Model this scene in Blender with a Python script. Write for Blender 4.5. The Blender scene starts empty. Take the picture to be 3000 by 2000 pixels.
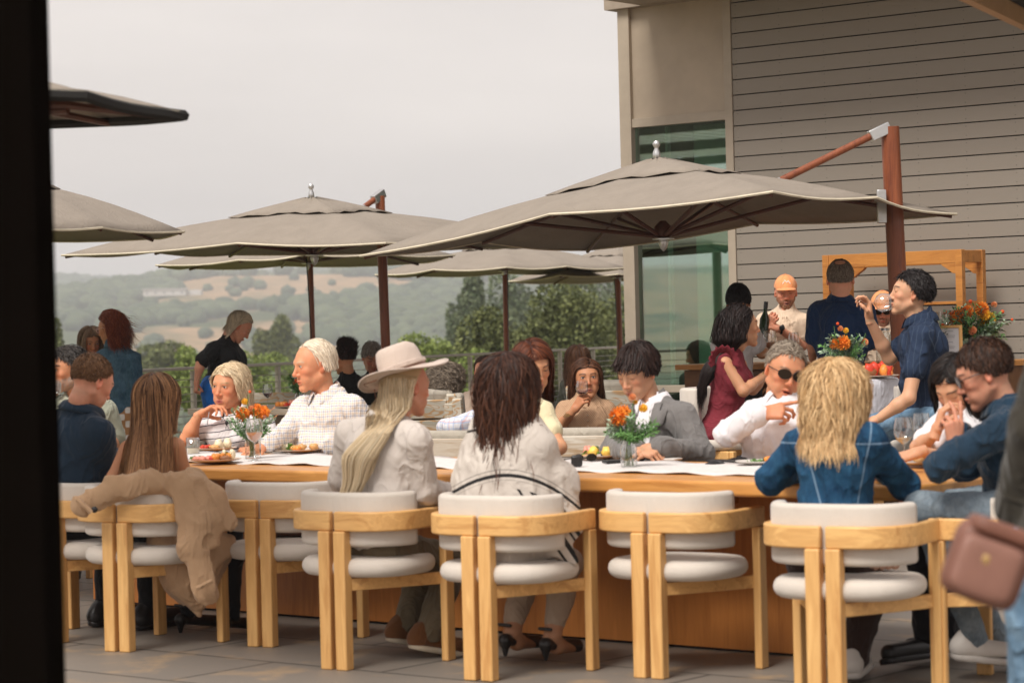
import bpy, math, random
import numpy as np
from mathutils import Vector, Matrix
R = math.radians
C = bpy.context.scene.collection
random.seed(7)
F = 85 / 36 * 3000          # focal length in pixels of the 3000 px wide photograph
CAM = Vector((0, 0, 1.38))
_p, _r = 44 / F, 0.025
_F = Vector((0, math.cos(_p), -math.sin(_p)))
_R0, _U0 = Vector((1, 0, 0)), Vector((0, math.sin(_p), math.cos(_p)))
_U = _U0 * math.cos(_r) + _R0 * math.sin(_r)
_R = _R0 * math.cos(_r) - _U0 * math.sin(_r)

def at(px, py, Y):
    "the world point at depth Y that is seen at pixel (px, py)"
    d = _R * ((px - 1500) / F) + _U * ((1000 - py) / F) + _F
    return CAM + d * (Y / d.y)

def onz(px, py, z=0.0):
    d = _R * ((px - 1500) / F) + _U * ((1000 - py) / F) + _F
    return CAM + d * ((z - CAM.z) / d.z)

# terrace axes: D runs left along table and wall, N runs away from us
DX, DY = -0.775, 0.632
def tb(u, n, z=0.0):
    return Vector((0.632 * n - 0.775 * u, 0.775 * n + 0.632 * u, z))
def ydep(px, n):
    t = (px - 1500) / F
    u = (0.632 * n - 0.775 * n * t) / (0.775 + 0.632 * t)
    return 0.775 * n + 0.632 * u
TROT = math.atan2(0.632, -0.775) - math.pi      # rotation of a box whose x axis runs along the table

# ------------------------------------------------------------------ materials
def hexc(s):
    v = [int(s[i:i + 2], 16) / 255 for i in (0, 2, 4)]
    return tuple(c / 12.92 if c <= .04045 else ((c + .055) / 1.055) ** 2.4 for c in v)

class NT:
    def __init__(s, name):
        s.m = bpy.data.materials.new(name); s.m.use_nodes = True
        s.t = s.m.node_tree; s.b = s.t.nodes['Principled BSDF']; s.out = s.t.nodes['Material Output']
    def n(s, typ, **kw):
        nd = s.t.nodes.new('ShaderNode' + typ)
        for k, v in kw.items():
            if k[0] == '_': setattr(nd, k[1:], v)
            else:
                key = k.replace('__', ' ')
                nd.inputs[key if not key.isdigit() else int(key)].default_value = v
        return nd
    def l(s, a, b): s.t.links.new(a, b)
    def math(s, op, a, b=None, c=None):
        nd = s.n('Math', _operation=op)
        for i, v in enumerate((a, b, c)):
            if v is None: continue
            if hasattr(v, 'links'): s.l(v, nd.inputs[i])
            else: nd.inputs[i].default_value = v
        return nd.outputs[0]
    def mix(s, f, a, b, typ='MIX'):
        nd = s.n('MixRGB', _blend_type=typ)
        for i, v in enumerate((f, a, b)):
            if hasattr(v, 'links'): s.l(v, nd.inputs[i])
            else: nd.inputs[i].default_value = v if i == 0 else (*v[:3], 1)
        return nd.outputs[0]
    def ramp(s, f, stops, interp='LINEAR'):
        nd = s.n('ValToRGB'); cr = nd.color_ramp; cr.interpolation = interp
        while len(cr.elements) < len(stops): cr.elements.new(.5)
        for e, (p, c) in zip(cr.elements, stops):
            e.position = p; e.color = (*(c if hasattr(c, '__len__') else (c, c, c)), 1)
        s.l(f, nd.inputs[0]); return nd.outputs[0]
    def bump(s, h, strength=.3, dist=.01):
        nd = s.n('Bump', Strength=strength, Distance=dist); s.l(h, nd.inputs['Height'])
        s.l(nd.outputs[0], s.b.inputs['Normal']); return nd
    def coord(s, which='Object', scale=(1, 1, 1), rot=(0, 0, 0)):
        tc = s.n('TexCoord'); mp = s.n('Mapping')
        mp.inputs['Scale'].default_value = scale; mp.inputs['Rotation'].default_value = rot
        s.l(tc.outputs[which], mp.inputs[0]); return mp.outputs[0]
    def noise(s, vec, scale=5, detail=4, rough=.5, dist=0):
        nd = s.n('TexNoise', Scale=scale, Detail=detail, Roughness=rough, Distortion=dist)
        s.l(vec, nd.inputs['Vector']); return nd.outputs[0]

_mc = {}
def plain(name, col, rough=.6, metal=0, var=.12, nscale=8, bump=.15, bscale=60, bdist=.002, sheen=0, coat=0, sub=0, spec=.5):
    if name in _mc: return _mc[name]
    s = NT(name); b = s.b
    b.inputs['Roughness'].default_value = rough; b.inputs['Metallic'].default_value = metal
    b.inputs['Sheen Weight'].default_value = sheen; b.inputs['Coat Weight'].default_value = coat
    b.inputs['Specular IOR Level'].default_value = spec
    if sub: b.inputs['Subsurface Weight'].default_value = sub; b.inputs['Subsurface Scale'].default_value = .01
    v = s.coord()
    n1 = s.noise(v, nscale, 5, .6)
    dk = tuple(c * (1 - var) for c in col); lt = tuple(min(1, c * (1 + var)) for c in col)
    c = s.ramp(n1, [(.3, dk), (.7, lt)])
    s.l(c, b.inputs['Base Color'])
    if bump: s.bump(s.noise(v, bscale, 4, .6), bump, bdist)
    _mc[name] = s.m
    return s.m

def wood(name, dark, light, axis='z', scale=1.0, rough=.45, ring=.5, knots=False):
    if name in _mc: return _mc[name]
    s = NT(name); sc = {'x': (1.2, 14, 14), 'y': (14, 1.2, 14), 'z': (14, 14, 1.2)}[axis]
    oi = s.n('ObjectInfo'); tc = s.n('TexCoord'); ad = s.n('VectorMath', _operation='ADD')
    sv = s.n('VectorMath', _operation='SCALE'); s.l(oi.outputs['Location'], sv.inputs[0]); sv.inputs['Scale'].default_value = 3.7
    s.l(tc.outputs['Object'], ad.inputs[0]); s.l(sv.outputs[0], ad.inputs[1])
    mp = s.n('Mapping'); mp.inputs['Scale'].default_value = tuple(c * scale for c in sc); s.l(ad.outputs[0], mp.inputs[0])
    n1 = s.noise(mp.outputs[0], 1.6, 6, .6, .6)
    n2 = s.noise(mp.outputs[0], 9, 4, .6, .2)
    nb = s.noise(ad.outputs[0], 2.5 * scale, 2, .5)
    f = s.math('ADD', s.math('MULTIPLY', n1, .6), s.math('MULTIPLY', n2, .25)); f = s.math('ADD', f, s.math('MULTIPLY', nb, .3))
    w = s.math('SINE', s.math('MULTIPLY', n1, 30)); f = s.math('ADD', f, s.math('MULTIPLY', w, .035 * ring * 2))
    c = s.ramp(f, [(.38, dark), (.72, light)])
    if knots:
        vo = s.n('TexVoronoi', Scale=2.2); s.l(ad.outputs[0], vo.inputs['Vector'])
        k = s.ramp(vo.outputs['Distance'], [(.02, 0), (.09, 1)])
        c = s.mix(k, tuple(x * .35 for x in dark), c)
    s.l(c, s.b.inputs['Base Color']); s.b.inputs['Roughness'].default_value = rough
    s.bump(n2, .12, .002)
    _mc[name] = s.m; return s.m

def creases(s):
    "thin pulled creases: ridges of a stretched, distorted noise"
    a = s.noise(s.coord('Object', (1, 1, .55), (.5, .3, .2)), 6.5, 2, .45, 1.6); return s.math('POWER', s.math('SUBTRACT', 1.0, s.math('MINIMUM', s.math('MULTIPLY', s.math('ABSOLUTE', s.math('SUBTRACT', a, .5)), 7.0), 1.0)), 2.0)
def fabric(name, col, var=.1, weave=400, bump=.3, rough=.9, fold=.25, sheen=.15):
    if name in _mc: return _mc[name]
    s = NT(name); v = s.coord()
    n1 = s.noise(v, 6, 4, .6)
    c = s.ramp(n1, [(.3, tuple(x * (1 - var) for x in col)), (.7, tuple(min(1, x * (1 + var)) for x in col))])
    s.l(c, s.b.inputs['Base Color']); s.b.inputs['Roughness'].default_value = rough
    s.b.inputs['Sheen Weight'].default_value = sheen; s.b.inputs['Specular IOR Level'].default_value = .25
    h = s.math('ADD', s.math('ADD', s.math('MULTIPLY', s.noise(v, 14, 3, .55, 1.2), fold), s.math('MULTIPLY', creases(s), fold * 1.1)), s.math('MULTIPLY', s.noise(v, weave, 2), .06 * bump))
    s.bump(h, .5, .03)
    _mc[name] = s.m; return s.m

# ------------------------------------------------------------------ meshes
class MB:
    def __init__(s): s.v = []; s.f = []; s.mi = []; s.cur = 0
    def add(s, vs, fs):
        o = len(s.v); s.v += [tuple(v) for v in vs]; s.f += [tuple(i + o for i in f) for f in fs]; s.mi += [s.cur] * len(fs); return s
    def box(s, c, size, rz=0, M=None):
        x, y, z = (q / 2 for q in size)
        vs = [Vector((a * x, b * y, d * z)) for a in (-1, 1) for b in (-1, 1) for d in (-1, 1)]
        M = M if M is not None else Matrix.Rotation(rz, 3, 'Z')
        c = Vector(c); vs = [c + M @ v for v in vs]
        return s.add(vs, [(0, 1, 3, 2), (4, 6, 7, 5), (0, 4, 5, 1), (2, 3, 7, 6), (0, 2, 6, 4), (1, 5, 7, 3)])
    def beam(s, a, b, w, h, up=(0, 0, 1)):
        a, b = Vector(a), Vector(b); d = (b - a); L = d.length; d.normalize()
        x = d.cross(Vector(up)); x = x.normalized() if x.length > 1e-5 else Vector((1, 0, 0)); z = x.cross(d)
        M = Matrix((x, d, z)).transposed()
        return s.box((a + b) / 2, (w, L, h), M=M)
    def tube(s, pts, r, n=10, cap=True, closed=False):
        pts = [Vector(p) for p in pts]; k = len(pts); rr = r if hasattr(r, '__len__') else [r] * k
        ref = None; rings = []
        for i, p in enumerate(pts):
            a = pts[i - 1] if (i > 0 or closed) else p; b = pts[(i + 1) % k] if (i < k - 1 or closed) else p
            t = (b - a).normalized() if (b - a).length > 1e-9 else Vector((0, 0, 1))
            if ref is None:
                ref = t.cross(Vector((0, 0, 1)));
                if ref.length < .1: ref = t.cross(Vector((1, 0, 0)))
            u = (ref - t * ref.dot(t)).normalized(); ref = u; w = t.cross(u)
            rings.append([p + (u * math.cos(2 * math.pi * j / n) + w * math.sin(2 * math.pi * j / n)) * rr[i] for j in range(n)])
        vs = [v for rg in rings for v in rg]; fs = []
        for i in range(k if closed else k - 1):
            i2 = (i + 1) % k
            for j in range(n):
                fs.append((i * n + j, i * n + (j + 1) % n, i2 * n + (j + 1) % n, i2 * n + j))
        if cap and not closed: fs += [tuple(range(n))[::-1], tuple((k - 1) * n + j for j in range(n))]
        return s.add(vs, fs)
    def lathe(s, prof, c=(0, 0, 0), n=24, M=None, cap=True):
        c = Vector(c); k = len(prof); vs = []
        for r, z in prof:
            for j in range(n):
                a = 2 * math.pi * j / n; v = Vector((r * math.cos(a), r * math.sin(a), z)); vs.append(c + (M @ v if M else v))
        fs = [(i * n + j, i * n + (j + 1) % n, (i + 1) * n + (j + 1) % n, (i + 1) * n + j) for i in range(k - 1) for j in range(n)]
        if cap:
            if prof[0][0] > 1e-4: fs.append(tuple(range(n))[::-1])
            if prof[-1][0] > 1e-4: fs.append(tuple((k - 1) * n + j for j in range(n)))
        return s.add(vs, fs)
    def prism(s, outline, z0, z1, M=None):
        "outline: (x, y) list, extruded in z"
        k = len(outline); vs = [Vector((x, y, z)) for z in (z0, z1) for x, y in outline]
        if M is not None: vs = [M @ v for v in vs]
        fs = [tuple(range(k))[::-1], tuple(range(k, 2 * k))] + [(i, (i + 1) % k, (i + 1) % k + k, i + k) for i in range(k)]
        return s.add(vs, fs)
    def ball(s, c, r, n=10, M=None):
        r = r if hasattr(r, '__len__') else (r, r, r); c = Vector(c); vs = []; fs = []; m = n // 2 + 1
        for i in range(1, m):
            t = math.pi * i / m
            for j in range(n):
                a = 2 * math.pi * j / n
                v = Vector((r[0] * math.sin(t) * math.cos(a), r[1] * math.sin(t) * math.sin(a), r[2] * math.cos(t))); vs.append(c + (M @ v if M else v))
        fs = [(i * n + j, (i + 1) * n + j, (i + 1) * n + (j + 1) % n, i * n + (j + 1) % n) for i in range(m - 2) for j in range(n)]
        t = Vector((0, 0, r[2])); t = M @ t if M else t
        vs += [c + t, c - t]; a = len(vs) - 2
        fs += [(j, (j + 1) % n, a) for j in range(n)] + [((m - 2) * n + (j + 1) % n, (m - 2) * n + j, a + 1) for j in range(n)]
        return s.add(vs, fs)
    def build(s, name, mat, parent=None, smooth=False, bevel=0, solid=0, auto=True, sub=0):
        me = bpy.data.meshes.new(name); me.from_pydata(s.v, [], s.f); me.validate(); me.update()
        for m in (mat if isinstance(mat, (list, tuple)) else [mat]): me.materials.append(m)
        if any(s.mi) and len(me.polygons) == len(s.mi): me.polygons.foreach_set('material_index', s.mi)
        o = bpy.data.objects.new(name, me); C.objects.link(o)
        if parent: o.parent = parent
        if smooth:
            me.polygons.foreach_set('use_smooth', [True] * len(me.polygons))
            if auto and smooth != 'full': me.set_sharp_from_angle(angle=R(40))
        if solid: md = o.modifiers.new('s', 'SOLIDIFY'); md.thickness = solid; md.offset = 0
        if sub: md = o.modifiers.new('u', 'SUBSURF'); md.levels = md.render_levels = sub
        if bevel:
            md = o.modifiers.new('b', 'BEVEL'); md.width = bevel; md.segments = 3; md.limit_method = 'ANGLE'; md.angle_limit = R(35)
            me.polygons.foreach_set('use_smooth', [True] * len(me.polygons)); me.set_sharp_from_angle(angle=R(60))
        return o

def npmesh(name, V, Fq, mat, parent=None, smooth=True, cols=None, T=None):
    "V (n,3) array, Fq (m,4) quads, T (k,3) triangles"
    me = bpy.data.meshes.new(name); V = np.asarray(V, np.float32)
    me.vertices.add(len(V)); me.vertices.foreach_set('co', V.ravel())
    ls = []; st = []; o = 0; tot = []
    if Fq is not None and len(Fq): ls.append(np.asarray(Fq, np.int32).ravel()); st.append(np.arange(len(Fq)) * 4); o = len(Fq) * 4; tot.append(np.full(len(Fq), 4))
    if T is not None and len(T): ls.append(np.asarray(T, np.int32).ravel()); st.append(o + np.arange(len(T)) * 3); tot.append(np.full(len(T), 3))
    L = np.concatenate(ls); S = np.concatenate(st)
    me.loops.add(len(L)); me.loops.foreach_set('vertex_index', L)
    me.polygons.add(len(S)); me.polygons.foreach_set('loop_start', S.astype(np.int32))
    me.update(calc_edges=True)
    if smooth: me.polygons.foreach_set('use_smooth', np.ones(len(S), bool))
    if cols is not None:
        ca = me.color_attributes.new('Col', 'FLOAT_COLOR', 'POINT')
        cc = np.ones((len(V), 4), np.float32); cc[:, :3] = cols; ca.data.foreach_set('color', cc.ravel())
    for m in (mat if isinstance(mat, (list, tuple)) else [mat]): me.materials.append(m)
    ob = bpy.data.objects.new(name, me); C.objects.link(ob)
    if parent: ob.parent = parent
    return ob

def thing(name, label, cat, loc=(0, 0, 0), rz=0, group=None):
    o = bpy.data.objects.new(name, None); C.objects.link(o); o.location = loc; o.rotation_euler = (0, 0, rz)
    o.empty_display_size = .1; o['label'] = label; o['category'] = cat
    if group: o['group'] = group
    return o
def tag(o, label, cat, group=None, kind=None):
    o['label'] = label; o['category'] = cat
    if group: o['group'] = group
    if kind: o['kind'] = kind
    return o
def struct(o): o['kind'] = 'structure'; return o
def kids(o): return [c for c in bpy.data.objects if c.parent == o]
def dup(root, loc, rz, label, group=None):
    r = root.copy(); C.objects.link(r); r.location = loc; r.rotation_euler = (0, 0, rz); r['label'] = label
    if group: r['group'] = group
    for ch in kids(root):
        c = ch.copy(); C.objects.link(c); c.parent = r
        for g in kids(ch):
            d = g.copy(); C.objects.link(d); d.parent = c
    return r
def smoothstep(a, b, x):
    t = np.clip((x - a) / (b - a), 0, 1); return t * t * (3 - 2 * t)

# value noise for numpy
_rng = np.random.default_rng(5)
_tab = _rng.random((64, 64, 64)).astype(np.float32)
def vnoise(x, y, z):
    xi, yi, zi = np.floor(x).astype(int), np.floor(y).astype(int), np.floor(z).astype(int)
    fx, fy, fz = x - xi, y - yi, z - zi
    fx, fy, fz = fx * fx * (3 - 2 * fx), fy * fy * (3 - 2 * fy), fz * fz * (3 - 2 * fz)
    def g(a, b, c): return _tab[(xi + a) & 63, (yi + b) & 63, (zi + c) & 63]
    c0 = (g(0, 0, 0) * (1 - fx) + g(1, 0, 0) * fx) * (1 - fy) + (g(0, 1, 0) * (1 - fx) + g(1, 1, 0) * fx) * fy
    c1 = (g(0, 0, 1) * (1 - fx) + g(1, 0, 1) * fx) * (1 - fy) + (g(0, 1, 1) * (1 - fx) + g(1, 1, 1) * fx) * fy
    return (c0 * (1 - fz) + c1 * fz) * 2 - 1
def fbm(x, y, z, o=4):
    s = 0; a = 1; t = 0
    for i in range(o): s = s + a * vnoise(x, y, z); t += a; a *= .5; x = x * 2.03 + 7; y = y * 2.03 + 3; z = z * 2.03
    return s / t
def glassmat(name, tint=(.95, .96, .95), fr=.22):
    m = bpy.data.materials.new(name); m.use_nodes = True; t = m.node_tree
    for n in list(t.nodes): t.nodes.remove(n)
    tr = t.nodes.new('ShaderNodeBsdfTransparent'); tr.inputs[0].default_value = (*tint, 1); gl_ = t.nodes.new('ShaderNodeBsdfGlossy'); gl_.inputs[1].default_value = .03
    lw = t.nodes.new('ShaderNodeLayerWeight'); lw.inputs[0].default_value = .55; mt = t.nodes.new('ShaderNodeMath'); mt.operation = 'MULTIPLY_ADD'; mt.inputs[1].default_value = .85; mt.inputs[2].default_value = fr
    t.links.new(lw.outputs['Facing'], mt.inputs[0]); mx = t.nodes.new('ShaderNodeMixShader'); o = t.nodes.new('ShaderNodeOutputMaterial')
    pw = t.nodes.new('ShaderNodeMath'); pw.operation = 'POWER'; pw.inputs[1].default_value = 2.2; t.links.new(lw.outputs['Facing'], pw.inputs[0]); t.links.new(pw.outputs[0], mt.inputs[0])
    t.links.new(mt.outputs[0], mx.inputs[0]); t.links.new(tr.outputs[0], mx.inputs[1]); t.links.new(gl_.outputs[0], mx.inputs[2]); t.links.new(mx.outputs[0], o.inputs[0]); return m
# ================================================================== camera, light, world
sc = bpy.context.scene
cd = bpy.data.cameras.new('camera'); cam = bpy.data.objects.new('camera', cd); C.objects.link(cam)
cam.matrix_world = Matrix.Translation(CAM) @ Matrix((_R, _U, -_F)).transposed().to_4x4()
cd.lens = 85; cd.sensor_width = 36; cd.sensor_fit = 'HORIZONTAL'; cd.clip_start = .1; cd.clip_end = 12000
cd.dof.use_dof = True; cd.dof.focus_distance = 15.3; cd.dof.aperture_fstop = 4.0
sc.camera = cam
sc.view_settings.view_transform = 'Standard'; sc.view_settings.look = 'None'; sc.view_settings.exposure = 0.46
sc.cycles.use_denoising = True
try: sc.cycles.denoiser = 'OPENIMAGEDENOISE'
except Exception: pass
sc.cycles.max_bounces = 8; sc.cycles.transparent_max_bounces = 16; sc.cycles.volume_bounces = 1
sc.cycles.caustics_reflective = False; sc.cycles.caustics_refractive = False
w = bpy.data.worlds.new('World'); sc.world = w; w.use_nodes = True
t = w.node_tree; bg = t.nodes['Background']
SUN_EL, SUN_AZ = R(52), R(215)       # azimuth: from behind and to the left of the camera
sky = t.nodes.new('ShaderNodeTexSky'); sky.sky_type = 'NISHITA'; sky.sun_disc = False
sky.sun_elevation = SUN_EL; sky.sun_rotation = SUN_AZ; sky.dust_density = 4; sky.air_density = 1.2
# a closed overcast over the sky: pale warm grey with faint banks of cloud
tc = t.nodes.new('ShaderNodeTexCoord'); mp = t.nodes.new('ShaderNodeMapping'); mp.inputs['Scale'].default_value = (1, 1, 5)
no = t.nodes.new('ShaderNodeTexNoise'); no.inputs['Scale'].default_value = 3.2; no.inputs['Detail'].default_value = 5; no.inputs['Roughness'].default_value = .5
cr = t.nodes.new('ShaderNodeValToRGB'); cr.color_ramp.elements[0].position = .3; cr.color_ramp.elements[1].position = .72
cr.color_ramp.elements[0].color = (5.9, 5.42, 5.2, 1); cr.color_ramp.elements[1].color = (7.45, 6.85, 6.48, 1)
mx = t.nodes.new('ShaderNodeMixRGB'); mx.inputs[0].default_value = .93
t.links.new(tc.outputs['Generated'], mp.inputs[0]); t.links.new(mp.outputs[0], no.inputs[0]); t.links.new(no.outputs[0], cr.inputs[0])
t.links.new(sky.outputs[0], mx.inputs[1]); t.links.new(cr.outputs[0], mx.inputs[2]); t.links.new(mx.outputs[0], bg.inputs[0])
bg.inputs[1].default_value = .096
sl = bpy.data.lights.new('sun', 'SUN'); sl.energy = 2.7; sl.angle = R(24); sl.color = (1, .95, .88)
so = bpy.data.objects.new('sun', sl); C.objects.link(so)
sd = Vector((math.sin(SUN_AZ) * math.cos(SUN_EL), math.cos(SUN_AZ) * math.cos(SUN_EL), math.sin(SUN_EL)))
so.rotation_euler = (-sd).to_track_quat('-Z', 'Y').to_euler()

# ================================================================== ground
s = NT('pavers'); v = s.coord('Object', (1, 1, 1), (0, 0, -TROT))
br = s.n('TexBrick', Scale=1.0, Mortar__Size=.010, Mortar__Smooth=.2, Bias=0, Brick__Width=1.2, Row__Height=.6); br.offset = .5
s.l(v, br.inputs['Vector'])
br.inputs['Color1'].default_value = (.235, .205, .175, 1); br.inputs['Color2'].default_value = (.20, .175, .15, 1); br.inputs['Mortar'].default_value = (.05, .045, .04, 1)
st = s.ramp(s.noise(s.coord(), 3.5, 5, .65), [(.54, 0), (.66, .7)])
c = s.mix(st, br.outputs['Color'], (.42, .29, .17)); c = s.mix(s.ramp(s.noise(s.coord(), 1.1, 4), [(.3, .25), (.7, 0)]), c, (.11, .10, .09))
s.l(c, s.b.inputs['Base Color']); s.b.inputs['Roughness'].default_value = .55; s.bump(s.noise(s.coord(), 50, 3), .15, .003)
PAVE = s.m
mb = MB()
o_ = [(-40, -6), (-14, -6), (30, -6), (30, 40), (2.4, 33.6), (-3.6, 22.4), (-12, 7)]
o_ = [(-16, -8), (20, -8), (20, 60), (14.2, 60.0), (1.3, 31.9), (-2.95, 22.35), (-16.2, -7)]
mb.prism([(x, y) for x, y in [(-16, -8), (20, -8), (20, 60), (14.1, 60.6), (1.3, 31.9), (-3.0, 22.3)]], -.35, 0)
struct(mb.build('terrace_floor', PAVE))

def hz(x, y):
    "terrain height around the terrace"
    d = np.hypot(x, y); a = np.arctan2(x, y)
    z = np.interp(d, [0, 36, 60, 110, 200, 330, 480, 650, 900, 1200, 1500, 1650, 2100, 3200, 3700, 5200], [-1.6, -2, -4, -8, -15, -22, -22, -17, -7, 11, 31, 28, 36, 78, 82, 70])
    z = z + smoothstep(300, 900, d) * 13 * fbm(x / 330, y / 330, x * 0 + 3.1, 4) + smoothstep(2000, 3200, d) * 26 * fbm(x / 900, y / 900, x * 0 + 9, 4)
    z = z + smoothstep(60, 200, d) * 2.0 * fbm(x / 60, y / 60, x * 0, 3)
    # the vineyard knoll right of centre
    kx, ky = 2.0, 250
    z = z + 19.5 * np.exp(-((x - kx - 6) / 34) ** 2 - ((y - ky) / 75) ** 2)
    z = z + smoothstep(1000, 1500, d) * 14 * fbm(x / 170 + 40, y / 400, x * 0 + 5, 3)
    z = z - smoothstep(700, 1500, d) * 20 * smoothstep(-.02, .12, a)
    return z
az = np.concatenate([np.linspace(-180, -16, 60)[:-1], np.linspace(-16, 16, 420), np.linspace(16, 180, 60)[1:-1]]) * math.pi / 180
rr = np.concatenate([np.linspace(34, 120, 40), np.geomspace(123, 5200, 230)])
A, RR = np.meshgrid(az, rr); X = RR * np.sin(A); Y = RR * np.cos(A); Z = hz(X, Y)
nA, nR = len(az), len(rr)
V = np.stack([X, Y, Z], -1).reshape(-1, 3); V = np.vstack([V, [[0, 0, -2.2]]])
i, j = np.meshgrid(np.arange(nR - 1), np.arange(nA), indexing='ij'); j2 = (j + 1) % nA
Q = np.stack([i * nA + j, (i + 1) * nA + j, (i + 1) * nA + j2, i * nA + j2], -1).reshape(-1, 4)
T = np.stack([np.full(nA, len(V) - 1), np.arange(nA), (np.arange(nA) + 1) % nA], -1)
s = NT('hill_ground'); g = s.n('NewGeometry'); mp_ = s.n('Mapping'); s.l(g.outputs['Position'], mp_.inputs[0]); P = mp_.outputs[0]
n1 = s.noise(P, .0065, 5, .6); n2 = s.noise(P, .05, 4, .6)
dry = s.ramp(n1, [(.44, (.055, .075, .03)), (.52, (.42, .265, .15))])
dry = s.mix(s.ramp(n2, [(.35, .0), (.7, .55)]), dry, (.09, .10, .04))
dist = s.n('VectorMath', _operation='LENGTH'); s.l(P, dist.inputs[0])
near = s.ramp(s.math('DIVIDE', dist.outputs['Value'], 700), [(.30, 1), (.5, 0)])
gr = s.ramp(n2, [(.3, (.075, .10, .03)), (.6, (.17, .19, .055)), (.8, (.33, .24, .11))])
sx = s.n('SeparateXYZ'); s.l(P, sx.inputs[0])
row = s.math('SINE', s.math('ADD', s.math('MULTIPLY', sx.outputs[0], 1.1), s.math('MULTIPLY', sx.outputs[1], .75)))
gr = s.mix(s.ramp(row, [(.4, 0), (.7, .75)]), gr, (.27, .23, .10))
s.l(s.mix(near, dry, gr), s.b.inputs['Base Color']); s.b.inputs['Roughness'].default_value = 1; s.b.inputs['Specular IOR Level'].default_value = .1
struct(npmesh('hills', V, Q, s.m, T=T))

# ------------------------------------------------------------------ foliage
def leafmat(name, dk, lt, tr=.25):
    if name in _mc: return _mc[name]
    s = NT(name); g = s.n('NewGeometry'); n = s.noise(g.outputs['Position'], 1.3, 3, .6)
    r = s.math('ADD', s.math('MULTIPLY', g.outputs['Random Per Island'], .5), s.math('MULTIPLY', n, .6))
    s.l(s.ramp(r, [(.2, dk), (.85, lt)]), s.b.inputs['Base Color']); s.b.inputs['Roughness'].default_value = .65
    s.b.inputs['Specular IOR Level'].default_value = .25
    _mc[name] = s.m; return s.m
def leaves(P, size, rng, up=.35, asp=.5):
    "one folded quad per leaf centre; returns V, Q"
    n = len(P); d = rng.normal(size=(n, 3)); d /= np.linalg.norm(d, axis=1)[:, None]
    e = rng.normal(size=(n, 3)); e[:, 2] += up; e -= d * (e * d).sum(1)[:, None]; e /= np.linalg.norm(e, axis=1)[:, None]
    sz = size * rng.uniform(.6, 1.4, (n, 1))
    a = P - d * sz * .5; b = P + d * sz * .5; f = e * sz * asp * .5
    V = np.stack([a, P + f + e * 0, b, P - f], 1).reshape(-1, 3)
    return V, np.arange(4 * n).reshape(n, 4)
def crown_points(rng, c, rad, nl, lobes=14, spread=.75, lob=.38, flat=.8, gaps=.0):
    pts = []
    cs = rng.normal(size=(lobes, 3)); cs /= np.linalg.norm(cs, axis=1)[:, None]; cs *= rng.uniform(.35, 1, (lobes, 1)) * spread
    cs[:, 2] = cs[:, 2] * flat; lr = rng.uniform(.6, 1.25, lobes) * lob
    w = lr ** 2; w /= w.sum(); idx = rng.choice(lobes, nl, p=w)
    d = rng.normal(size=(nl, 3)); d /= np.linalg.norm(d, axis=1)[:, None]
    q = cs[idx] + d * (lr[idx] * rng.uniform(.55, 1.05, nl) ** .6)[:, None] * np.array([1, 1, .8])
    nn = vnoise(q[:, 0] * 7 + 50, q[:, 1] * 7 + 50, q[:, 2] * 7 + 50)
    q = q[nn > -.45 + gaps]
    lo_, hi_ = np.percentile(q, 1, axis=0), np.percentile(q, 99, axis=0); mid = (lo_ + hi_) / 2; hf = (hi_ - lo_) / 2
    return (q - mid) / hf * np.array(rad) + np.array(c), (cs - mid) / hf * np.array(rad) + np.array(c)
BARK = plain('bark', (.10, .075, .055), .95, var=.3, nscale=20, bump=.8, bscale=25, bdist=.03)
def tree(name, label, cat, base, height, width, nl=7000, leaf=.16, mat=None, seed=1, trunk=.35, lobes=18, group=None, lob=.38, low=-.15, gaps=0, bare=False):
    rng = np.random.default_rng(seed); root = thing(name, label, cat, base, 0, group)
    cz = height * (.5 + low / 2); rz_ = height * (.5 - low / 2)
    P, cs = crown_points(rng, (0, 0, cz), (width / 2, width / 2, rz_), nl, lobes, lob=lob, gaps=gaps)
    V, Q = leaves(P, leaf, rng)
    npmesh('crown', V, Q, mat, root, smooth=False)
    m = MB(); tw = height * .028
    m.tube([(0, 0, -1), (tw, 0, height * .2), (0, tw, height * .5), (tw * .5, 0, height * .75)], [tw, tw * .8, tw * .5, tw * .2], 8)
    for c in cs: 
        st_ = Vector((0, 0, height * random.uniform(.18, .5))); e = Vector(c); md = st_.lerp(e, .5) + Vector((0, 0, height * .04))
        m.tube([st_, md, e], [tw * .35, tw * .22, tw * .08], 6)
    m.build('trunk', BARK, root, True)
    return root
OAK = leafmat('oak_leaf', (.035, .05, .015), (.20, .22, .08))
EUC = leafmat('eucalyptus_leaf', (.05, .08, .04), (.18, .21, .12))
BUSH = leafmat('bush_leaf', (.07, .11, .025), (.28, .34, .09))
def tpx(px, ytop, ybase, Y):
    a = at(px, ybase, Y); b = at(px, ytop, Y); return (a.x, Y, a.z), b.z - a.z
def ptree(name, label, px, ytop, ybase, wpx, Y, mat, seed, cat='tree', group=None, **k):
    b, h = tpx(px, ytop, ybase, Y); tree(name, label, cat, b, h, wpx * Y / F, mat=mat, seed=seed, group=group, **k)
G = 'trees beyond the railing'
ptree('oak_tree', 'broad rounded oak behind the railing, tallest crown right of the white umbrella mast', 1640, 855, 1330, 330, 62, OAK, 3, nl=42000, leaf=.12, lobes=40, lob=.30, group=G)
ptree('oak_tree', 'dark green oak just left of the slim mast behind the two dark haired women', 1455, 925, 1330, 240, 60, OAK, 5, nl=26000, leaf=.12, lobes=30, lob=.3, group=G)
ptree('oak_tree', 'olive green oak at the right, partly hidden by the corner of the building', 1835, 885, 1340, 270, 66, OAK, 8, nl=30000, leaf=.12, lobes=32, lob=.3, group=G)
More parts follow.
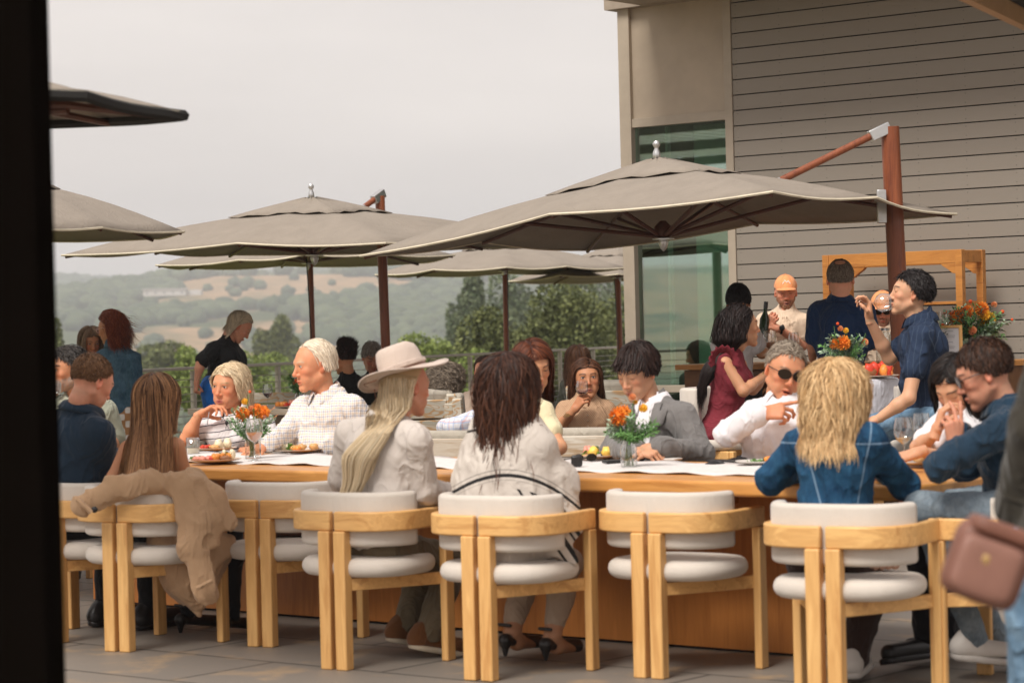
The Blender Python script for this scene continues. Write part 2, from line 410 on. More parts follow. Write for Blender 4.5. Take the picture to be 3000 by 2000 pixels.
ptree('eucalyptus_tree', 'tall narrow hazy eucalyptus left of the oaks', 1372, 815, 1110, 115, 135, EUC, 11, nl=14000, leaf=.24, lobes=24, lob=.3, group=G)
ptree('eucalyptus_tree', 'hazy wide eucalyptus behind the slim umbrella mast', 1480, 815, 1110, 200, 150, EUC, 12, nl=16000, leaf=.26, lobes=26, lob=.32, group=G)
ptree('eucalyptus_tree', 'hazy eucalyptus under the umbrella beside the building', 1730, 810, 1110, 230, 160, EUC, 13, nl=16000, leaf=.26, lobes=26, lob=.32, group=G)
ptree('oak_tree', 'rounded small green tree with bare branches showing, right of the felt hat', 1262, 985, 1180, 170, 70, BUSH, 21, nl=9000, leaf=.12, lobes=14, gaps=.25, group=G)
ptree('oak_tree', 'bright green bushy tree left of the woman in black, above the rail', 575, 1030, 1180, 190, 70, BUSH, 22, nl=14000, leaf=.11, lobes=16, group=G)
ptree('oak_tree', 'green bushy tree right of the woman in black', 745, 1040, 1190, 220, 76, BUSH, 23, nl=14000, leaf=.11, lobes=16, group=G)
ptree('oak_tree', 'dark hazy tree at the left edge beside the dark post', 145, 925, 1160, 90, 120, OAK, 24, nl=9000, leaf=.22, lobes=16, group=G)
ptree('oak_tree', 'hazy blue green oak on the valley floor left of the centre mast', 815, 935, 1080, 130, 260, OAK, 25, nl=9000, leaf=.4, lobes=14, group=G)
ptree('oak_tree', 'hazy low oak on the valley floor under the left umbrella', 460, 1010, 1140, 200, 190, OAK, 26, nl=10000, leaf=.35, lobes=16, group=G)
ptree('oak_tree', 'low green tree behind the railing left of the oaks', 1345, 1045, 1240, 200, 58, BUSH, 27, nl=16000, leaf=.11, lobes=18, group=G)
# far-off wood on the hills
def icos():
    p = (1 + 5 ** .5) / 2
    v = np.array([(-1, p, 0), (1, p, 0), (-1, -p, 0), (1, -p, 0), (0, -1, p), (0, 1, p), (0, -1, -p), (0, 1, -p), (p, 0, -1), (p, 0, 1), (-p, 0, -1), (-p, 0, 1)], float)
    f = [(0, 11, 5), (0, 5, 1), (0, 1, 7), (0, 7, 10), (0, 10, 11), (1, 5, 9), (5, 11, 4), (11, 10, 2), (10, 7, 6), (7, 1, 8), (3, 9, 4), (3, 4, 2), (3, 2, 6), (3, 6, 8), (3, 8, 9), (4, 9, 5), (2, 4, 11), (6, 2, 10), (8, 6, 7), (9, 8, 1)]
    v /= np.linalg.norm(v[0]); v = list(map(tuple, v)); c = {}; nf = []
    def m(a, b):
        k = (min(a, b), max(a, b))
        if k not in c: q = np.array(v[a]) + np.array(v[b]); v.append(tuple(q / np.linalg.norm(q))); c[k] = len(v) - 1
        return c[k]
    for a, b, d in f:
        x, y, z = m(a, b), m(b, d), m(d, a); nf += [(a, x, z), (b, y, x), (d, z, y), (x, y, z)]
    return np.array(v), np.array(nf)
IV, IF = icos()
rng = np.random.default_rng(44)
n = 60000
d = rng.uniform(230 ** .5, 2900 ** .5, n) ** 2; a = rng.uniform(-13.5, 13.5, n) * math.pi / 180
x, y = d * np.sin(a), d * np.cos(a)
keep = ((rng.random(n) < np.interp(d, [0, 600, 800], [.3, .12, .03])) | (fbm(x / 150, y / 150, x * 0 + 20, 3) + .35 * fbm(x / 40, y / 40, x * 0 + 2, 2) > -.70 + .45 * smoothstep(380, 620, d) + .12 * smoothstep(760, 1000, d) - .15 * smoothstep(1450, 1700, d))) & ~((np.abs(x - 6) < 48) & (y < 420) & (y > 170))
x, y, d = x[keep], y[keep], d[keep]; n = len(x)
r = rng.uniform(1.6, 4.3, n) * (1 + d / 2600)
V = IV[None] * r[:, None, None] * np.array([1, 1, .8])
V = V * (1 + .28 * vnoise(V[..., 0] / r[:, None] * 3 + x[:, None], V[..., 1] / r[:, None] * 3 + y[:, None], V[..., 2] / r[:, None] * 3))[..., None]
V = V + np.stack([x, y, hz(x, y) + r * .55], -1)[:, None]
Tt = (IF[None] + (np.arange(n) * len(IV))[:, None, None]).reshape(-1, 3)
sel = np.nonzero(d < 1000)[0]; LP = []; 
dd = rng.normal(size=(len(sel), 34, 3)); dd /= np.linalg.norm(dd, axis=2)[..., None]; dd[..., 2] = np.abs(dd[..., 2]) * .9 - .15
LP = (np.stack([x, y, hz(x, y) + r * .55], -1)[sel][:, None] + dd * (r[sel] * 1.08)[:, None, None]).reshape(-1, 3)
LV, LQ = leaves(LP, 1.0, rng); LV = (LV.reshape(-1, 4, 3) - LP[:, None]) * np.repeat(r[sel] * .42, 34)[:, None, None] + LP[:, None]
WOOD_FAR = leafmat('far_wood', (.025, .043, .02), (.10, .125, .058))
o = npmesh('hillside_wood', np.vstack([V.reshape(-1, 3), LV.reshape(-1, 3)]), LQ + V.size // 3, WOOD_FAR, smooth=False, T=Tt); tag(o, 'hazy green oak woods covering the hills beyond the valley', 'woods', kind='stuff')
# shrubs right behind the railing
P = []
for k in range(900):
    px = rng.uniform(150, 1900); Y = rng.uniform(35, 50); c_ = at(px, 1200, Y); c_.z = hz(np.array([c_.x]), np.array([Y]))[0] + rng.uniform(0, 1.4)
    P.append(np.array(c_) + rng.normal(size=(26, 3)) * .3)
V, Q = leaves(np.vstack(P), .10, rng)
tag(npmesh('shrubs', V, Q, BUSH, smooth=False), 'bright green shrubs growing just below the terrace railing', 'shrubs', kind='stuff')
# white house far away on the hill
hp = at(485, 878, 1250); h_ = thing('farm_house', 'long white house far away on the hazy hillside', 'house', (hp.x, hp.y, hp.z + 1.5))
m = MB().box((0, 0, 2.2), (22, 8, 3.4)).box((14, 3, 1.9), (9, 8, 2.8)); m.build('wall', plain('white_wall', (.55, .53, .5)), h_)
MB().prism([(-11.6, -4.6), (11.6, -4.6), (11.6, 4.6), (-11.6, 4.6)], 3.9, 4.3).build('roof', plain('pale_roof', (.6, .58, .56)), h_)
for k in range(5): MB().box((-9 + k * 4.5, -4.05, 2.2), (1.4, .1, 1.0)).build('window', plain('dark_pane', (.25, .25, .25), .4), h_)
# the hazy air
hm = bpy.data.materials.new('haze'); hm.use_nodes = True; ht = hm.node_tree
for nd in list(ht.nodes): ht.nodes.remove(nd)
pv = ht.nodes.new('ShaderNodeVolumePrincipled'); pv.inputs['Color'].default_value = (.885, .92, 1, 1); pv.inputs['Density'].default_value = .00046; pv.inputs['Anisotropy'].default_value = .2
ou = ht.nodes.new('ShaderNodeOutputMaterial'); ht.links.new(pv.outputs[0], ou.inputs['Volume'])
hb = MB().box((0, 0, 27), (10800, 10800, 176)).build('haze', hm); hb['kind'] = 'stuff'; hb['label'] = 'thin pale haze filling the valley air'

# ================================================================== railing
RA, RB = Vector((-2.95, 22.2, 0)), Vector((1.24, 31.6, 0)); rd = (RB - RA).normalized()
RM = plain('rail_steel', (.34, .31, .27), .45, .6, var=.05)
rl = thing('cable_railing', 'brushed metal railing with horizontal cables along the terrace edge', 'railing', RA)
a_, b_ = rd * -9, rd * 13
m = MB().beam(a_ + Vector((0, 0, 1.07)), b_ + Vector((0, 0, 1.07)), .055, .028); m.build('handrail', RM, rl, bevel=.004)
for k in range(14):
    z = 1.0 - .066 - k * .066 * 1.35
    m = MB()
    z = 1.035 - (k + 1) * .067
    MB().tube([a_ + Vector((0, 0, z)), b_ + Vector((0, 0, z))], .004, 6).build('cable', RM, rl)
for q in [-8.8, -7.6, -6.4, -5.2, -4, -2.2, -1.0, .03, 1.6, 3.1, 4.6, 6.05, 6.25, 7.8, 8.7, 9.8, 10.9, 12.9]:
    p = rd * q
    o = MB().box((p.x, p.y, .525), (.05, .04, 1.05), math.atan2(rd.y, rd.x)).build('post', RM, rl, bevel=.003)

# ================================================================== building
WO = Vector((1.878, 20, 0))
def W(v, n=0, z=0): return Vector((WO.x + DX * v - .632 * n, WO.y + DY * v - .775 * n, z))
def wbox(m, v0, v1, n0, n1, z0, z1):
    c = W((v0 + v1) / 2, (n0 + n1) / 2, (z0 + z1) / 2); return m.box(c, (abs(v1 - v0), abs(n1 - n0), z1 - z0), TROT)
bd = thing('winery_building', 'taupe plank-clad building with tall greenish corner window', 'building', W(0))
def rel(o): o.matrix_parent_inverse = Matrix.Translation(-bd.location); return o
s = NT('taupe_boards'); g = s.n('NewGeometry'); sx = s.n('SeparateXYZ'); s.l(g.outputs['Position'], sx.inputs[0])
rnd = s.n('TexWhiteNoise', _noise_dimensions='1D'); s.l(s.math('FLOOR', s.math('DIVIDE', s.math('SUBTRACT', sx.outputs[2], 2.096), .127)), rnd.inputs['W'])
ns = s.noise(s.coord('Object', (1, 1, 8)), 5, 5, .6)
c = s.mix(rnd.outputs['Value'], (.262, .228, .190), (.292, .256, .214)); c = s.mix(s.math('MULTIPLY', ns, .25), c, (.235, .20, .163))
s.l(c, s.b.inputs['Base Color']); s.b.inputs['Roughness'].default_value = .6; s.bump(ns, .1, .002)
m = MB()
k = -17
while 2.096 + k * .127 < 5:
    z0 = 2.096 + k * .127; wbox(m, -9, -.012, 0, .02, z0 + .0045, z0 + .127 - .0045); k += 1
rel(m.build('plank_cladding', s.m, bd, bevel=.0015))
DARK = plain('shadow_gap', (.012, .011, .010), .9)
m = MB(); wbox(m, -9, -.012, -.15, -.012, 0, 5); rel(m.build('backing', DARK, bd))
# nail heads
m = MB(); k = -12
while 2.096 + k * .127 < 4.3:
    for q in [-.055] + [-.055 - .42 * i for i in range(1, 9)]:
        for dz in (.03, .10):
            p = W(q, .0205, 2.096 + k * .127 + dz); m.box(p, (.005, .003, .005), TROT)
    k += 1
rel(m.build('nail', plain('nail_dark', (.08, .07, .06)), bd))['kind'] = 'stuff'
TRIM = plain('taupe_trim', (.40, .335, .26), .5, var=.06); PAN = plain('taupe_panel', (.43, .35, .265), .6, var=.08, nscale=3)
m = MB(); wbox(m, .067, -.008, -.05, .03, 0, 4.6); wbox(m, 1.143, 1.025, -.05, .04, 0, 4.6); wbox(m, 1.025, .067, -.05, .025, 3.045, 3.12); wbox(m, 1.025, .067, -.05, .025, .79, .85)
wbox(m, 1.025, .067, -.05, .025, 0, .08)
rel(m.build('window_frame', TRIM, bd, bevel=.003))
m = MB(); wbox(m, 1.025, .067, -.05, -.0, 3.12, 4.6); rel(m.build('wall_panel', PAN, bd))
WGL = glassmat('window_glass', (.60, .80, .70), .36); WGL.node_tree.nodes['Glossy BSDF'].inputs[1].default_value = .015; WGL.node_tree.nodes['Glossy BSDF'].inputs[0].default_value = (.80, .92, .86, 1)
m = MB(); wbox(m, 1.025, .067, -.03, -.02, .85, 3.045); rel(m.build('window_pane', WGL, bd))
m = MB(); wbox(m, 1.025, .067, -.03, -.02, .08, .79); rel(m.build('window_pane', WGL, bd))
m = MB(); wbox(m, .60, .067, -.30, -.28, .05, 3.05); rel(m.build('roller_blind', fabric('pale_blind', (.80, .90, .82), weave=200), bd))
m = MB(); wbox(m, .735, .715, -.10, -.05, .85, 3.04); rel(m.build('mullion', plain('white_trim', (.75, .75, .72)), bd))
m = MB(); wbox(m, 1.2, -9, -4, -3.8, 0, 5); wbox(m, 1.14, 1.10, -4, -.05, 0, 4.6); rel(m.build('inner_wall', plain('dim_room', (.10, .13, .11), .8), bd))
m = MB(); wbox(m, 1.235, -9, -4, .10, 4.06, 4.5); wbox(m, .85, -9, .10, 1.15, 4.063, 4.5); rel(m.build('roof_soffit', plain('eave_taupe', (.34, .28, .22)), bd))
# roof corner close to the camera at the top right
rp = thing('porch_roof', 'corner of a timber porch roof at the top right', 'roof', at(2950, 0, 9.5))
pa, pb = at(2740, -98, 8.6), at(3200, 112, 11.6); pb.z = pa.z
q = (pb - pa).normalized(); nn = Vector((q.y, -q.x, 0))
m = MB(); z = Vector((0, 0, .03)); m.beam(pa + z - Vector((0, 0, .05)), pb + z - Vector((0, 0, .02)), .04, .10); o = m.build('fascia', plain('porch_fascia', (.42, .25, .12)), rp); o.matrix_parent_inverse = Matrix.Translation(-rp.location)
m = MB(); m.beam(pa + nn * .1 + Vector((0, 0, .06)), pb + nn * .1 + Vector((0, 0, .06)), .14, .1); o = m.build('gutter', DARK, rp); o.matrix_parent_inverse = Matrix.Translation(-rp.location)
m = MB()
for k in range(12):
    off = nn * (.26 + k * .13) + Vector((0, 0, .06)); m.beam(pa + off, pb + off, .12, .05)
o = m.build('soffit_boards', wood('red_soffit', (.10, .02, .008), (.2, .05, .02), 'y'), rp); o.matrix_parent_inverse = Matrix.Translation(-rp.location)
# dark post at the left edge, close to the camera
pt = at(30, 1000, 5.2)
lp = MB(); a0 = at(118, 0, 5.2); a1 = at(169, 2000, 5.2); wdt = .3
lp.beam((a1.x - wdt / 2, 5.2, -.05), (a0.x - wdt / 2 + (a0.x - a1.x) * .4, 5.2, 3.2), wdt, .2, up=(0, 1, 0))
tag(lp.build('porch_post', plain('near_black_wood', (.004, .0028, .002), .95, spec=0, bump=0), bevel=.01), 'near black timber post filling the left edge of the view', 'post')

# pergola out to the left, seen mirrored in the tall window
PG = Vector((-10.2, 17.6, 0)); pgo = thing('pergola', 'slatted pergola left of the terrace, mirrored in the tall window', 'pergola', PG, TROT)
PGW = plain('pergola_wood', (.10, .085, .07), .7); PGS = plain('pergola_slat', (.75, .74, .70), .7)
for y_ in (-2.6, 0, 2.6): MB().box((0, y_, 3.70), (9.4, .09, .12)).build('beam', PGW, pgo)
m = MB(); [m.box((-4.6 + k * .30, 0, 3.80), (.07, 6.0, .03)) for k in range(32)]; m.build('slats', PGS, pgo)
for x_ in (-4.4, 4.4):
    for y_ in (-2.6, 2.6): MB().box((x_, y_, 1.75), (.14, .14, 3.5)).build('post', PGW, pgo)
# ================================================================== umbrellas
CAN = fabric('taupe_canvas', (.275, .236, .197), var=.06, weave=300, fold=.12, sheen=0)
TEAK = wood('dark_teak', (.14, .03, .010), (.30, .085, .03), 'z', rough=.35)
STEEL = plain('silver_metal', (.62, .62, .62), .28, .9, var=.05)
DKW = wood('brown_rib', (.06, .018, .010), (.13, .04, .02), 'x', rough=.4)
PIPE = plain('pale_piping', (.62, .55, .42), .8)
def umbrella(label, rim, apex, hub, pole=None, arm=None, finial=True, pr=.05, vent=.3, ropex=None, group='taupe canvas umbrellas over the terrace', fs=1, ribs=True, dark=False, polemat=None, sag=.03, flap=None):
    """rim: 8 world points (corner, middle, corner, ...); apex, hub: world points"""
    root = thing('patio_umbrella', label, 'umbrella', (apex.x, apex.y, 0), 0, group); inv = Matrix.Translation(-root.location)
    def b(m, *a, **k): o = m.build(*a, **k); o.matrix_parent_inverse = inv; return o
    n = 8; K = 7
    # canopy as a grid between apex and rim, each panel hangs slightly in its middle
    m = MB(); vs = []; seg = 6
    rings = []
    for r_i in range(K + 1):
        t_ = .10 + .90 * r_i / K
        ring = []
        for i in range(n):
            for j in range(seg):
                u_ = j / seg; p = rim[i].lerp(rim[(i + 1) % n], u_)
                q = apex.lerp(p, t_); h = math.sin(math.pi * u_)
                q = q + Vector((0, 0, -sag * h * t_ + .05 * math.sin(math.pi * t_)))
                q = q + (apex - p).normalized() * (.035 * h * (t_ ** 3))
                ring.append(q)
        rings.append(ring)
    NN = n * seg
    vs = [p for rg in rings for p in rg]
    fs_ = [(i * NN + j, i * NN + (j + 1) % NN, (i + 1) * NN + (j + 1) % NN, (i + 1) * NN + j) for i in range(K) for j in range(NN)]
    m.add(vs, fs_); b(m, 'canopy', CAN, root, smooth=True, solid=.004)
    last = rings[-1]
    # hem: pale piping and a short valance
    m = MB(); m.tube(last, .009, 5, closed=True); b(m, 'hem_piping', PIPE, root)
    if dark: m = MB(); m.tube([p + Vector((0, 0, -.012)) for p in last], .022, 6, closed=True); b(m, 'dark_hem', DARK, root)
    # vent tier
    m = MB(); vr = []; 
    for r_i in range(4):
        t_ = .03 + vent * r_i / 3
        for i in range(n):
            for j in range(seg):
                p = rim[i].lerp(rim[(i + 1) % n], j / seg); q = apex.lerp(p, t_); 
                vr.append(q + Vector((0, 0, .095 - .014 * r_i + .008 * math.sin(j * 2.1 + i * 3.3 + r_i))))
    vr.append(apex + Vector((0, 0, .08)))
    m.add(vr, [(i * NN + j, i * NN + (j + 1) % NN, (i + 1) * NN + (j + 1) % NN, (i + 1) * NN + j) for i in range(3) for j in range(NN)] + [(j, (j + 1) % NN, len(vr) - 1) for j in range(NN)])
    b(m, 'vent', CAN, root, smooth='full', solid=.003)
    if ribs:
        for i in range(n):
            e = rim[i]; s_ = apex.lerp(e, .06) + Vector((0, 0, -.05)); e2 = apex.lerp(e, .985) + Vector((0, 0, -.022))
            md = s_.lerp(e2, .5) + Vector((0, 0, .02))
            b(MB().tube([s_, md, e2], [.017, .017, .013], 6), 'rib', DKW, root, smooth=True)
            b(MB().tube([hub + (e - hub).normalized() * .06, apex.lerp(e, .52) + Vector((0, 0, -.035))], .015, 6), 'strut', DKW, root, smooth=True)
        b(MB().lathe([(.02, .10), (.06, .06), (.065, .02), (.05, -.01), (.02, -.02)], hub, 16), 'hub', DKW, root, smooth=True)
        b(MB().lathe([(.075, 0), (.075, -.008), (.03, -.012), (.035, -.03), (.02, -.07), (.001, -.09)], hub + Vector((0, 0, -.02)), 16), 'hub_cap', STEEL, root, smooth=True)
    if finial:
        b(MB().lathe([(.022, 0), (.036, .02), (.034, .07), (.018, .105), (.020, .115), (.032, .13), (.034, .15), (.022, .172), (.001, .178)][:], apex + Vector((0, 0, .075)), 18) if fs == 1 else MB().lathe([(a * fs, c * fs) for a, c in [(.022, 0), (.036, .02), (.034, .07), (.018, .105), (.020, .115), (.032, .13), (.034, .15), (.022, .172), (.001, .178)]], apex + Vector((0, 0, .075)), 18), 'finial', STEEL, root, smooth=True)
    if pole:
        a, c = pole; b(MB().tube([a, a.lerp(c, .5), c], pr, 20), 'pole', polemat or TEAK, root, smooth=True)
        b(MB().box((a.x, a.y, .03), (.6, .6, .06), TROT), 'base', plain('umbrella_base', (.05, .05, .05), .6), root)
    if arm:
        b(MB().tube(arm, .024, 12), 'arm', TEAK, root, smooth=True)
        d_ = (arm[-1] - arm[0]).normalized()
        b(MB().beam(arm[-1] - d_ * .03, arm[-1] + d_ * .12, .055, .075), 'bracket', STEEL, root, bevel=.006)
        b(MB().beam(arm[0] - d_ * .10, arm[0] + d_ * .03, .05, .05), 'bracket', STEEL, root, bevel=.006)
    if ropex:
        b(MB().tube(ropex, .006, 6), 'cord', plain('black_cord', (.01, .01, .012), .5), root)
    return root
# 1: the big one on the right
rim = [at(1055, 750, 17.0), at(1611, 628, 15.6), at(2265, 562, 14.5), at(2568, 579, 15.2), at(2802, 627, 16.2), at(2223, 654, 17.6), at(1718, 732, 18.6), at(1407, 708, 17.9)]
apx = at(1925, 502, 16.5); hub = at(1943, 690, 16.5)
u1 = umbrella('largest taupe umbrella, in front of the building with a brown side mast and slanting arm', rim, apx, hub,
    pole=(Vector((at(2650, 1300, 16).x + .02, 16, 0)), at(2607, 372, 16)), pr=.062, arm=[at(2275, 535, 15.8), at(2560, 395, 15.95)], vent=.34, fs=.76)
inv = Matrix.Translation(-u1.location)
for k, (px, py) in enumerate([(2583, 605)]):
    o = MB().box(at(px, py, 15.93), (.06, .04, .22)).build('bracket', STEEL, u1, bevel=.006); o.matrix_parent_inverse = inv
# 2: centre left with finial
rim = [at(181, 748, 20.4), at(697, 713, 18.9), at(1130, 712, 18.1), at(1400, 690, 18.9), at(1640, 705, 19.8), at(1420, 725, 21), at(669, 746, 21.9), at(448, 738, 21.3)]
umbrella('wide taupe umbrella with silver finial left of centre', rim, at(913, 610, 20), at(921, 740, 20),
    pole=(Vector((at(1130, 1200, 20.6).x + .03, 20.6, 0)), at(1113, 574, 20.6)), pr=.036 * 1.15, arm=[at(1060, 612, 20.4), at(1100, 582, 20.55)], vent=.30, fs=.72)
# 3: left, cut by the post
umbrella('taupe umbrella at the left cut by the dark post, lower of the two there', [at(-560, 678, 18.6), at(-250, 655, 17.2), at(60, 662, 16.2), at(300, 667, 17), at(540, 679, 18.2), at(454, 699, 19.3), at(20, 702, 20.2), at(-200, 690, 19.5)],
    at(0, 520, 18.2), at(0, 690, 18.2), pole=(Vector((-4.2, 18.4, 0)), Vector((-4.2, 18.4, 2.6))))
# 4: top left, near
umbrella('nearest umbrella edge at the top left, showing its dark underside', [at(-900, 330, 10.5), at(-500, 250, 9.3), at(-150, 235, 8.4), at(250, 272, 8.6), at(538, 330, 8.9), at(330, 348, 9.8), at(-100, 360, 10.6), at(-500, 350, 10.8)],
    at(-150, 262, 9.4), at(-150, 345, 9.4), pole=(Vector((-3.0, 9.8, 0)), Vector((-3.0, 9.8, 2.7))), finial=False, sag=.01, dark=True)
# 5: behind 2
umbrella('far taupe umbrella low behind the centre left one, on a slim mast', [at(457, 777, 24.6), at(700, 762, 23), at(897, 745, 22.6), at(1120, 742, 23), at(1333, 747, 24.2), at(1230, 770, 25.6), at(824, 778, 26.4), at(551, 785, 26)],
    at(900, 690, 24.5), at(905, 765, 24.5), pole=(Vector((at(923, 1200, 24.5).x, 24.5, 0)), at(907, 700, 24.5)), pr=.028, ropex=[at(897, 745, 24.4), at(912, 990, 24.4)], finial=False)
# 6
umbrella('far taupe umbrella between the centre mast and the building', [at(1099, 805, 27.6), at(1270, 790, 26), at(1484, 783, 25.6), at(1660, 780, 26), at(1836, 784, 26.8), at(1700, 795, 28.4), at(1478, 800, 29.2), at(1218, 808, 28.8)],
    at(1478, 720, 27.3), at(1478, 788, 27.3), pole=(Vector((at(1487, 1200, 27.3).x, 27.3, 0)), at(1478, 730, 27.3)), pr=.030, ropex=[at(1487, 785, 27.1), at(1489, 1030, 27.1)], finial=False)
# 7
u7 = umbrella('farthest taupe umbrella half hidden by the building corner', [at(1489, 824, 29.4), at(1640, 806, 28), at(1812, 803, 27.4), at(1960, 803, 28), at(2130, 808, 29), at(2000, 815, 30.4), at(1812, 822, 31), at(1620, 828, 30.6)],
    at(1812, 735, 29.2), at(1812, 808, 29.2), pole=(Vector((at(1822, 1200, 29.2).x, 29.2, 0)), at(1808, 760, 29.2)), pr=.036, ropex=[at(1800, 815, 29), at(1812, 1030, 29)], finial=False, vent=.36)

# ================================================================== long table
OAKT = wood('honey_table', (.46, .18, .035), (.78, .38, .11), 'x', .8, rough=.32)
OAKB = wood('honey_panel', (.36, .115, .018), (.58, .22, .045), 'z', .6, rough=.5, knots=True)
tbl = thing('dining_table', 'long honey wood dining table with a white runner down its middle', 'table', tb(7.7, 8.45), TROT)
def loc(u, n): return (-(u - 7.7), n - 8.45)
def rrect(u0, u1, n0, n1, r, k=6):
    pts = []
    for cx, cy, a0 in ((u1 - r, n1 - r, 0), (u0 + r, n1 - r, 90), (u0 + r, n0 + r, 180), (u1 - r, n0 + r, 270)):
        for i in range(k + 1):
            a = R(a0 + 90 * i / k); pts.append((cx + r * math.cos(a), cy + r * math.sin(a)))
    return pts
x0, x1 = loc(11.3, 0)[0], loc(4.55, 0)[0]
m = MB().prism(rrect(x0, x1, -.55, .53, .13), .69, .75); m.build('tabletop', OAKT, tbl, bevel=.012)
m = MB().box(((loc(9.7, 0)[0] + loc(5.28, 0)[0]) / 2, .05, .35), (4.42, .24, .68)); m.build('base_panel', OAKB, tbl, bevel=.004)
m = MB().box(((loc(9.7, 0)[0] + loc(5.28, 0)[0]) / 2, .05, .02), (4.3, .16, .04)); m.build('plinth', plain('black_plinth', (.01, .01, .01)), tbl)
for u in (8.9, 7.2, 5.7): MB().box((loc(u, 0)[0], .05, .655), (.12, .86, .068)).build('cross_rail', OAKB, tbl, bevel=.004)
# runner with a scalloped hem
s = NT('runner_cloth'); v = s.coord(); n1 = s.noise(v, 30, 4, .6)
s.l(s.ramp(n1, [(.35, (.64, .60, .58)), (.65, (.74, .70, .68))]), s.b.inputs['Base Color']); s.b.inputs['Roughness'].default_value = .9
s.bump(s.math('ADD', n1, s.noise(v, 8, 3)), .6, .01)
m = MB(); vs = []; N_ = 420; K_ = 8
for i in range(N_):
    x = -3.4 + (loc(5.25, 0)[0] + 3.4) * i / (N_ - 1)
    for k in range(K_):
        y = -.27 + .66 * k / (K_ - 1); sc_ = .012 * abs(math.sin(x * 26))
        if k == 0: y -= sc_
        if k == K_ - 1: y += sc_
        vs.append((x, y, .7545 + .0025 * math.sin(x * 9 + y * 7) + (.004 * math.sin(x * 23 + 1) if k in (0, K_ - 1) else 0) + .002))
m.add(vs, [(i * K_ + j, (i + 1) * K_ + j, (i + 1) * K_ + j + 1, i * K_ + j + 1) for i in range(N_ - 1) for j in range(K_ - 1)])
rn = m.build('table_runner', s.m, smooth=True, solid=.003); rn.location = tbl.location; rn.rotation_euler = tbl.rotation_euler
tag(rn, 'long white cloth runner with scalloped edges along the honey wood table', 'table runner')

# ================================================================== dining chairs
ASH = wood('pale_ash', (.56, .275, .085), (.84, .51, .195), 'z', .7, rough=.45, ring=.8)
ASHX = wood('pale_ash_bent', (.56, .275, .085), (.84, .51, .195), 'x', .7, rough=.45, ring=.8)
BOUC = fabric('cream_boucle', (.63, .57, .505), var=.05, weave=260, bump=2.2, fold=.04, sheen=.3)
def upath(hw, yb, yf, r, x_from, n=10):
    "right half of the U in plan: from (x_from, yb) out, round the corner and forward to (hw, yf)"
    pts = [(x_from, yb), ((x_from + hw - r) / 2, yb)]
    for i in range(n + 1):
        a = R(-90 + 90 * i / n); pts.append((hw - r + r * math.cos(a), yb + r + r * math.sin(a)))
    pts += [(hw, (yb + r + yf) / 2), (hw, yf)]
    return pts
def band(m, pts, th, z0, z1, rnd=0.0, zf=None):
    "sweep a rectangle (rounded when rnd) along a plan path"
    k = len(pts); sec = [(-th / 2, z0), (th / 2, z0), (th / 2, z1), (-th / 2, z1)]
    if rnd:
        sec = []
        for cx, cz, a0 in ((th / 2 - rnd, z1 - rnd, 0), (-th / 2 + rnd, z1 - rnd, 90), (-th / 2 + rnd, z0 + rnd, 180), (th / 2 - rnd, z0 + rnd, 270)):
            for i in range(5): a = R(a0 + 22.5 * i); sec.append((cx + rnd * math.cos(a), cz + rnd * math.sin(a)))
    q = len(sec); vs = []
    for i, (x, y) in enumerate(pts):
        a = pts[max(0, i - 1)]; b = pts[min(k - 1, i + 1)]; t = Vector((b[0] - a[0], b[1] - a[1], 0)).normalized(); nn = Vector((t.y, -t.x, 0))
        e = 1.0
        if rnd and i in (0, k - 1): e = .55
        elif rnd and i in (1, k - 2) : e = 1
        for o, z in sec:
            zz = (z0 + z1) / 2 + (z - (z0 + z1) / 2) * (e if rnd else 1)
            vs.append(Vector((x, y, zz)) + nn * o * (e if rnd else 1))
    m.add(vs, [(i * q + j, i * q + (j + 1) % q, (i + 1) * q + (j + 1) % q, (i + 1) * q + j) for i in range(k - 1) for j in range(q)] + [tuple(range(q))[::-1], tuple((k - 1) * q + j for j in range(q))])
def cushion_mesh(a, b, z0, z1, n=48, e=2.6):
    prof = []; h = (z1 - z0) / 2; zc = (z0 + z1) / 2
    for i in range(9):
        t_ = -90 + 180 * i / 8; prof.append((1 - .16 * (1 - math.cos(R(t_)) ** .8), zc + h * math.sin(R(t_))))
    vs = []
    for s_, z in [(.001, z0)] + prof + [(.6, z1 + .006), (.001, z1 + .01)]:
        for j in range(n):
            t_ = 2 * math.pi * j / n; c, s2 = math.cos(t_), math.sin(t_)
            rr_ = 1 / (abs(c) ** e + abs(s2) ** e) ** (1 / e); vs.append((a * s_ * c * rr_, b * s_ * s2 * rr_, z))
    k = 12
    return vs, [(i * n + j, i * n + (j + 1) % n, (i + 1) * n + (j + 1) % n, (i + 1) * n + j) for i in range(k - 1) for j in range(n)]
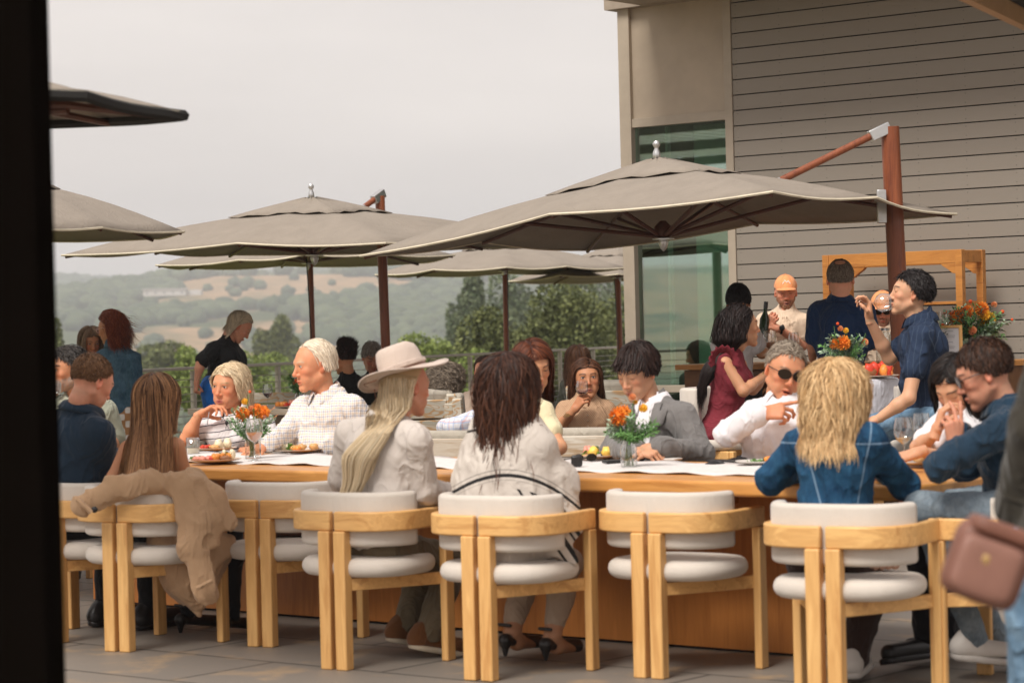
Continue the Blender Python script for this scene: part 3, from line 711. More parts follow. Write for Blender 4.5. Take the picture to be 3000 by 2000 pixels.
def make_chair(label, loc_, rz, group, seat_z=.44, top=.72, stool=False):
    root = thing('dining_chair' if not stool else 'counter_stool', label, 'chair' if not stool else 'stool', loc_, rz, group)
    hw, yb, yf = .275, -.235, .17; z0, z1 = top - .155, top - .075
    for sx in (-1, 1):
        m = MB(); pts = [(x * sx, y) for x, y in upath(hw, yb, yf + .03, .17, .010, 12)]
        if not stool: band(m, pts, .031, z0, z1); m.build('arm_rail', ASHX, root, smooth=True, bevel=.007)
        m = MB(); m.box((sx * .039, yb + .002, z0 / 2), (.056, .052, z0)); m.build('leg', ASH, root, bevel=.006)
        m = MB(); m.box((sx * hw, yf, (z0) / 2), (.034, .06, z0 - .001)) if not stool else m.box((sx * hw * .86, yf, (seat_z - .07) / 2), (.045, .045, seat_z - .07)); m.build('leg', ASH, root, bevel=.006)
        m = MB(); m.beam((sx * .05, yb + .03, seat_z - .095), (sx * (hw - .015), yf - .0, seat_z - .095), .03, .05); m.build('seat_rail', ASHX, root, bevel=.004)
        if stool: m = MB(); m.beam((sx * .05, yb + .03, .22), (sx * (hw - .015), yf, .22), .025, .04); m.build('foot_rail', ASHX, root, bevel=.004)
    m = MB(); pr_ = upath(.25, yb + .045, -.04, .16, .0, 12); full = [(-x, y) for x, y in pr_[::-1][:-1]] + pr_
    band(m, full, .052, top - .22, top, rnd=.018); m.build('backrest', BOUC, root, smooth='full')
    vs, fs = cushion_mesh(.27, .235, seat_z - .066, seat_z + .010); m = MB().add([(x, y + .0, z) for x, y, z in vs], fs); m.build('seat', BOUC, root, smooth='full')
    return root
GC = 'cream upholstered ash chairs along the near side of the table'
def fz(px, py): p = onz(px, py); return (p.x, p.y, 0)
cspec = [(160, 1880, -34, 'leftmost cream and ash dining chair, cut by the post, under the navy blazer man'),
         (352, 1907, -26, 'cream and ash chair with a beige trench coat thrown over its back'),
         (770, 1893, -27, 'empty cream and ash chair with a strap bag on its seat, beside the trench coat'),
         (988, 1960, -33, 'cream and ash chair on which the man in the felt hat sits'),
         (1410, 1992, -31, 'cream and ash chair under the woman in the striped poncho'),
         (1908, 1985, -33, 'empty cream and ash chair right of the poncho, nothing on its seat'),
         (2425, 2072, -30, 'cream and ash chair of the blonde woman in denim, quilted clutch on its seat')]
ch = []
c0 = None
for k, (px, py, rz, lb) in enumerate(cspec):
    p = Vector(fz(px, py)); q = p + Matrix.Rotation(R(rz), 3, 'Z') @ Vector((0, .235, 0))
    if c0 is None: c0 = make_chair(lb, q, R(rz), GC); ch.append(c0)
    else: ch.append(dup(c0, q, R(rz), lb))
# chair at the end of the table, seen from its side
e8 = at(2850, 1960, 9.0); e8.z = 0
ch.append(dup(c0, (e8.x + .12, 8.95, 0), R(62), 'ash chair at the table\'s right end, under the dark blue shirted man in sunglasses'))
# chairs on the far side, mostly hidden
for px, lb in [(705, 'chair under the woman in the striped shirt, far side of the table'), (985, 'chair under the white haired man in the checked shirt'), (1560, 'chair under the woman with auburn hair, far side of the table'),
               (1905, 'chair under the man in the grey suit'), (2270, 'chair under the man in the white shirt with sunglasses'), (205, 'chair under the bearded man in the sage shirt')]:
    Y = ydep(px, 9.32); p = at(px, 1300, Y)
    ch.append(dup(c0, (p.x, Y, 0), R(150), 'cream and ash ' + lb, 'cream upholstered ash chairs on the far side of the table'))
# tall stools round the cocktail table
st0 = make_chair('tall cream and ash stool under the woman in the maroon top', (at(2118, 1200, 14.4).x, 14.4, 0), R(-122), 'counter height stools by the round table', .69, .99, True)
dup(st0, (at(2722, 1200, 13.5).x, 13.5, 0), R(132), 'tall cream stool behind the man drinking from a glass')
# ================================================================== cocktail table with white cloth
CT = Vector((at(2475, 1200, 14.9).x, 14.9, 0))
ck = thing('cocktail_table', 'tall round table under a pale draped cloth', 'table', CT)
MB().lathe([(.315, .97), (.315, 1.0)], (0, 0, 0), 40).build('tabletop', OAKT, ck)
MB().lathe([(.26, 0), (.26, .02), (.03, .05), (.03, .97)], (0, 0, 0), 24).build('pedestal', DARK, ck)
vs = []; n = 96; prof = [(.001, 1.006), (.2, 1.006), (.322, 1.006), (.334, .995), (.338, .95), (.325, .8), (.32, .6), (.32, .4)]
for i, (r_, z) in enumerate(prof):
    for j in range(n):
        a = 2 * math.pi * j / n; k_ = max(0, i - 3) / 4; vs.append(((r_ + k_ * .03 * math.sin(a * 9 + math.sin(a * 3))) * math.cos(a), (r_ + k_ * .03 * math.sin(a * 9 + math.sin(a * 3))) * math.sin(a), z))
o = MB().add(vs, [(i * n + j, i * n + (j + 1) % n, (i + 1) * n + (j + 1) % n, (i + 1) * n + j) for i in range(len(prof) - 1) for j in range(n)]).build('tablecloth', fabric('pale_cloth', (.62, .62, .68), fold=.3), smooth='full', solid=.002)
o.location = CT; tag(o, 'pale lilac white cloth hanging over the tall round table', 'tablecloth')
# ================================================================== serving bar
BARW = wood('amber_bar', (.36, .13, .025), (.62, .28, .07), 'x', 1.2, rough=.4)
ba = thing('serving_bar', 'amber wood bar counter with chevron slat front beside the planked wall', 'counter', W(-.6, 1.7), TROT)
# local: x to the right along the wall, y away from us

def wx(px, n):                     # x along the wall frame for a pixel column
    t_ = (px - 1500) / F; v_ = (WO.x - .632 * n - t_ * (WO.y - .775 * n)) / (.775 + .632 * t_); return -(v_ + .6)
xl, xr = wx(2045, 1.7), wx(2980, 1.7)
MB().box(((xl + xr) / 2, 0, 1.045), (xr - xl, .62, .04)).build('countertop', BARW, ba, bevel=.004)
MB().box(((xl + xr) / 2, .02, .51), (xr - xl - .06, .50, 1.02)).build('cabinet', wood('dark_cabinet', (.10, .035, .01), (.2, .08, .02), 'x'), ba)
m = MB(); kx = xl + .06
for pan in range(int((xr - xl) / .48)):
    x_a = xl + .05 + pan * .48; 
    for k in range(22):
        zz = -.1 + k * .062
        for sgn, xa in ((1, x_a), (-1, x_a + .24)):
            p0 = Vector((xa, -.245, zz if sgn > 0 else zz + .24)); p1 = Vector((xa + .235, -.245, zz + .24 if sgn > 0 else zz))
            if max(p0.z, p1.z) < 1.01 and min(p0.z, p1.z) > .02: m.beam(p0, p1, .014, .03, up=(0, 1, 0))
m.build('chevron_slats', BARW, ba)
# back shelf frame
sf = thing('shelf_frame', 'large open amber wood display frame standing against the planked wall', 'shelving', W(-.6, .42), TROT)
def wx(px, n):                     # x along the wall frame for a pixel column
    t_ = (px - 1500) / F; v_ = (WO.x - .632 * n - t_ * (WO.y - .775 * n)) / (.775 + .632 * t_); return -(v_ + .6)
XA, XB = wx(2428, .6), wx(2818, .6); zt = 1.87
SH = wood('frame_amber', (.30, .10, .02), (.60, .26, .06), 'x', 1.2)
for x_ in (XA, XB):
    for y_ in (-.18, .14): MB().box((x_, y_, zt / 2), (.055, .055, zt)).build('post', SH, sf, bevel=.004)
    MB().box((x_, -.02, zt - .05), (.045, .27, .09)).build('side_rail', SH, sf, bevel=.004)
    MB().box((x_, -.02, 1.46), (.04, .27, .04)).build('side_rail', SH, sf, bevel=.004)
for y_ in (-.18, .14):
    m = MB().box(((XA + XB) / 2, y_, zt - .05), (XB - XA - .056, .045, .10))
    for sx in (1, -1):
        cx = XA + .028 if sx > 0 else XB - .028
        ol = [(0, 0), (.13, 0), (.11, -.02), (.06, -.05), (.03, -.075), (0, -.08)]
        m.prism([(a, b) for a, b in ol], -.02, .02, Matrix(((sx, 0, 0, cx), (0, 0, 1, y_), (0, 1, 0, zt - .1), (0, 0, 0, 1))))
    m.build('top_rail', SH, sf, bevel=.003)
MB().box(((XA + XB) / 2, -.02, 1.475), (XB - XA - .06, .32, .022)).build('shelf', SH, sf, bevel=.003)
MB().box(((XA + XB) / 2, -.02, 1.185), (XB - XA - .06, .34, .03)).build('shelf', SH, sf, bevel=.003)
MB().box(((XA + XB) / 2, -.02, .5), (XB - XA - .06, .34, .03)).build('shelf', SH, sf, bevel=.003)

# ================================================================== weathered teak furniture behind
GREY = wood('weathered_teak', (.36, .23, .12), (.66, .60, .51), 'x', .55, rough=.75, ring=.9)
s = NT('ringed_weathered'); v = s.coord('Object', (3.2, 3.2, 11)); nz = s.n('TexNoise', Scale=1.3, Detail=2, Distortion=.8); s.l(v, nz.inputs[0])
rg = s.math('SINE', s.math('MULTIPLY', nz.outputs[0], 34))
s.l(s.mix(s.ramp(rg, [(.55, 0), (.95, .75)]), s.ramp(nz.outputs[0], [(.35, (.46, .43, .35)), (.65, (.66, .60, .50))]), (.48, .24, .07)), s.b.inputs['Base Color']); s.b.inputs['Roughness'].default_value = .75
RING = s.m
SLING = fabric('beige_sling', (.40, .36, .30), weave=500)
def slat_chair(label, c, rz, w=.60, top=.82, cushion=True, group='weathered teak lounge chairs', tilt=12):
    root = thing('lounge_chair', label, 'chair', (c.x, c.y, 0), rz, group)
    Mt = Matrix.Rotation(R(tilt), 4, 'X')
    def q(m):                       # lean the back
        m.v = [tuple(Matrix.Translation((0, -.30, .36)) @ Mt @ Vector(v)) for v in m.v]; return m
    hgt = top - .36
    for sx in (-1, 1): q(MB().box((sx * (w / 2 - .03), 0, hgt / 2), (.06, .045, hgt))).build('back_post', RING, root, bevel=.006)
    for k in range(4):
        q(MB().box((0, 0, .06 + k * (hgt - .06) / 4 + .04), (w - .125, .025, (hgt - .06) / 4 - .014))).build('slat', RING, root, bevel=.004)
    MB().box((0, .0, .30), (w, .6, .07)).build('seat_frame', GREY, root, bevel=.006)
    if cushion:
        q(MB().box((0, .065, hgt / 2 + .01), (w - .02, .09, hgt + .02))).build('back_cushion', SLING, root, bevel=.025)
        MB().box((0, .03, .385), (w - .06, .56, .10)).build('seat_cushion', SLING, root, bevel=.03)
    for sx in (-1, 1):
        for y_ in (-.27, .27): MB().box((sx * (w / 2 - .03), y_, .135), (.055, .055, .27)).build('leg', GREY, root, bevel=.004)
        MB().box((sx * (w / 2 - .03), .02, .55), (.07, .56, .03)).build('armrest', GREY, root, bevel=.004)
        MB().box((sx * (w / 2 - .03), .27, .40), (.05, .05, .26)).build('arm_post', GREY, root, bevel=.004)
    return root
def gnd(px, Y): p = at(px, 1200, Y); return Vector((p.x, Y, 0))
slat_chair('weathered slatted chair with ring grain, behind the curly haired woman in mustard', gnd(1318, 16.25), R(-18), w=.46, top=.93)
slat_chair('weathered slatted chair with beige cushion between the red wine drinker and the grey suit', gnd(1812, 16.7), R(-14), w=.54, top=.98)
slat_chair('pale weathered chair just right of the felt hat, mostly hidden', gnd(1200, 16.2), R(10), w=.5, top=.96)
slat_chair('pale grey chair behind the wine glass on the far weathered table', gnd(775, 21.8), R(165), w=.62, top=.86, cushion=False)
def sofa(label, a, b, Y, top=.775, grp='weathered teak sofas seen from behind'):
    p, q = gnd(a, Y), gnd(b, Y * .985); c = (p + q) / 2; L = (q - p).length; ang = math.atan2(q.y - p.y, q.x - p.x)
    root = thing('outdoor_sofa', label, 'sofa', (c.x, c.y, 0), ang, grp)
    for z0, z1 in ((top - .155, top - .035), (top - .31, top - .19), (top - .46, top - .345)): MB().box((0, 0, (z0 + z1) / 2), (L, .03, z1 - z0)).build('back_board', GREY, root, bevel=.005)
    MB().box((0, .075, top - .24), (L - .02, .09, .50)).build('back_cushion', SLING, root, bevel=.03)
    MB().box((0, .4, .36), (L - .06, .62, .13)).build('seat_cushion', SLING, root, bevel=.03)
    MB().box((0, .38, .26), (L, .78, .07)).build('seat_frame', GREY, root, bevel=.005)
    for x_ in (-L / 2 + .04, L / 2 - .04):
        for y_ in (-.028, .72): MB().box((x_, y_ + .02, (top - .05) / 2 if y_ < 0 else .3), (.06, .05, top - .05 if y_ < 0 else .6)).build('leg', GREY, root, bevel=.004)
    return root
sofa('weathered sofa back between the felt hat and the poncho', 1195, 1415, 14.1)
sofa('weathered sofa back in front of the woman drinking red wine', 1575, 1965, 14.0)
# far weathered table
fw = thing('weathered_table', 'pale weathered wood table behind the striped shirt woman and the checked shirt man', 'table', gnd(900, 20.3), TROT)
MB().box((0, 0, .725), (1.9, .95, .05)).build('tabletop', GREY, fw, bevel=.005)
MB().box((0, 0, .66), (1.7, .78, .07)).build('apron', wood('apron_grey', (.16, .10, .06), (.3, .22, .15), 'x'), fw)
for x_ in (-.85, .85):
    for y_ in (-.38, .38): MB().box((x_, y_, .345), (.08, .08, .69)).build('leg', GREY, fw, bevel=.005)
# a white low chair back edge left of the sofa
# ================================================================== figure modelling by distance fields
f32 = np.float32
def smin(a, b, k):
    h = np.clip(.5 + .5 * (b - a) / k, 0, 1); return b * (1 - h) + a * h - k * h * (1 - h)
def smax(a, b, k): return -smin(-a, -b, k)
class SDF:
    def __init__(s, lo, hi, vox):
        s.lo = np.array(lo, float); s.vox = vox; s.n = np.maximum(4, np.ceil((np.array(hi, float) - s.lo) / vox).astype(int) + 1)
        s.ax = [(s.lo[i] + vox * np.arange(s.n[i])).astype(f32) for i in range(3)]; s.v = np.full(s.n, 1.0, f32)
    def sl(s, lo, hi):
        r = []
        for i in range(3):
            a = int(max(0, math.floor((lo[i] - s.lo[i]) / s.vox))); b = int(min(s.n[i], math.ceil((hi[i] - s.lo[i]) / s.vox) + 1)); r.append(slice(a, max(a, b)))
        return tuple(r), s.ax[0][r[0]][:, None, None], s.ax[1][r[1]][None, :, None], s.ax[2][r[2]][None, None, :]
    def cone(s, a, b, r1, r2=None, k=.02, op='u'):
        a = np.array(a, f32); b = np.array(b, f32); r2 = r1 if r2 is None else r2; pad = max(r1, r2) + k + 3 * s.vox
        if op == 's': pad += .01
        q, X, Y, Z = s.sl(np.minimum(a, b) - pad, np.maximum(a, b) + pad)
        if 0 in s.v[q].shape: return s
        d = b - a; L = max(float(d @ d), 1e-9)
        t = np.clip(((X - a[0]) * d[0] + (Y - a[1]) * d[1] + (Z - a[2]) * d[2]) / L, 0, 1)
        D = np.sqrt((X - a[0] - t * d[0]) ** 2 + (Y - a[1] - t * d[1]) ** 2 + (Z - a[2] - t * d[2]) ** 2) - (r1 + (r2 - r1) * t)
        s.v[q] = smin(s.v[q], D, k) if op == 'u' else smax(s.v[q], -D, k); return s
    def ell(s, c, r, M=None, k=.02, op='u'):
        c = np.array(c, f32); r = np.array(r, f32); pad = float(r.max()) + k + 3 * s.vox
        q, X, Y, Z = s.sl(c - pad, c + pad)
        if 0 in s.v[q].shape: return s
        X, Y, Z = X - c[0], Y - c[1], Z - c[2]
        if M is not None:
            A = np.array(M, f32).T; X, Y, Z = A[0, 0] * X + A[0, 1] * Y + A[0, 2] * Z, A[1, 0] * X + A[1, 1] * Y + A[1, 2] * Z, A[2, 0] * X + A[2, 1] * Y + A[2, 2] * Z
        k0 = np.sqrt((X / r[0]) ** 2 + (Y / r[1]) ** 2 + (Z / r[2]) ** 2) + 1e-6; k1 = np.sqrt((X / r[0] ** 2) ** 2 + (Y / r[1] ** 2) ** 2 + (Z / r[2] ** 2) ** 2) + 1e-6
        D = k0 * (k0 - 1) / k1
        s.v[q] = smin(s.v[q], D, k) if op == 'u' else smax(s.v[q], -D, k); return s
    def plane(s, c, n, k=.01):
        "keep the side the normal points away from"
        n = np.array(n, f32); n /= np.linalg.norm(n); X, Y, Z = s.ax[0][:, None, None], s.ax[1][None, :, None], s.ax[2][None, None, :]
        s.v = smax(s.v, ((X - c[0]) * n[0] + (Y - c[1]) * n[1] + (Z - c[2]) * n[2]).astype(f32), k); return s
    def folds(s, amp, fr=(9, 9, 5), seed=0, crease=1.0, band=.04):
        m = np.abs(s.v) < band; i, j, k = np.nonzero(m)
        X, Y, Z = s.ax[0][i], s.ax[1][j], s.ax[2][k]
        n1 = vnoise(X * fr[0] + seed, Y * fr[1] + seed * 2, Z * fr[2]); n2 = vnoise(X * fr[0] * 1.7 + Z * 7 + seed, Y * fr[1] * 1.7 - Z * 5, Z * fr[2] * 1.5 + 9)
        n3 = vnoise(X * 34 + seed, Y * 34, Z * 26)
        s.v[i, j, k] += amp * (n1 * .8 - crease * (1 - np.abs(n2) * 2.2).clip(0, 1) ** 2 + .5 + n3 * .22); return s
    def mesh(s):
        v = s.v; sg = v < 0; sg[0] = sg[-1] = False; sg[:, 0] = sg[:, -1] = False; sg[:, :, 0] = sg[:, :, -1] = False
        c = sum(sg[a:sg.shape[0] - 1 + a, b:sg.shape[1] - 1 + b, d:sg.shape[2] - 1 + d].astype(np.int8) for a in (0, 1) for b in (0, 1) for d in (0, 1))
        I, J, K = np.nonzero((c > 0) & (c < 8)); idx = np.full(c.shape, -1, np.int32); idx[I, J, K] = np.arange(len(I))
        acc = np.zeros((len(I), 3)); cnt = np.zeros(len(I)); vv = np.where(sg, np.minimum(v, -1e-6), np.maximum(v, 1e-6))
        for ax in range(3):
            o = [q for q in range(3) if q != ax]
            for a in (0, 1):
                for b in (0, 1):
                    p = [0, 0, 0]; p[o[0]] = a; p[o[1]] = b; p2 = list(p); p2[ax] = 1
                    v0 = vv[I + p[0], J + p[1], K + p[2]]; v1 = vv[I + p2[0], J + p2[1], K + p2[2]]; x = (v0 < 0) != (v1 < 0)
                    t = np.where(x, v0 / np.where(x, v0 - v1, 1), 0); P = np.tile(np.array(p, float), (len(I), 1)); P[:, ax] += t
                    acc += P * x[:, None]; cnt += x
        V = (np.stack([I, J, K], 1) + acc / cnt[:, None]) * s.vox + s.lo; Q = []
        for ax in range(3):
            o = [q for q in range(3) if q != ax]; A = [slice(1, -1)] * 3; A[ax] = slice(0, -1); B = list(A); B[ax] = slice(1, None)
            ch_ = sg[tuple(A)] != sg[tuple(B)]; g = np.stack(np.nonzero(ch_), 1) + 1; g[:, ax] -= 1
            if not len(g): continue
            fl = sg[g[:, 0], g[:, 1], g[:, 2]]
            def cell(a, b): h = g.copy(); h[:, o[0]] += a; h[:, o[1]] += b; return idx[h[:, 0], h[:, 1], h[:, 2]]
            q = np.stack([cell(-1, -1), cell(0, -1), cell(0, 0), cell(-1, 0)], 1)
            if ax == 1: fl = ~fl
            q[~fl] = q[~fl][:, ::-1]; Q.append(q)
        Q = np.concatenate(Q); Q = Q[(Q >= 0).all(1)]; return V, Q
def xf(M, V): M = np.array(M); return V @ M[:3, :3].T + M[:3, 3]

SKIN = NT('skin'); _at = SKIN.n('Attribute', _attribute_name='Col'); SKIN.l(_at.outputs[0], SKIN.b.inputs['Base Color'])
SKIN.b.inputs['Roughness'].default_value = .55; SKIN.b.inputs['Subsurface Weight'].default_value = .22; SKIN.b.inputs['Subsurface Radius'].default_value = (1, .3, .15); SKIN.b.inputs['Subsurface Scale'].default_value = .012
SKIN.b.inputs['Specular IOR Level'].default_value = .4; SKIN.bump(SKIN.noise(SKIN.coord(), 220, 3), .12, .001); SKIN = SKIN.m
def colmat(name, rough, coat=0, spec=.5):
    s = NT(name); a = s.n('Attribute', _attribute_name='Col'); s.l(a.outputs[0], s.b.inputs['Base Color']); s.b.inputs['Roughness'].default_value = rough
    s.b.inputs['Coat Weight'].default_value = coat; s.b.inputs['Specular IOR Level'].default_value = spec; return s.m
EYEM = colmat('eye_surface', .15, .3); HAIRM = colmat('hair_strands', .5, 0, .22); CLO = colmat('painted_cloth', .85, 0, .25)
TONES = dict(fair=(.64, .33, .21), pink=(.66, .31, .20), tan=(.52, .235, .12), warm=(.58, .29, .16), asian=(.60, .33, .20), orange=(.63, .28, .15), deep=(.38, .17, .09))

def head_mesh(h, vox):
    "head in its own frame: x to the person's right, y where the face looks, z up; 0.235 m tall at size 1"
    s = SDF((-.105, -.135, -.20), (.105, .150, .15), vox); fw = h.get('fw', 1); age = h.get('age', 0)
    s.ell((0, -.018, .033), (.076 * fw, .096, .088), k=.01)
    s.ell((0, .022, .012), (.066 * fw, .068, .075), k=.03)
    s.ell((0, .030, -.042), (.052 * fw, .056, .070), k=.03)
    jw = h.get('jaw', 1)
    for x in (-1, 1):
        s.cone((x * .054 * fw * jw, -.002, -.052), (x * .014, .070, -.099), .018, .015, k=.025)
        s.ell((x * .040 * fw, .062, -.018), (.020, .018, .017), k=.02)
        s.ell((x * .030, .066, -.060), (.020, .018, .022), k=.02)
        s.ell((x * .031, .0965, .011), (.0165, .0115, .0120), k=.011, op='s')
    s.ell((0, .074, -.101), (.019, .014, .014), k=.018)
    s.cone((-.032, .080, .0285), (.032, .080, .0285), .0085, k=.020)
    nl = h.get('nose', 1)
    s.cone((0, .086, .016), (0, .086 + .019 * nl, -.026), .0075, .0100, k=.012)
    s.ell((0, .087 + .0175 * nl, -.029), (.0110, .0105, .0090), k=.007)
    for x in (-1, 1): s.ell((x * .0115, .094, -.033), (.0085, .010, .0075), k=.006); s.ell((x * .0065, .098, -.0415), (.0038, .005, .0035), k=.003, op='s')
    mo = h.get('mouth', 0)                                   # 0 closed, 1 open
    s.cone((-.019, .084, -.064), (0, .0935, -.0615), .0055, .0068, k=.006); s.cone((.019, .084, -.064), (0, .0935, -.0615), .0055, .0068, k=.006)
    dz = -.012 * mo
    s.cone((-.014, .084, -.073 + dz), (.014, .084, -.073 + dz), .0075, k=.007); s.ell((0, .089, -.0735 + dz), (.012, .007, .0065), k=.006)
    s.cone((-.021, .0945, -.0675), (.021, .0945, -.0675), .0016, k=.003, op='s')
    if mo: s.ell((0, .094, -.072), (.015, .010, .0065 * mo), k=.003, op='s')
    op = h.get('eyes', 1)                                     # opening 0..1.2
    for x in (-1, 1):
        e = np.array((x * .0315, .0765, .0105)); s.ell(e, (.0150, .0140, .0140), k=.004)
        if op > .15: s.ell(e + (x * .0008, .0125, -.0012 - (1 - op) * .004), (.0122, .0085, .0048 * op), k=.0015, op='s')
    for x in (-1, 1):                                         # ears
        Mx = np.array(Matrix.Rotation(x * R(-22), 3, 'Z') @ Matrix.Rotation(R(12), 3, 'X'))
        s.ell((x * .079 * fw, -.010, -.002), (.0075, .0175, .031), Mx, k=.007); s.ell((x * .086 * fw, -.006, .0), (.0065, .0105, .020), Mx, k=.004, op='s')
        s.ell((x * .076 * fw, -.004, -.024), (.007, .010, .012), Mx, k=.006)
    n0 = h.get('neck', .052); s.cone((0, -.022, -.05), (0, -.028, -.105), n0 * .95, n0 * .92, k=.022)
    V, Q = s.mesh()
    x, y, z = V.T; base = np.array(TONES[h.get('tone', 'fair')]) * h.get('lum', 1)
    C_ = np.tile(base, (len(V), 1)); n = fbm(x * 60, y * 60, z * 60, 3); C_ *= (1 + .10 * n)[:, None]
    def blend(w, c): w = np.clip(w, 0, 1)[:, None]; return C_ * (1 - w) + np.array(c) * w
    red = base * np.array((1.1, .68, .62))
    C_ = blend(.55 * np.exp(-((np.abs(x) - .042) ** 2 + (z + .02) ** 2) / .0005) * (y > .02), red); C_ = blend(.6 * np.exp(-(x ** 2 + (z + .03) ** 2) / .00022) * (y > .095), red)
    C_ = blend(.6 * (np.abs(x) > .078 * fw) * (np.abs(z) < .04), red)
    lipc = h.get('lip', base * np.array((.85, .45, .45)))
    lw = np.exp(-((z + .067 - dz * .4) ** 2) / (.000075 + .0001 * mo)) * np.exp(-(x / .0215) ** 4) * (y > .078); C_ = blend(lw * 1.1, lipc)
    if mo: C_ = blend((np.abs(x) < .015) * (np.abs(z + .0725) < .0055 * mo) * (y < .092) * (y > .07), (.12, .02, .02))
    C_ = blend((np.abs(x) < .021) * (np.abs(z + .0675) < .0014) * (y > .08) * .6, base * .25)
    hc = np.array(h.get('col', (.05, .03, .02))); bc = np.array(h.get('brow', hc * .8))
    bz = .029 + .004 * (1 - ((np.abs(x) - .034) / .018) ** 2)
    C_ = blend(h.get('bs', .9) * np.exp(-((z - bz) / .0042) ** 2) * smoothstep(.010, .016, np.abs(x)) * (1 - smoothstep(.048, .056, np.abs(x))) * (y > .055), bc)
    if op > .15: C_ = blend(.95 * np.exp(-((z - .0105 - .0058 * op + .0012 + (1 - op) * .004) / .0024) ** 2) * np.exp(-((np.abs(x) - .032) / .0135) ** 6) * (y > .07), bc * .5)
    else: C_ = blend(.8 * np.exp(-((z - .0045) / .0016) ** 2) * np.exp(-((np.abs(x) - .032) / .013) ** 6) * (y > .07), bc * .5)
    if h.get('beard'):
        bw = h['beard'] * smoothstep(-.030, -.048, z - .25 * (.05 - y).clip(-.02, .08)) * (z > -.135) * smoothstep(-.025, .0, y) * (1 - .9 * np.exp(-((z + .067) / .009) ** 2 - (x / .022) ** 4))
        C_ = blend(bw * (.8 + .5 * fbm(x * 150, y * 150, z * 90, 2)), h.get('bcol', hc))
    if h.get('style') != 'bald':
        d = V - np.array((0, -.018, .033)); L = np.linalg.norm(d, axis=1) + 1e-6
        C_ = blend(hairmask(d / L[:, None], h, .11) * (z > -.085) * (np.abs(x) < .0785 * fw), hc * h.get('scalp', .8))
    return V, Q, C_
def hairmask(d, h, soft=.0):
    "1 where hair grows (direction from the skull centre)"
    x, y, z = d.T if d.ndim == 2 else d; hl = h.get('hairline', 0)
    lim = np.interp(y, [-1, -.15, .10, .38, .62, .82, 1], [-.62, -.50, -.12, .22, .52 + hl, .55 + hl, .55 + hl])
    if h.get('bald'): lim = np.where((np.hypot(x, y + .35) < h['bald']) & (z > 0), 2, lim)
    return smoothstep(lim - soft, lim + soft + 1e-3, z)

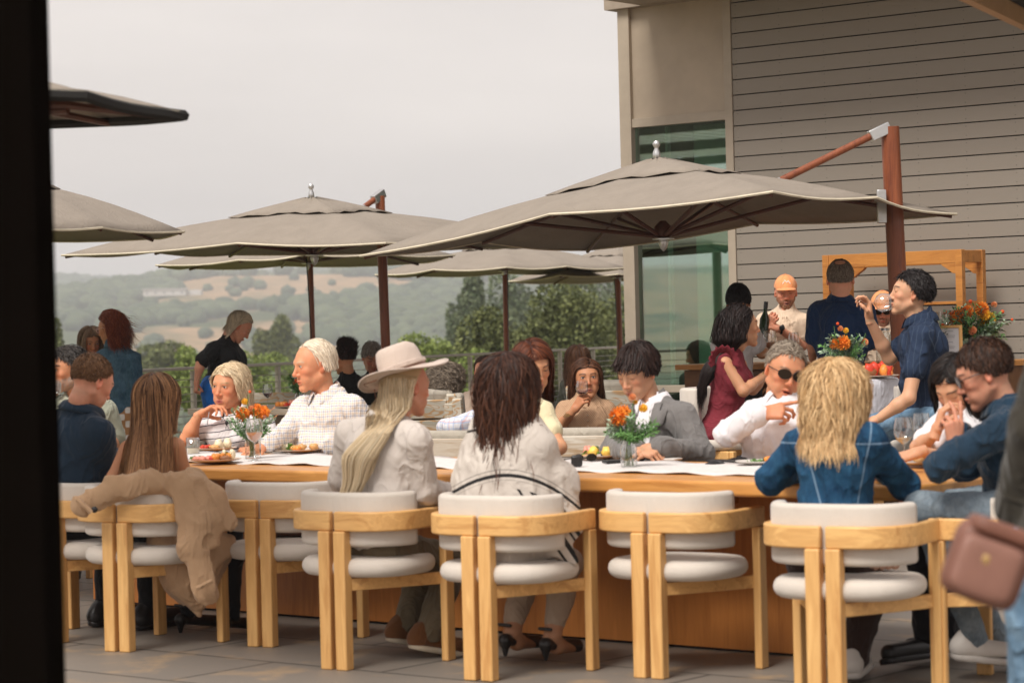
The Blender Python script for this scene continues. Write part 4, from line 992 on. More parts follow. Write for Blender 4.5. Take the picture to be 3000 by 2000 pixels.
def hair_mesh(h, H, colliders, seed):
    """strands rooted on the skull and combed by h; H is the head matrix (world). Returns V, Q, colours in world space."""
    rng = np.random.default_rng(seed); st = h.get('style', 'short'); n = int((3.0 if st != 'short' else 2.0) * h.get('n', 1500))
    d = rng.normal(size=(n * 4, 3)); d /= np.linalg.norm(d, axis=1)[:, None]; d = d[(hairmask(d, h) > .5) & (d[:, 2] < h.get('maxz', 2))][:n]; n = len(d)
    fw = h.get('fw', 1); rad = np.array((.077 * fw, .097, .089)); cen = np.array((0, -.018, .033)); vol = h.get('vol', 1.0)
    P = cen + d * rad * .985; Hm = np.array(H); Rm = Hm[:3, :3] / np.cbrt(np.linalg.det(Hm[:3, :3])); sc_ = np.cbrt(np.linalg.det(Hm[:3, :3]))
    g = Rm.T @ np.array((0, 0, -1.0))                          # gravity in head frame
    L = h.get('len', .05) * rng.uniform(.55, 1.1, n) * (np.clip(.45 + .9 * (d[:, 2] + .35), .3, 1) if st == 'short' else 1); K = h.get('seg', 7 if st == 'short' else 22); step = L / (K - 1)
    part = h.get('part', .0); side = np.sign(P[:, 0] - part * .05 + rng.normal(size=n) * .004)
    comb = np.array(h.get('comb', (0, 0, 0)), float); amp = h.get('curl', 0); fr = h.get('cf', 60); ph = rng.uniform(0, 6.28, (n, 3)); pts = [P.copy()]
    lay = rng.uniform(0, 1, n) ** .7; off = .002 + lay * h.get('thick', .012) * vol * .42; clump = rng.integers(0, 420, n); cj = rng.normal(size=(420, 3)) * .12
    v = d.copy() * h.get('lift', .3)
    for k in range(1, K):
        q = pts[-1]; e = (q - cen) / rad; el = np.linalg.norm(e, axis=1)[:, None]; nrm = e / rad; nrm /= np.linalg.norm(nrm, axis=1)[:, None]
        f = np.tile(g * h.get('grav', 1.0), (n, 1)) + comb + cj[clump] * h.get('mess', .6) * (1 if st != 'short' else 2.2)
        f[:, 0] += side * .7 * h.get('spread', .55) * np.clip(e[:, 2], 0, 1) * (1 if st != 'short' else .4)
        f[:, 1] -= h.get('back', .5) * np.clip(e[:, 1] + .4, 0, 1.2)
        fr_ = h.get('fringe', 0)
        if fr_: f[:, 1] += fr_ * (d[:, 1] > .15) * (d[:, 2] > .35) * 1.6
        near = np.clip(1.6 - el, 0, 1); f = f - nrm * (f * nrm).sum(1)[:, None].clip(None, 0) * (near > .25)
        v = v * h.get('stiff', .45) + f * (1 - h.get('stiff', .45)); u = v / (np.linalg.norm(v, axis=1)[:, None] + 1e-6)
        q = q + u * step[:, None]
        if amp: q = q + amp * np.sin(ph + k * step[:, None] * fr) * np.array((1, 1, .6)) * min(1, k / 4)
        e = (q - cen) / (rad + off[:, None]); el = np.linalg.norm(e, axis=1)[:, None]; q = np.where(el < 1, cen + (q - cen) / np.maximum(el, .3), q)
        if st != 'short' and h.get('clearface', True):        # keep the face free
            inf = (q[:, 1] > .03) & (q[:, 2] < .07) & (np.abs(q[:, 0]) < .062 * fw); q[:, 0] = np.where(inf, np.sign(q[:, 0] + 1e-6 * side) * (.064 * fw + off * .5), q[:, 0]); q[:, 1] = np.where(inf, np.minimum(q[:, 1], .055), q[:, 1])
            nk = (q[:, 2] < -.05); rn = np.hypot(q[:, 0], q[:, 1] + .035); m_ = nk & (rn < .062); q[:, 0] = np.where(m_, q[:, 0] * .064 / (rn + 1e-5), q[:, 0]); q[:, 1] = np.where(m_, (q[:, 1] + .035) * .064 / (rn + 1e-5) - .035, q[:, 1])
        W_ = xf(Hm, q)
        for c, r, Mx in colliders:
            w_ = (W_ - c) @ Mx; rr_ = np.array(r) + .008 + off[:, None] * 1.2; el = np.linalg.norm(w_ / rr_, axis=1)[:, None]
            w2 = np.where(el < 1, w_ / np.maximum(el, .25), w_); W_ = w2 @ Mx.T + c
        if len(colliders): q = (W_ - Hm[:3, 3]) @ np.linalg.inv(Hm[:3, :3]).T
        pts.append(q)
    PT = xf(Hm, np.stack(pts, 1).reshape(-1, 3)).reshape(n, K, 3); W0 = Hm[:3, 3] + Hm[:3, :3] @ cen
    if h.get('guide'):
        gz_ = np.array([g_[2] for g_ in h['guide']])[::-1]; gx_ = np.array([g_[0] for g_ in h['guide']])[::-1]; gy_ = np.array([g_[1] for g_ in h['guide']])[::-1]; gr = h.get('gr', .03)
        zz = PT[..., 2]; f_ = smoothstep(gz_[-1] + .03, gz_[-1] - .07, zz) if False else np.clip((gz_[-1] + .02 - zz) / .09, 0, 1) ** .8
        ra = rng.uniform(0, 6.28, (n, 1)); rq = gr * rng.uniform(0, 1, (n, 1)) ** .5 * np.interp(zz, [gz_[0], gz_[0] + .15, gz_[-1]], [.8, 1.35, .8])
        wv = .012 * np.sin(zz * 26 + ra * .25); PT[..., 0] = PT[..., 0] * (1 - f_) + (np.interp(zz, gz_, gx_) + rq * np.cos(ra) + wv) * f_; PT[..., 1] = PT[..., 1] * (1 - f_) + (np.interp(zz, gz_, gy_) + rq * .5 * np.sin(ra)) * f_
    tg = np.gradient(PT, axis=1); tg /= np.linalg.norm(tg, axis=2)[..., None] + 1e-9
    out = PT - W0; out[..., 2] *= .3; out /= np.linalg.norm(out, axis=2)[..., None] + 1e-9
    sd_ = np.cross(tg, out); sd_ /= np.linalg.norm(sd_, axis=2)[..., None] + 1e-9; tw = rng.normal(size=(n, 1, 1)) * .5; sd_ = sd_ + out * tw
    wdt = h.get('w', .0045) * (.40 if st != 'short' else .5) * sc_ * rng.uniform(.6, 1.3, (n, 1)) * np.interp(np.linspace(0, 1, K), [0, .1, .8, 1], [.7, 1, .85, .15])[None]
    A_ = PT - sd_ * wdt[..., None]; B_ = PT + sd_ * wdt[..., None]; Cn = PT + out * (wdt * .45)[..., None]
    V = np.stack([A_, Cn, B_], 2).reshape(-1, 3)
    b = (np.arange(n) * K * 3)[:, None] + (np.arange(K - 1) * 3)[None]
    Q = np.concatenate([np.stack([b, b + 1, b + 4, b + 3], -1).reshape(-1, 4), np.stack([b + 1, b + 2, b + 5, b + 4], -1).reshape(-1, 4)])
    c0 = np.array(h['col']); c1 = np.array(h.get('col2', c0 * 1.5)); mixr = np.clip(rng.normal(h.get('hl', .35), .24, n), 0, 1)[:, None, None]; tt = np.linspace(0, 1, K)[None, :, None]
    tip = h.get('tip', 0); w_ = np.clip(mixr + tip * tt ** 1.3 * (.6 + mixr), 0, 1); cc = c0 * (1 - w_) + c1 * w_; cc = cc * rng.uniform(.68, 1.15, (n, 1, 1))
    cc = np.repeat(np.broadcast_to(cc, (n, K, 3))[:, :, None], 3, 2).reshape(-1, 3)
    # an underlying cap so the skull never shows
    a_ = np.linspace(0, 2 * math.pi, 49)[:-1]; b_ = np.linspace(.02, math.pi * .78, 26); BB, AA = np.meshgrid(b_, a_, indexing='ij')
    dd = np.stack([np.sin(BB) * np.cos(AA), np.sin(BB) * np.sin(AA), np.cos(BB)], -1).reshape(-1, 3); mk = hairmask(dd, h, .03)
    cap = cen + dd * rad * (1 + (mk * (.045 if h.get('len', .05) > .03 else .018) - .06 * (1 - mk) + .015 * vnoise(dd[:, 0] * 9 + seed, dd[:, 1] * 9, dd[:, 2] * 9))[:, None] * min(vol, 1))
    i, j = np.meshgrid(np.arange(25), np.arange(48), indexing='ij'); qc = np.stack([i * 48 + j, (i + 1) * 48 + j, (i + 1) * 48 + (j + 1) % 48, i * 48 + (j + 1) % 48], -1).reshape(-1, 4)
    qc = qc[(mk[qc] > .3).all(1) & (dd[qc, 2] < h.get('maxz', 2)).all(1)]
    V = np.vstack([V, xf(Hm, cap)]); Q = np.vstack([Q, qc + n * K * 3]); cc = np.vstack([cc, np.tile(c0 * .75, (len(cap), 1))])
    return V, Q, cc

def frame(y, z):
    "matrix whose y axis is y and whose z axis is close to z"
    y = Vector(y).normalized(); z = Vector(z); x = y.cross(z).normalized(); z = x.cross(y); return Matrix((x, y, z)).transposed()
def hand_mesh(wr, d, back, side, curl=(.5, .5, .55, .6), thumb=.4, size=1.0, spread=.06, vox=.0034):
    "wr wrist, d towards the knuckles, back: out of the back of the hand, side: +1 thumb on the +x side"
    s = SDF((-.085, -.035, -.10), (.085, .20, .05), vox)
    s.cone((0, -.03, 0), (0, .015, 0), .023, .024, k=.012)
    kn = [(-.031, .078, .0), (-.011, .087, .003), (.010, .088, .003), (.030, .082, .0)]      # little .. index
    for i, p in enumerate(kn): s.cone((p[0] * .55, .012, -.002), p, .0145, .0115, k=.012)
    s.ell((.022, .032, -.010), (.018, .030, .014), k=.012)
    Ls = [(.032, .020, .017), (.040, .025, .019), (.044, .028, .020), (.039, .024, .019)]; rs = [.0078, .0086, .0088, .0086]
    for i, p in enumerate(kn):
        p = np.array(p); a = 0; c = curl[i]; sp = (i - 1.5) * spread
        for j, l in enumerate(Ls[i]):
            a += c * (1.15, 1.35, .9)[j]; q = p + l * np.array((math.sin(sp) * math.cos(a), math.cos(a), -math.sin(a)))
            s.cone(p, q, rs[i] * (1 - .09 * j), rs[i] * (.92 - .1 * j), k=.004); p = q
    p = np.array((.024, .022, -.010)); ang = thumb
    for l, dv in ((.038, (.75, .62, -.30 - ang * .5)), (.030, (.35 - ang * .6, .85, -.30 - ang * .5)), (.022, (.12 - ang * .8, .9, -.25 - ang * .5))):
        dv = np.array(dv) / np.linalg.norm(dv); q = p + l * dv; s.cone(p, q, .0125 if l > .035 else .0098, .0095 if l > .025 else .0082, k=.006); p = q
    V, Q = s.mesh()
    if side < 0: V = V * np.array((-1, 1, 1)); Q = Q[:, ::-1]
    M = frame(d, back).to_4x4(); M.translation = Vector(wr); V = xf(M, V * size); return V, Q

def project_on(ob, targets, d, off=.002):
    "press a thin mesh onto the garment below it"
    from mathutils.bvhtree import BVHTree
    me = targets.data; bv = BVHTree.FromPolygons([v.co for v in me.vertices], [p.vertices[:] for p in me.polygons]); d = Vector(d).normalized()
    miss = set()
    for v in ob.data.vertices:
        h_ = bv.ray_cast(v.co - d * .3, d, .9)
        if h_[0] is not None: v.co = h_[0] - d * off
        else: miss.add(v.index)
    return miss
def trim(ob, miss, side):
    "drop the faces of a pressed-on piece that found no garment or jump in depth"
    import bmesh
    bm = bmesh.new(); bm.from_mesh(ob.data); bm.verts.ensure_lookup_table()
    bad = [f for f in bm.faces if any(v.index in miss for v in f.verts) or max(e.calc_length() for e in f.edges) > .09]
    bmesh.ops.delete(bm, geom=bad, context='FACES'); left = set(bm.faces); best = []
    while left:                                             # keep the largest connected piece only
        st = [left.pop()]; isl = list(st)
        while st:
            for e in st.pop().edges:
                for g_ in e.link_faces:
                    if g_ in left: left.discard(g_); st.append(g_); isl.append(g_)
        if len(isl) > len(best): best = isl
    best = set(best); bmesh.ops.delete(bm, geom=[f for f in bm.faces if f not in best], context='FACES'); bm.to_mesh(ob.data); bm.free()
PEOPLE = []
def collar_mesh(nk, fwd, up, r, hgt, open_=.5, th=.004, n=40, droop=.028):
    "folded shirt collar around the neck, open at the throat"
    fwd = (fwd - up * fwd.dot(up)).normalized(); rt = fwd.cross(up); vs = []; rows = [(0, -.01, 0), (.004, hgt * .6, 0), (.010, hgt, 0), (.019, hgt * .75, 1), (.030, hgt * .1, 1), (.038, -droop * .6, 2)]
    for i in range(n):
        a = R(180) * (-1 + 2 * i / (n - 1)) * (1 - open_ * .12)          # 0 at the back
        pt = abs(a) / math.pi
        dv = -fwd * math.cos(a) + rt * math.sin(a)
        for k, (dr, dz, f) in enumerate(rows):
            z = dz - pt ** 3 * .035 * open_ - (f > 0) * pt ** 4 * .02
            vs.append(nk + dv * (r + dr + (.01 * pt ** 4 if f else 0)) * 1 + up * z + fwd * (.012 * pt ** 2))
    K = len(rows); return vs, [(i * K + j, (i + 1) * K + j, (i + 1) * K + j + 1, i * K + j + 1) for i in range(n - 1) for j in range(K - 1)]

def person(label, Y, J, head, tf=0, top=None, legs=None, hands=(), bulk=1.0, pose='sit', vox=.009, hvox=.0032, seed=1, armr=1.0, group=None, sleeve='long', topw=.012, fold=.006, hem=.0, jacket=None, lapel=False, collar=None, belly=0, bust=0, neckcut=True, waist=.92, dress=None, shoes=None, toplabel=None, topname='shirt', hipw=1.0, sleeve_w=1.0, arms='ab', cutz=None, hidehair=False, shoulders=.055, drop=.038):
    """J: joints {name: (px, py, dy)}; a = the side at the left of the picture, b = at the right. tf: torso heading in degrees (0 away, 90 left, 180 towards us)."""
    P = {k: at(v[0], v[1], Y + (v[2] if len(v) > 2 else 0)) for k, v in J.items()}
    base = Vector((P['pel'].x, P['pel'].y, 0)); root = thing('person', label, 'person', base, 0, group); inv = Matrix.Translation(-base)
    def fin(o): o.matrix_parent_inverse = inv; return o
    fwd = Vector((-math.sin(R(tf)), math.cos(R(tf)), 0)); nk, pel = P['nk'], P['pel']; up = (nk - pel).normalized()
    P['sa'].z -= drop; P['sb'].z -= drop; _i = (P['sb'] - P['sa']).normalized() * .012; P['sa'] += _i; P['sb'] -= _i; sa, sb = P['sa'], P['sb']; rt = (sb - sa); rt = (rt - up * rt.dot(up)).normalized(); dp = up.cross(rt); dp = dp if dp.dot(fwd) > 0 else -dp
    hs_ = (sb - sa).length / 2; TM = Matrix((rt, dp, up)).transposed(); TMn = np.array(TM); TL = (nk - pel).length
    def tp(x, y, z): return pel + rt * x + dp * y + up * z     # torso frame point
    B = bulk
    # -------- skin: arms (+ a little chest) ; the head is added to the same mesh
    hh = head.get('size', 1.0); Hd = P['hd']; yaw, pit, rol = head.get('yaw', tf), head.get('pitch', 0), head.get('roll', 0)
    HM = Matrix.Translation(Hd) @ Matrix.Rotation(R(yaw), 4, 'Z') @ Matrix.Rotation(R(-pit), 4, 'X') @ Matrix.Rotation(R(rol), 4, 'Y') @ Matrix.Scale(hh, 4)
    parts = []
    V, Q, cc = head_mesh(head, hvox); parts.append((xf(HM, V), Q, cc))
    base_c = np.array(TONES[head.get('tone', 'fair')]) * head.get('lum', 1)
    pts = [P[k] for k in ('sa', 'sb', 'ea', 'eb', 'wa', 'wb') if k in P] + [nk, tp(0, 0, TL * .5), Hd]
    lo = np.min([np.array(p) for p in pts], 0) - .12; hi = np.max([np.array(p) for p in pts], 0) + .12; hi[2] = max(sa.z, sb.z, nk.z, *[P[k].z for k in ('wa', 'wb', 'ea', 'eb') if k in P]) + .09
    s = SDF(lo, hi, vox * .8); nb = HM @ Vector((0, -.026, -.075)); 
    s.cone(nb, nk + up * -.05, .049 * hh * (head.get('neck', .052) / .052) ** .5, .046, k=.02); s.cone(sa + rt * .02, nk - up * .05, .040 * B ** .5, .042, k=.035); s.cone(sb - rt * .02, nk - up * .05, .040 * B ** .5, .042, k=.035)
    s.ell(tp(0, .01, TL * .70), (hs_ * .84, .085 * B, TL * .25), TMn, k=.03)
    if bust: [s.ell(tp(x * hs_ * .42, .085 * B, TL * .62), (.062, .055, .065), TMn, k=.04) for x in (-1, 1)]
    for q in arms:
        S_, E_ = P['s' + q], P.get('e' + q); W_ = P.get('w' + q)
        if E_ is None: continue
        s.cone(S_, E_, .046 * armr * B, .036 * armr, k=.03)
        if W_ is not None: s.cone(E_, E_.lerp(W_, .35), .037 * armr, .037 * armr, k=.02); s.cone(E_.lerp(W_, .35), W_, .037 * armr, .0245 * armr, k=.02)
    V, Q = s.mesh(); n_ = fbm(V[:, 0] * 20, V[:, 1] * 20, V[:, 2] * 20, 2); parts.append((V, Q, base_c * (1 + .08 * n_)[:, None]))
    for (q, d, back, side, kw) in hands:
        W_ = P['w' + q]; V, Q = hand_mesh(W_ + Vector(d).normalized() * .012, d, back, side, **kw)
        n_ = fbm(V[:, 0] * 60, V[:, 1] * 60, V[:, 2] * 60, 2); parts.append((V, Q, base_c * np.array((1.0, .93, .9)) * (1 + .12 * n_)[:, None]))
    o = 0; Vs, Qs, Cs = [], [], []
    for V, Q, cc in parts: Vs.append(V); Qs.append(Q + o); Cs.append(cc); o += len(V)
    fin(npmesh('body', np.vstack(Vs), np.vstack(Qs), SKIN, root, cols=np.vstack(Cs)))
    # eyes
    if head.get('eyes', 1) > .15 and not head.get('noeyes'):
        Vv, Qq, Cc = [], [], []; mbe = MB()
        gz = head.get('gaze', (0, 0))
        for x in (-1, 1): mbe.ball((x * .0315, .0765, .0105), .0128, 20)
        V = np.array(mbe.v); C_ = np.full((len(V), 3), .55); ic = np.array(head.get('iris', (.06, .03, .015)))
        for x in (-1, 1):
            dv = V - np.array((x * .0315, .0765, .0105)); L_ = np.linalg.norm(dv, axis=1) + 1e-9; tgt = np.array((gz[0], 1, gz[1])); tgt = tgt / np.linalg.norm(tgt); cs = (dv / L_[:, None]) @ tgt; near = L_ < .014
            C_[near & (cs > .86)] = ic; C_[near & (cs > .965)] = .005
        T_ = [f for f in mbe.f if len(f) == 3]; Q_ = [f for f in mbe.f if len(f) == 4]
        fin(npmesh('eyes', xf(HM, V), Q_, EYEM, root, cols=C_, T=T_))
    # -------- hair
    col = [(np.array(tp(0, 0, TL * .68)), (hs_ * .98, .118 * B, TL * .36), TMn), (np.array(sa), (.06 * B,) * 3, np.eye(3)), (np.array(sb), (.06 * B,) * 3, np.eye(3)), (np.array(nk), (.068,) * 3, np.eye(3))]
    if head.get('style', 'short') != 'none' and not hidehair:
        V, Q, cc = hair_mesh(head, HM, col if head.get('len', .05) > .12 else [], seed); fin(npmesh('hair', V, Q, HAIRM, root, cols=cc))
    # -------- top garment
    def torso(s, w, bot=0.0):
        if neckcut: s.cone(nk - up * .07, nk + up * .028, .068 + w * .5, .0585 + w * .25, k=.03)
        s.ell(tp(0, .006, TL * .70), (hs_ * .90 + w, .105 * B + w, TL * .27), TMn, k=.05)
        s.ell(tp(0, .012 + belly * .4, TL * .38), (hs_ * .80 * waist * B ** .5 + w, .105 * B + w + belly * .6, TL * .30), TMn, k=.06)
        s.ell(tp(0, 0, TL * .06), (hs_ * .86 * hipw * B ** .3 + w, .118 * B + w, TL * .20), TMn, k=.06)
        if bust: [s.ell(tp(x * hs_ * .42, .088 * B, TL * .62), (.064 + w, .056 + w, .066 + w), TMn, k=.045) for x in (-1, 1)]
        s.cone(sa, nk - up * .035, (shoulders - .004) * B + w * .3, .055 + w * .3, k=.04); s.cone(sb, nk - up * .035, (shoulders - .004) * B + w * .3, .055 + w * .3, k=.04)
    def upper(mat, w, sl, nm, seed_, cut=None, foldamp=fold, lab=None, sw=1.0, neck=.066, frontopen=None, hemz=0):
        ps = [sa, sb, nk, tp(0, 0, -.16), tp(hs_, .2, 0), tp(-hs_, .2, 0), tp(hs_, -.2, 0), tp(-hs_, -.2, 0)] + ([P[k] for k in ('ea', 'eb') if k in P] if sl != 'none' else []) + ([P[k] for k in ('wa', 'wb') if k in P] if sl == 'long' else [])
        lo = np.min([np.array(p) for p in ps], 0) - .09; hi = np.max([np.array(p) for p in ps], 0) + .09
        s = SDF(lo, hi, vox); torso(s, w)
        for q in arms:
            S_, E_, W_ = P['s' + q], P.get('e' + q), P.get('w' + q)
            if E_ is None or sl == 'none': continue
            a1, a2 = (.047 * armr * B + w * .75) * sw, (.040 * armr + w * .8) * sw
            if sl == 'short': s.cone(S_, S_.lerp(E_, .55), a1, a2 * 1.12, k=.035)
            elif sl == 'elbow': s.cone(S_, S_.lerp(E_, .85), a1, a2 * 1.15, k=.035)
            else:
                s.cone(S_, E_, a1, a2, k=.035)
                if W_ is not None:
                    f_ = .55 if sl == 'rolled' else .93; s.cone(E_, E_.lerp(W_, f_), a2, (.035 * armr + w * (.9 if sl != 'rolled' else 1.4)) * sw, k=.025)
        s.plane(tp(0, 0, -.02 + hemz - hem), -np.array(up), k=.02)
        if neckcut:
            nq = .0565 * (neck / .066); s.cone(nk + up * (nq + .012), nk + up * .25, nq, neck * 1.1, k=.005, op='s'); s.cone(nk + dp * .045 + up * .03, nk + dp * .07 + up * .2, nq * .8, neck, k=.006, op='s')
        if frontopen: s.cone(nk + dp * (.10 * B + w), tp(0, .12 * B + w, TL * frontopen[1]), frontopen[0], .012, k=.004, op='s')
        if cut is not None: s.plane(cut[0], cut[1])
        s.folds(foldamp, seed=seed_ * 3.1, fr=(10, 10, 7)); V, Q = s.mesh(); ob = fin(npmesh(nm, V, Q, mat, root))
        if lab: ob['label'] = lab
        return ob
    if top is not None:
        ct = None
        if cutz is not None: ct = (tp(0, 0, TL * cutz), np.array(up))
        upper(top, topw, sleeve if not jacket else 'none', topname, seed, cut=ct, lab=toplabel)
    if jacket is not None: upper(jacket, topw + .012, 'long', 'jacket', seed + 7, foldamp=fold * 1.1, frontopen=(.05, .35), sw=1.08, neck=.074) if not lapel else None
    jk = None
    if jacket is not None and lapel: jk = upper(jacket, topw + .014, 'long', 'jacket', seed + 7, foldamp=fold * .8, frontopen=(.062, .30), sw=1.08, neck=.078)
    if jk:
        for sg in (-1, 1):
            m = MB(); vs = []
            for i in range(9):
                t_ = i / 8; a_ = (nk + rt * sg * .062 + up * .02).lerp(tp(sg * .018, .0, TL * .30), t_); wd = .020 + .055 * math.sin(math.pi * min(1, t_ * 1.25 + .1)) ** .8 if t_ < .75 else .03 * (1 - t_) * 4 * .6 + .012
                vs += [a_ + dp * .3, a_ + rt * sg * wd * .5 + dp * .3, a_ + rt * sg * wd + dp * .3]
            m.add(vs, [(i * 3 + j, (i + 1) * 3 + j, (i + 1) * 3 + j + 1, i * 3 + j + 1) for i in range(8) for j in range(2)]); lp_ = m.build('lapel', jacket, None, smooth='full', solid=.005); lp_.parent = jk; ms_ = project_on(lp_, jk, -dp, .013); trim(lp_, ms_, sg)
    if collar is not None:
        vs, fs = collar_mesh(nk - up * .005, dp, up, collar.get('r', .056) * B ** .5, collar.get('h', .038), collar.get('open', .6)); m = MB().add(vs, fs); o = m.build('collar', collar['mat'], None, smooth='full', solid=.005); o.parent = root; fin(o)
    # -------- legs
    if legs is not None:
        lf = fwd if 'kn' not in J else fwd; w = .012; hw = .095 * hipw * B ** .4
        ps = []; L = {}
        for q, sg in (('a', -1), ('b', 1)):
            hp_ = pel + rt * sg * hw - up * .02
            if pose == 'sit':
                kn = P.get('k' + q) or hp_ + fwd * .40 + rt * sg * .05 + Vector((0, 0, .02)); an = P.get('f' + q) or Vector((kn.x, kn.y, .09)) - fwd * .02
            else:
                an = P.get('f' + q) or Vector((hp_.x + rt.x * sg * .03, hp_.y + rt.y * sg * .03, .09)); kn = P.get('k' + q) or hp_.lerp(an, .5) + fwd * .03
            L[q] = (hp_, kn, an); ps += [hp_, kn, an]
        lo = np.min([np.array(p) for p in ps], 0) - .2; hi = np.max([np.array(p) for p in ps], 0) + .2; lo[2] = max(lo[2], -.02); s = SDF(lo, hi, vox * 1.15)
        s.ell(pel, (hw * 1.75, .125 * B, .12), TMn, k=.05); lw = legs.get('w', 1)
        for q in 'ab':
            hp_, kn, an = L[q]; s.cone(hp_, kn, .088 * B * lw, .064 * lw, k=.04); an2 = kn.lerp(an, legs.get('to', 1.0)); s.cone(kn, kn.lerp(an, .4), .063 * lw, .060 * lw, k=.03); s.cone(kn.lerp(an, .4), an2, .060 * lw, legs.get('ank', .048) * lw, k=.02)
        if legs.get('skirt'):
            for t_ in (0, .33, .66, 1): s.cone(L['a'][0].lerp(L['a'][2], t_ * .8), L['b'][0].lerp(L['b'][2], t_ * .8), .11 + .03 * t_, k=.05)
        s.folds(.007, seed=seed * 1.7 + 5, fr=(9, 9, 9)); V, Q = s.mesh(); fin(npmesh(legs.get('name', 'trousers'), V, Q, legs['mat'], root))
        for q in 'ab':
            hp_, kn, an = L[q]; fd = Vector(legs['fd']) if 'fd' in legs else fwd; fd = fd.normalized()
            if legs.get('to', 1) < 1:
                s = SDF(np.minimum(np.array(an), np.array(kn)) - .12, np.maximum(np.array(an), np.array(kn)) + .12, .008); s.cone(kn.lerp(an, .6), an, .045, .036, k=.01); s.cone(an, an - Vector((0, 0, .045)) + fd * .04, .034, .032, k=.015); s.cone(an - Vector((0, 0, .045)) + fd * .03, an - Vector((0, 0, .06)) + fd * .15, .032, .026, k=.02)
                V, Q = s.mesh(); fin(npmesh('bare_foot', V, Q, SKIN, root, cols=np.tile(base_c * .8, (len(V), 1))))
            z0 = an.z - .085; sm = legs.get('shoe'); 
            if sm is None: continue
            lift = legs.get('tilt', 0)
            A0 = Vector((an.x, an.y, z0)) - fd * .055; B0 = A0 + fd * .25 + Vector((0, 0, -lift))
            s = SDF(np.minimum(np.array(A0), np.array(B0)) - .09, np.maximum(np.array(A0), np.array(B0)) + (.09, .09, .14), .006)
            if legs.get('heel'):
                s.cone(A0 + Vector((0, 0, .0)), A0 + Vector((0, 0, .055)), .010, .022, k=.01); s.cone(A0 + Vector((0, 0, .06)), B0 + Vector((0, 0, .022)), .024, .028, k=.02)
                s.cone(A0 + Vector((0, 0, .12)) - rt * .03, A0 + Vector((0, 0, .12)) + rt * .03, .008, k=.01)
                V, Q = s.mesh(); fin(npmesh('shoe', V, Q, sm, root)); continue
            s.cone(A0 + Vector((0, 0, .045)), A0 + fd * .02 + Vector((0, 0, .085)), .040, .040, k=.02); s.cone(A0 + Vector((0, 0, .05)), B0 + Vector((0, 0, .045)), .040, .036, k=.03); s.plane(A0 + Vector((0, 0, .014)), (0, 0, -1), k=.004) if not lift else None
            V, Q = s.mesh(); sh = fin(npmesh('shoe', V, Q, sm, root))
            s = SDF(np.minimum(np.array(A0), np.array(B0)) - .09, np.maximum(np.array(A0), np.array(B0)) + (.09, .09, .05), .006)
            s.cone(A0 + Vector((0, 0, .018)), B0 + Vector((0, 0, .018)), .043, .042, k=.02)
            n_ = (B0 - A0).cross(rt if abs(rt.dot(fd)) < .8 else Vector((fd.y, -fd.x, 0))).normalized(); n_ = n_ if n_.z > 0 else -n_
            s.plane(A0 + Vector((0, 0, .028)), n_, k=.003); s.plane(A0 + Vector((0, 0, .002)), -n_, k=.003); V, Q = s.mesh(); npmesh('sole', V, Q, legs.get('sole', sm), sh)
    PEOPLE.append(root)
    return dict(root=root, inv=inv, HM=HM, P=P, tp=tp, rt=rt, dp=dp, up=up, fin=fin, TL=TL, hs=hs_)

def glasses(p, lens, rim, sun=True, parent_name='glasses'):
    "spectacles worn on the nose"
    HM = p['HM']; m = MB()
    for x in (-1, 1):
        ol = [(math.cos(a) * .029 * (1 + .10 * math.sin(a)) + x * .034, .009 + math.sin(a) * .021) for a in np.linspace(0, 2 * math.pi, 25)[:-1]]
        vs = []
        for yy in (.100, .1025):
            for (a, b) in ol: vs.append(HM @ Vector((a, yy - abs(a) * .14 + .004, b)))
        k = len(ol); m.add(vs, [tuple(range(k))[::-1], tuple(range(k, 2 * k))] + [(i, (i + 1) % k, (i + 1) % k + k, i + k) for i in range(k)])
    g = m.build(parent_name, lens, p['root'], smooth=False); p['fin'](g)
    m = MB()
    for x in (-1, 1):
        m.tube([HM @ Vector((math.cos(a) * .0295 * (1 + .10 * math.sin(a)) + x * .034, .1045 - abs(math.cos(a) * .0265 + x * .034) * .14, .008 + math.sin(a) * .0215)) for a in np.linspace(0, 2 * math.pi, 25)[:-1]], .0018, 6, closed=True)
        m.tube([HM @ Vector((x * .060, .094, .014)), HM @ Vector((x * .078, .05, .014)), HM @ Vector((x * .082, -.02, .010))], .002, 6)
    m.tube([HM @ Vector((-.010, .102, .012)), HM @ Vector((0, .105, .014)), HM @ Vector((.010, .102, .012))], .0018, 6)
    m.build('glasses_frame', rim, g)
# ================================================================== cloth materials of the guests
def patt(name, base, rot, fn, rough=.88, weave=420, fold=.3):
    "cloth with a woven or printed pattern; fn(s, x, y, z) returns a colour socket"
    s = NT(name); v = s.coord('Object', (1, 1, 1), (0, 0, R(rot))); sx = s.n('SeparateXYZ'); s.l(v, sx.inputs[0])
    wob = s.noise(v, 9, 2); X, Y, Z = [s.math('ADD', sx.outputs[i], s.math('MULTIPLY', s.math('SUBTRACT', wob, .5), .02)) for i in range(3)]
    s.l(fn(s, X, Y, Z), s.b.inputs['Base Color']); s.b.inputs['Roughness'].default_value = rough; s.b.inputs['Specular IOR Level'].default_value = .2
    s.bump(s.math('ADD', s.math('ADD', s.math('MULTIPLY', s.noise(v, 14, 3, .55, 1.2), fold), s.math('MULTIPLY', creases(s), fold)), s.math('MULTIPLY', s.noise(v, weave, 2), .03)), .5, .03); return s.m
def stripe(s, c, per, wd, ph=0.0):
    f = s.math('FRACT', s.math('ADD', s.math('DIVIDE', c, per), ph)); return s.math('LESS_THAN', f, wd)
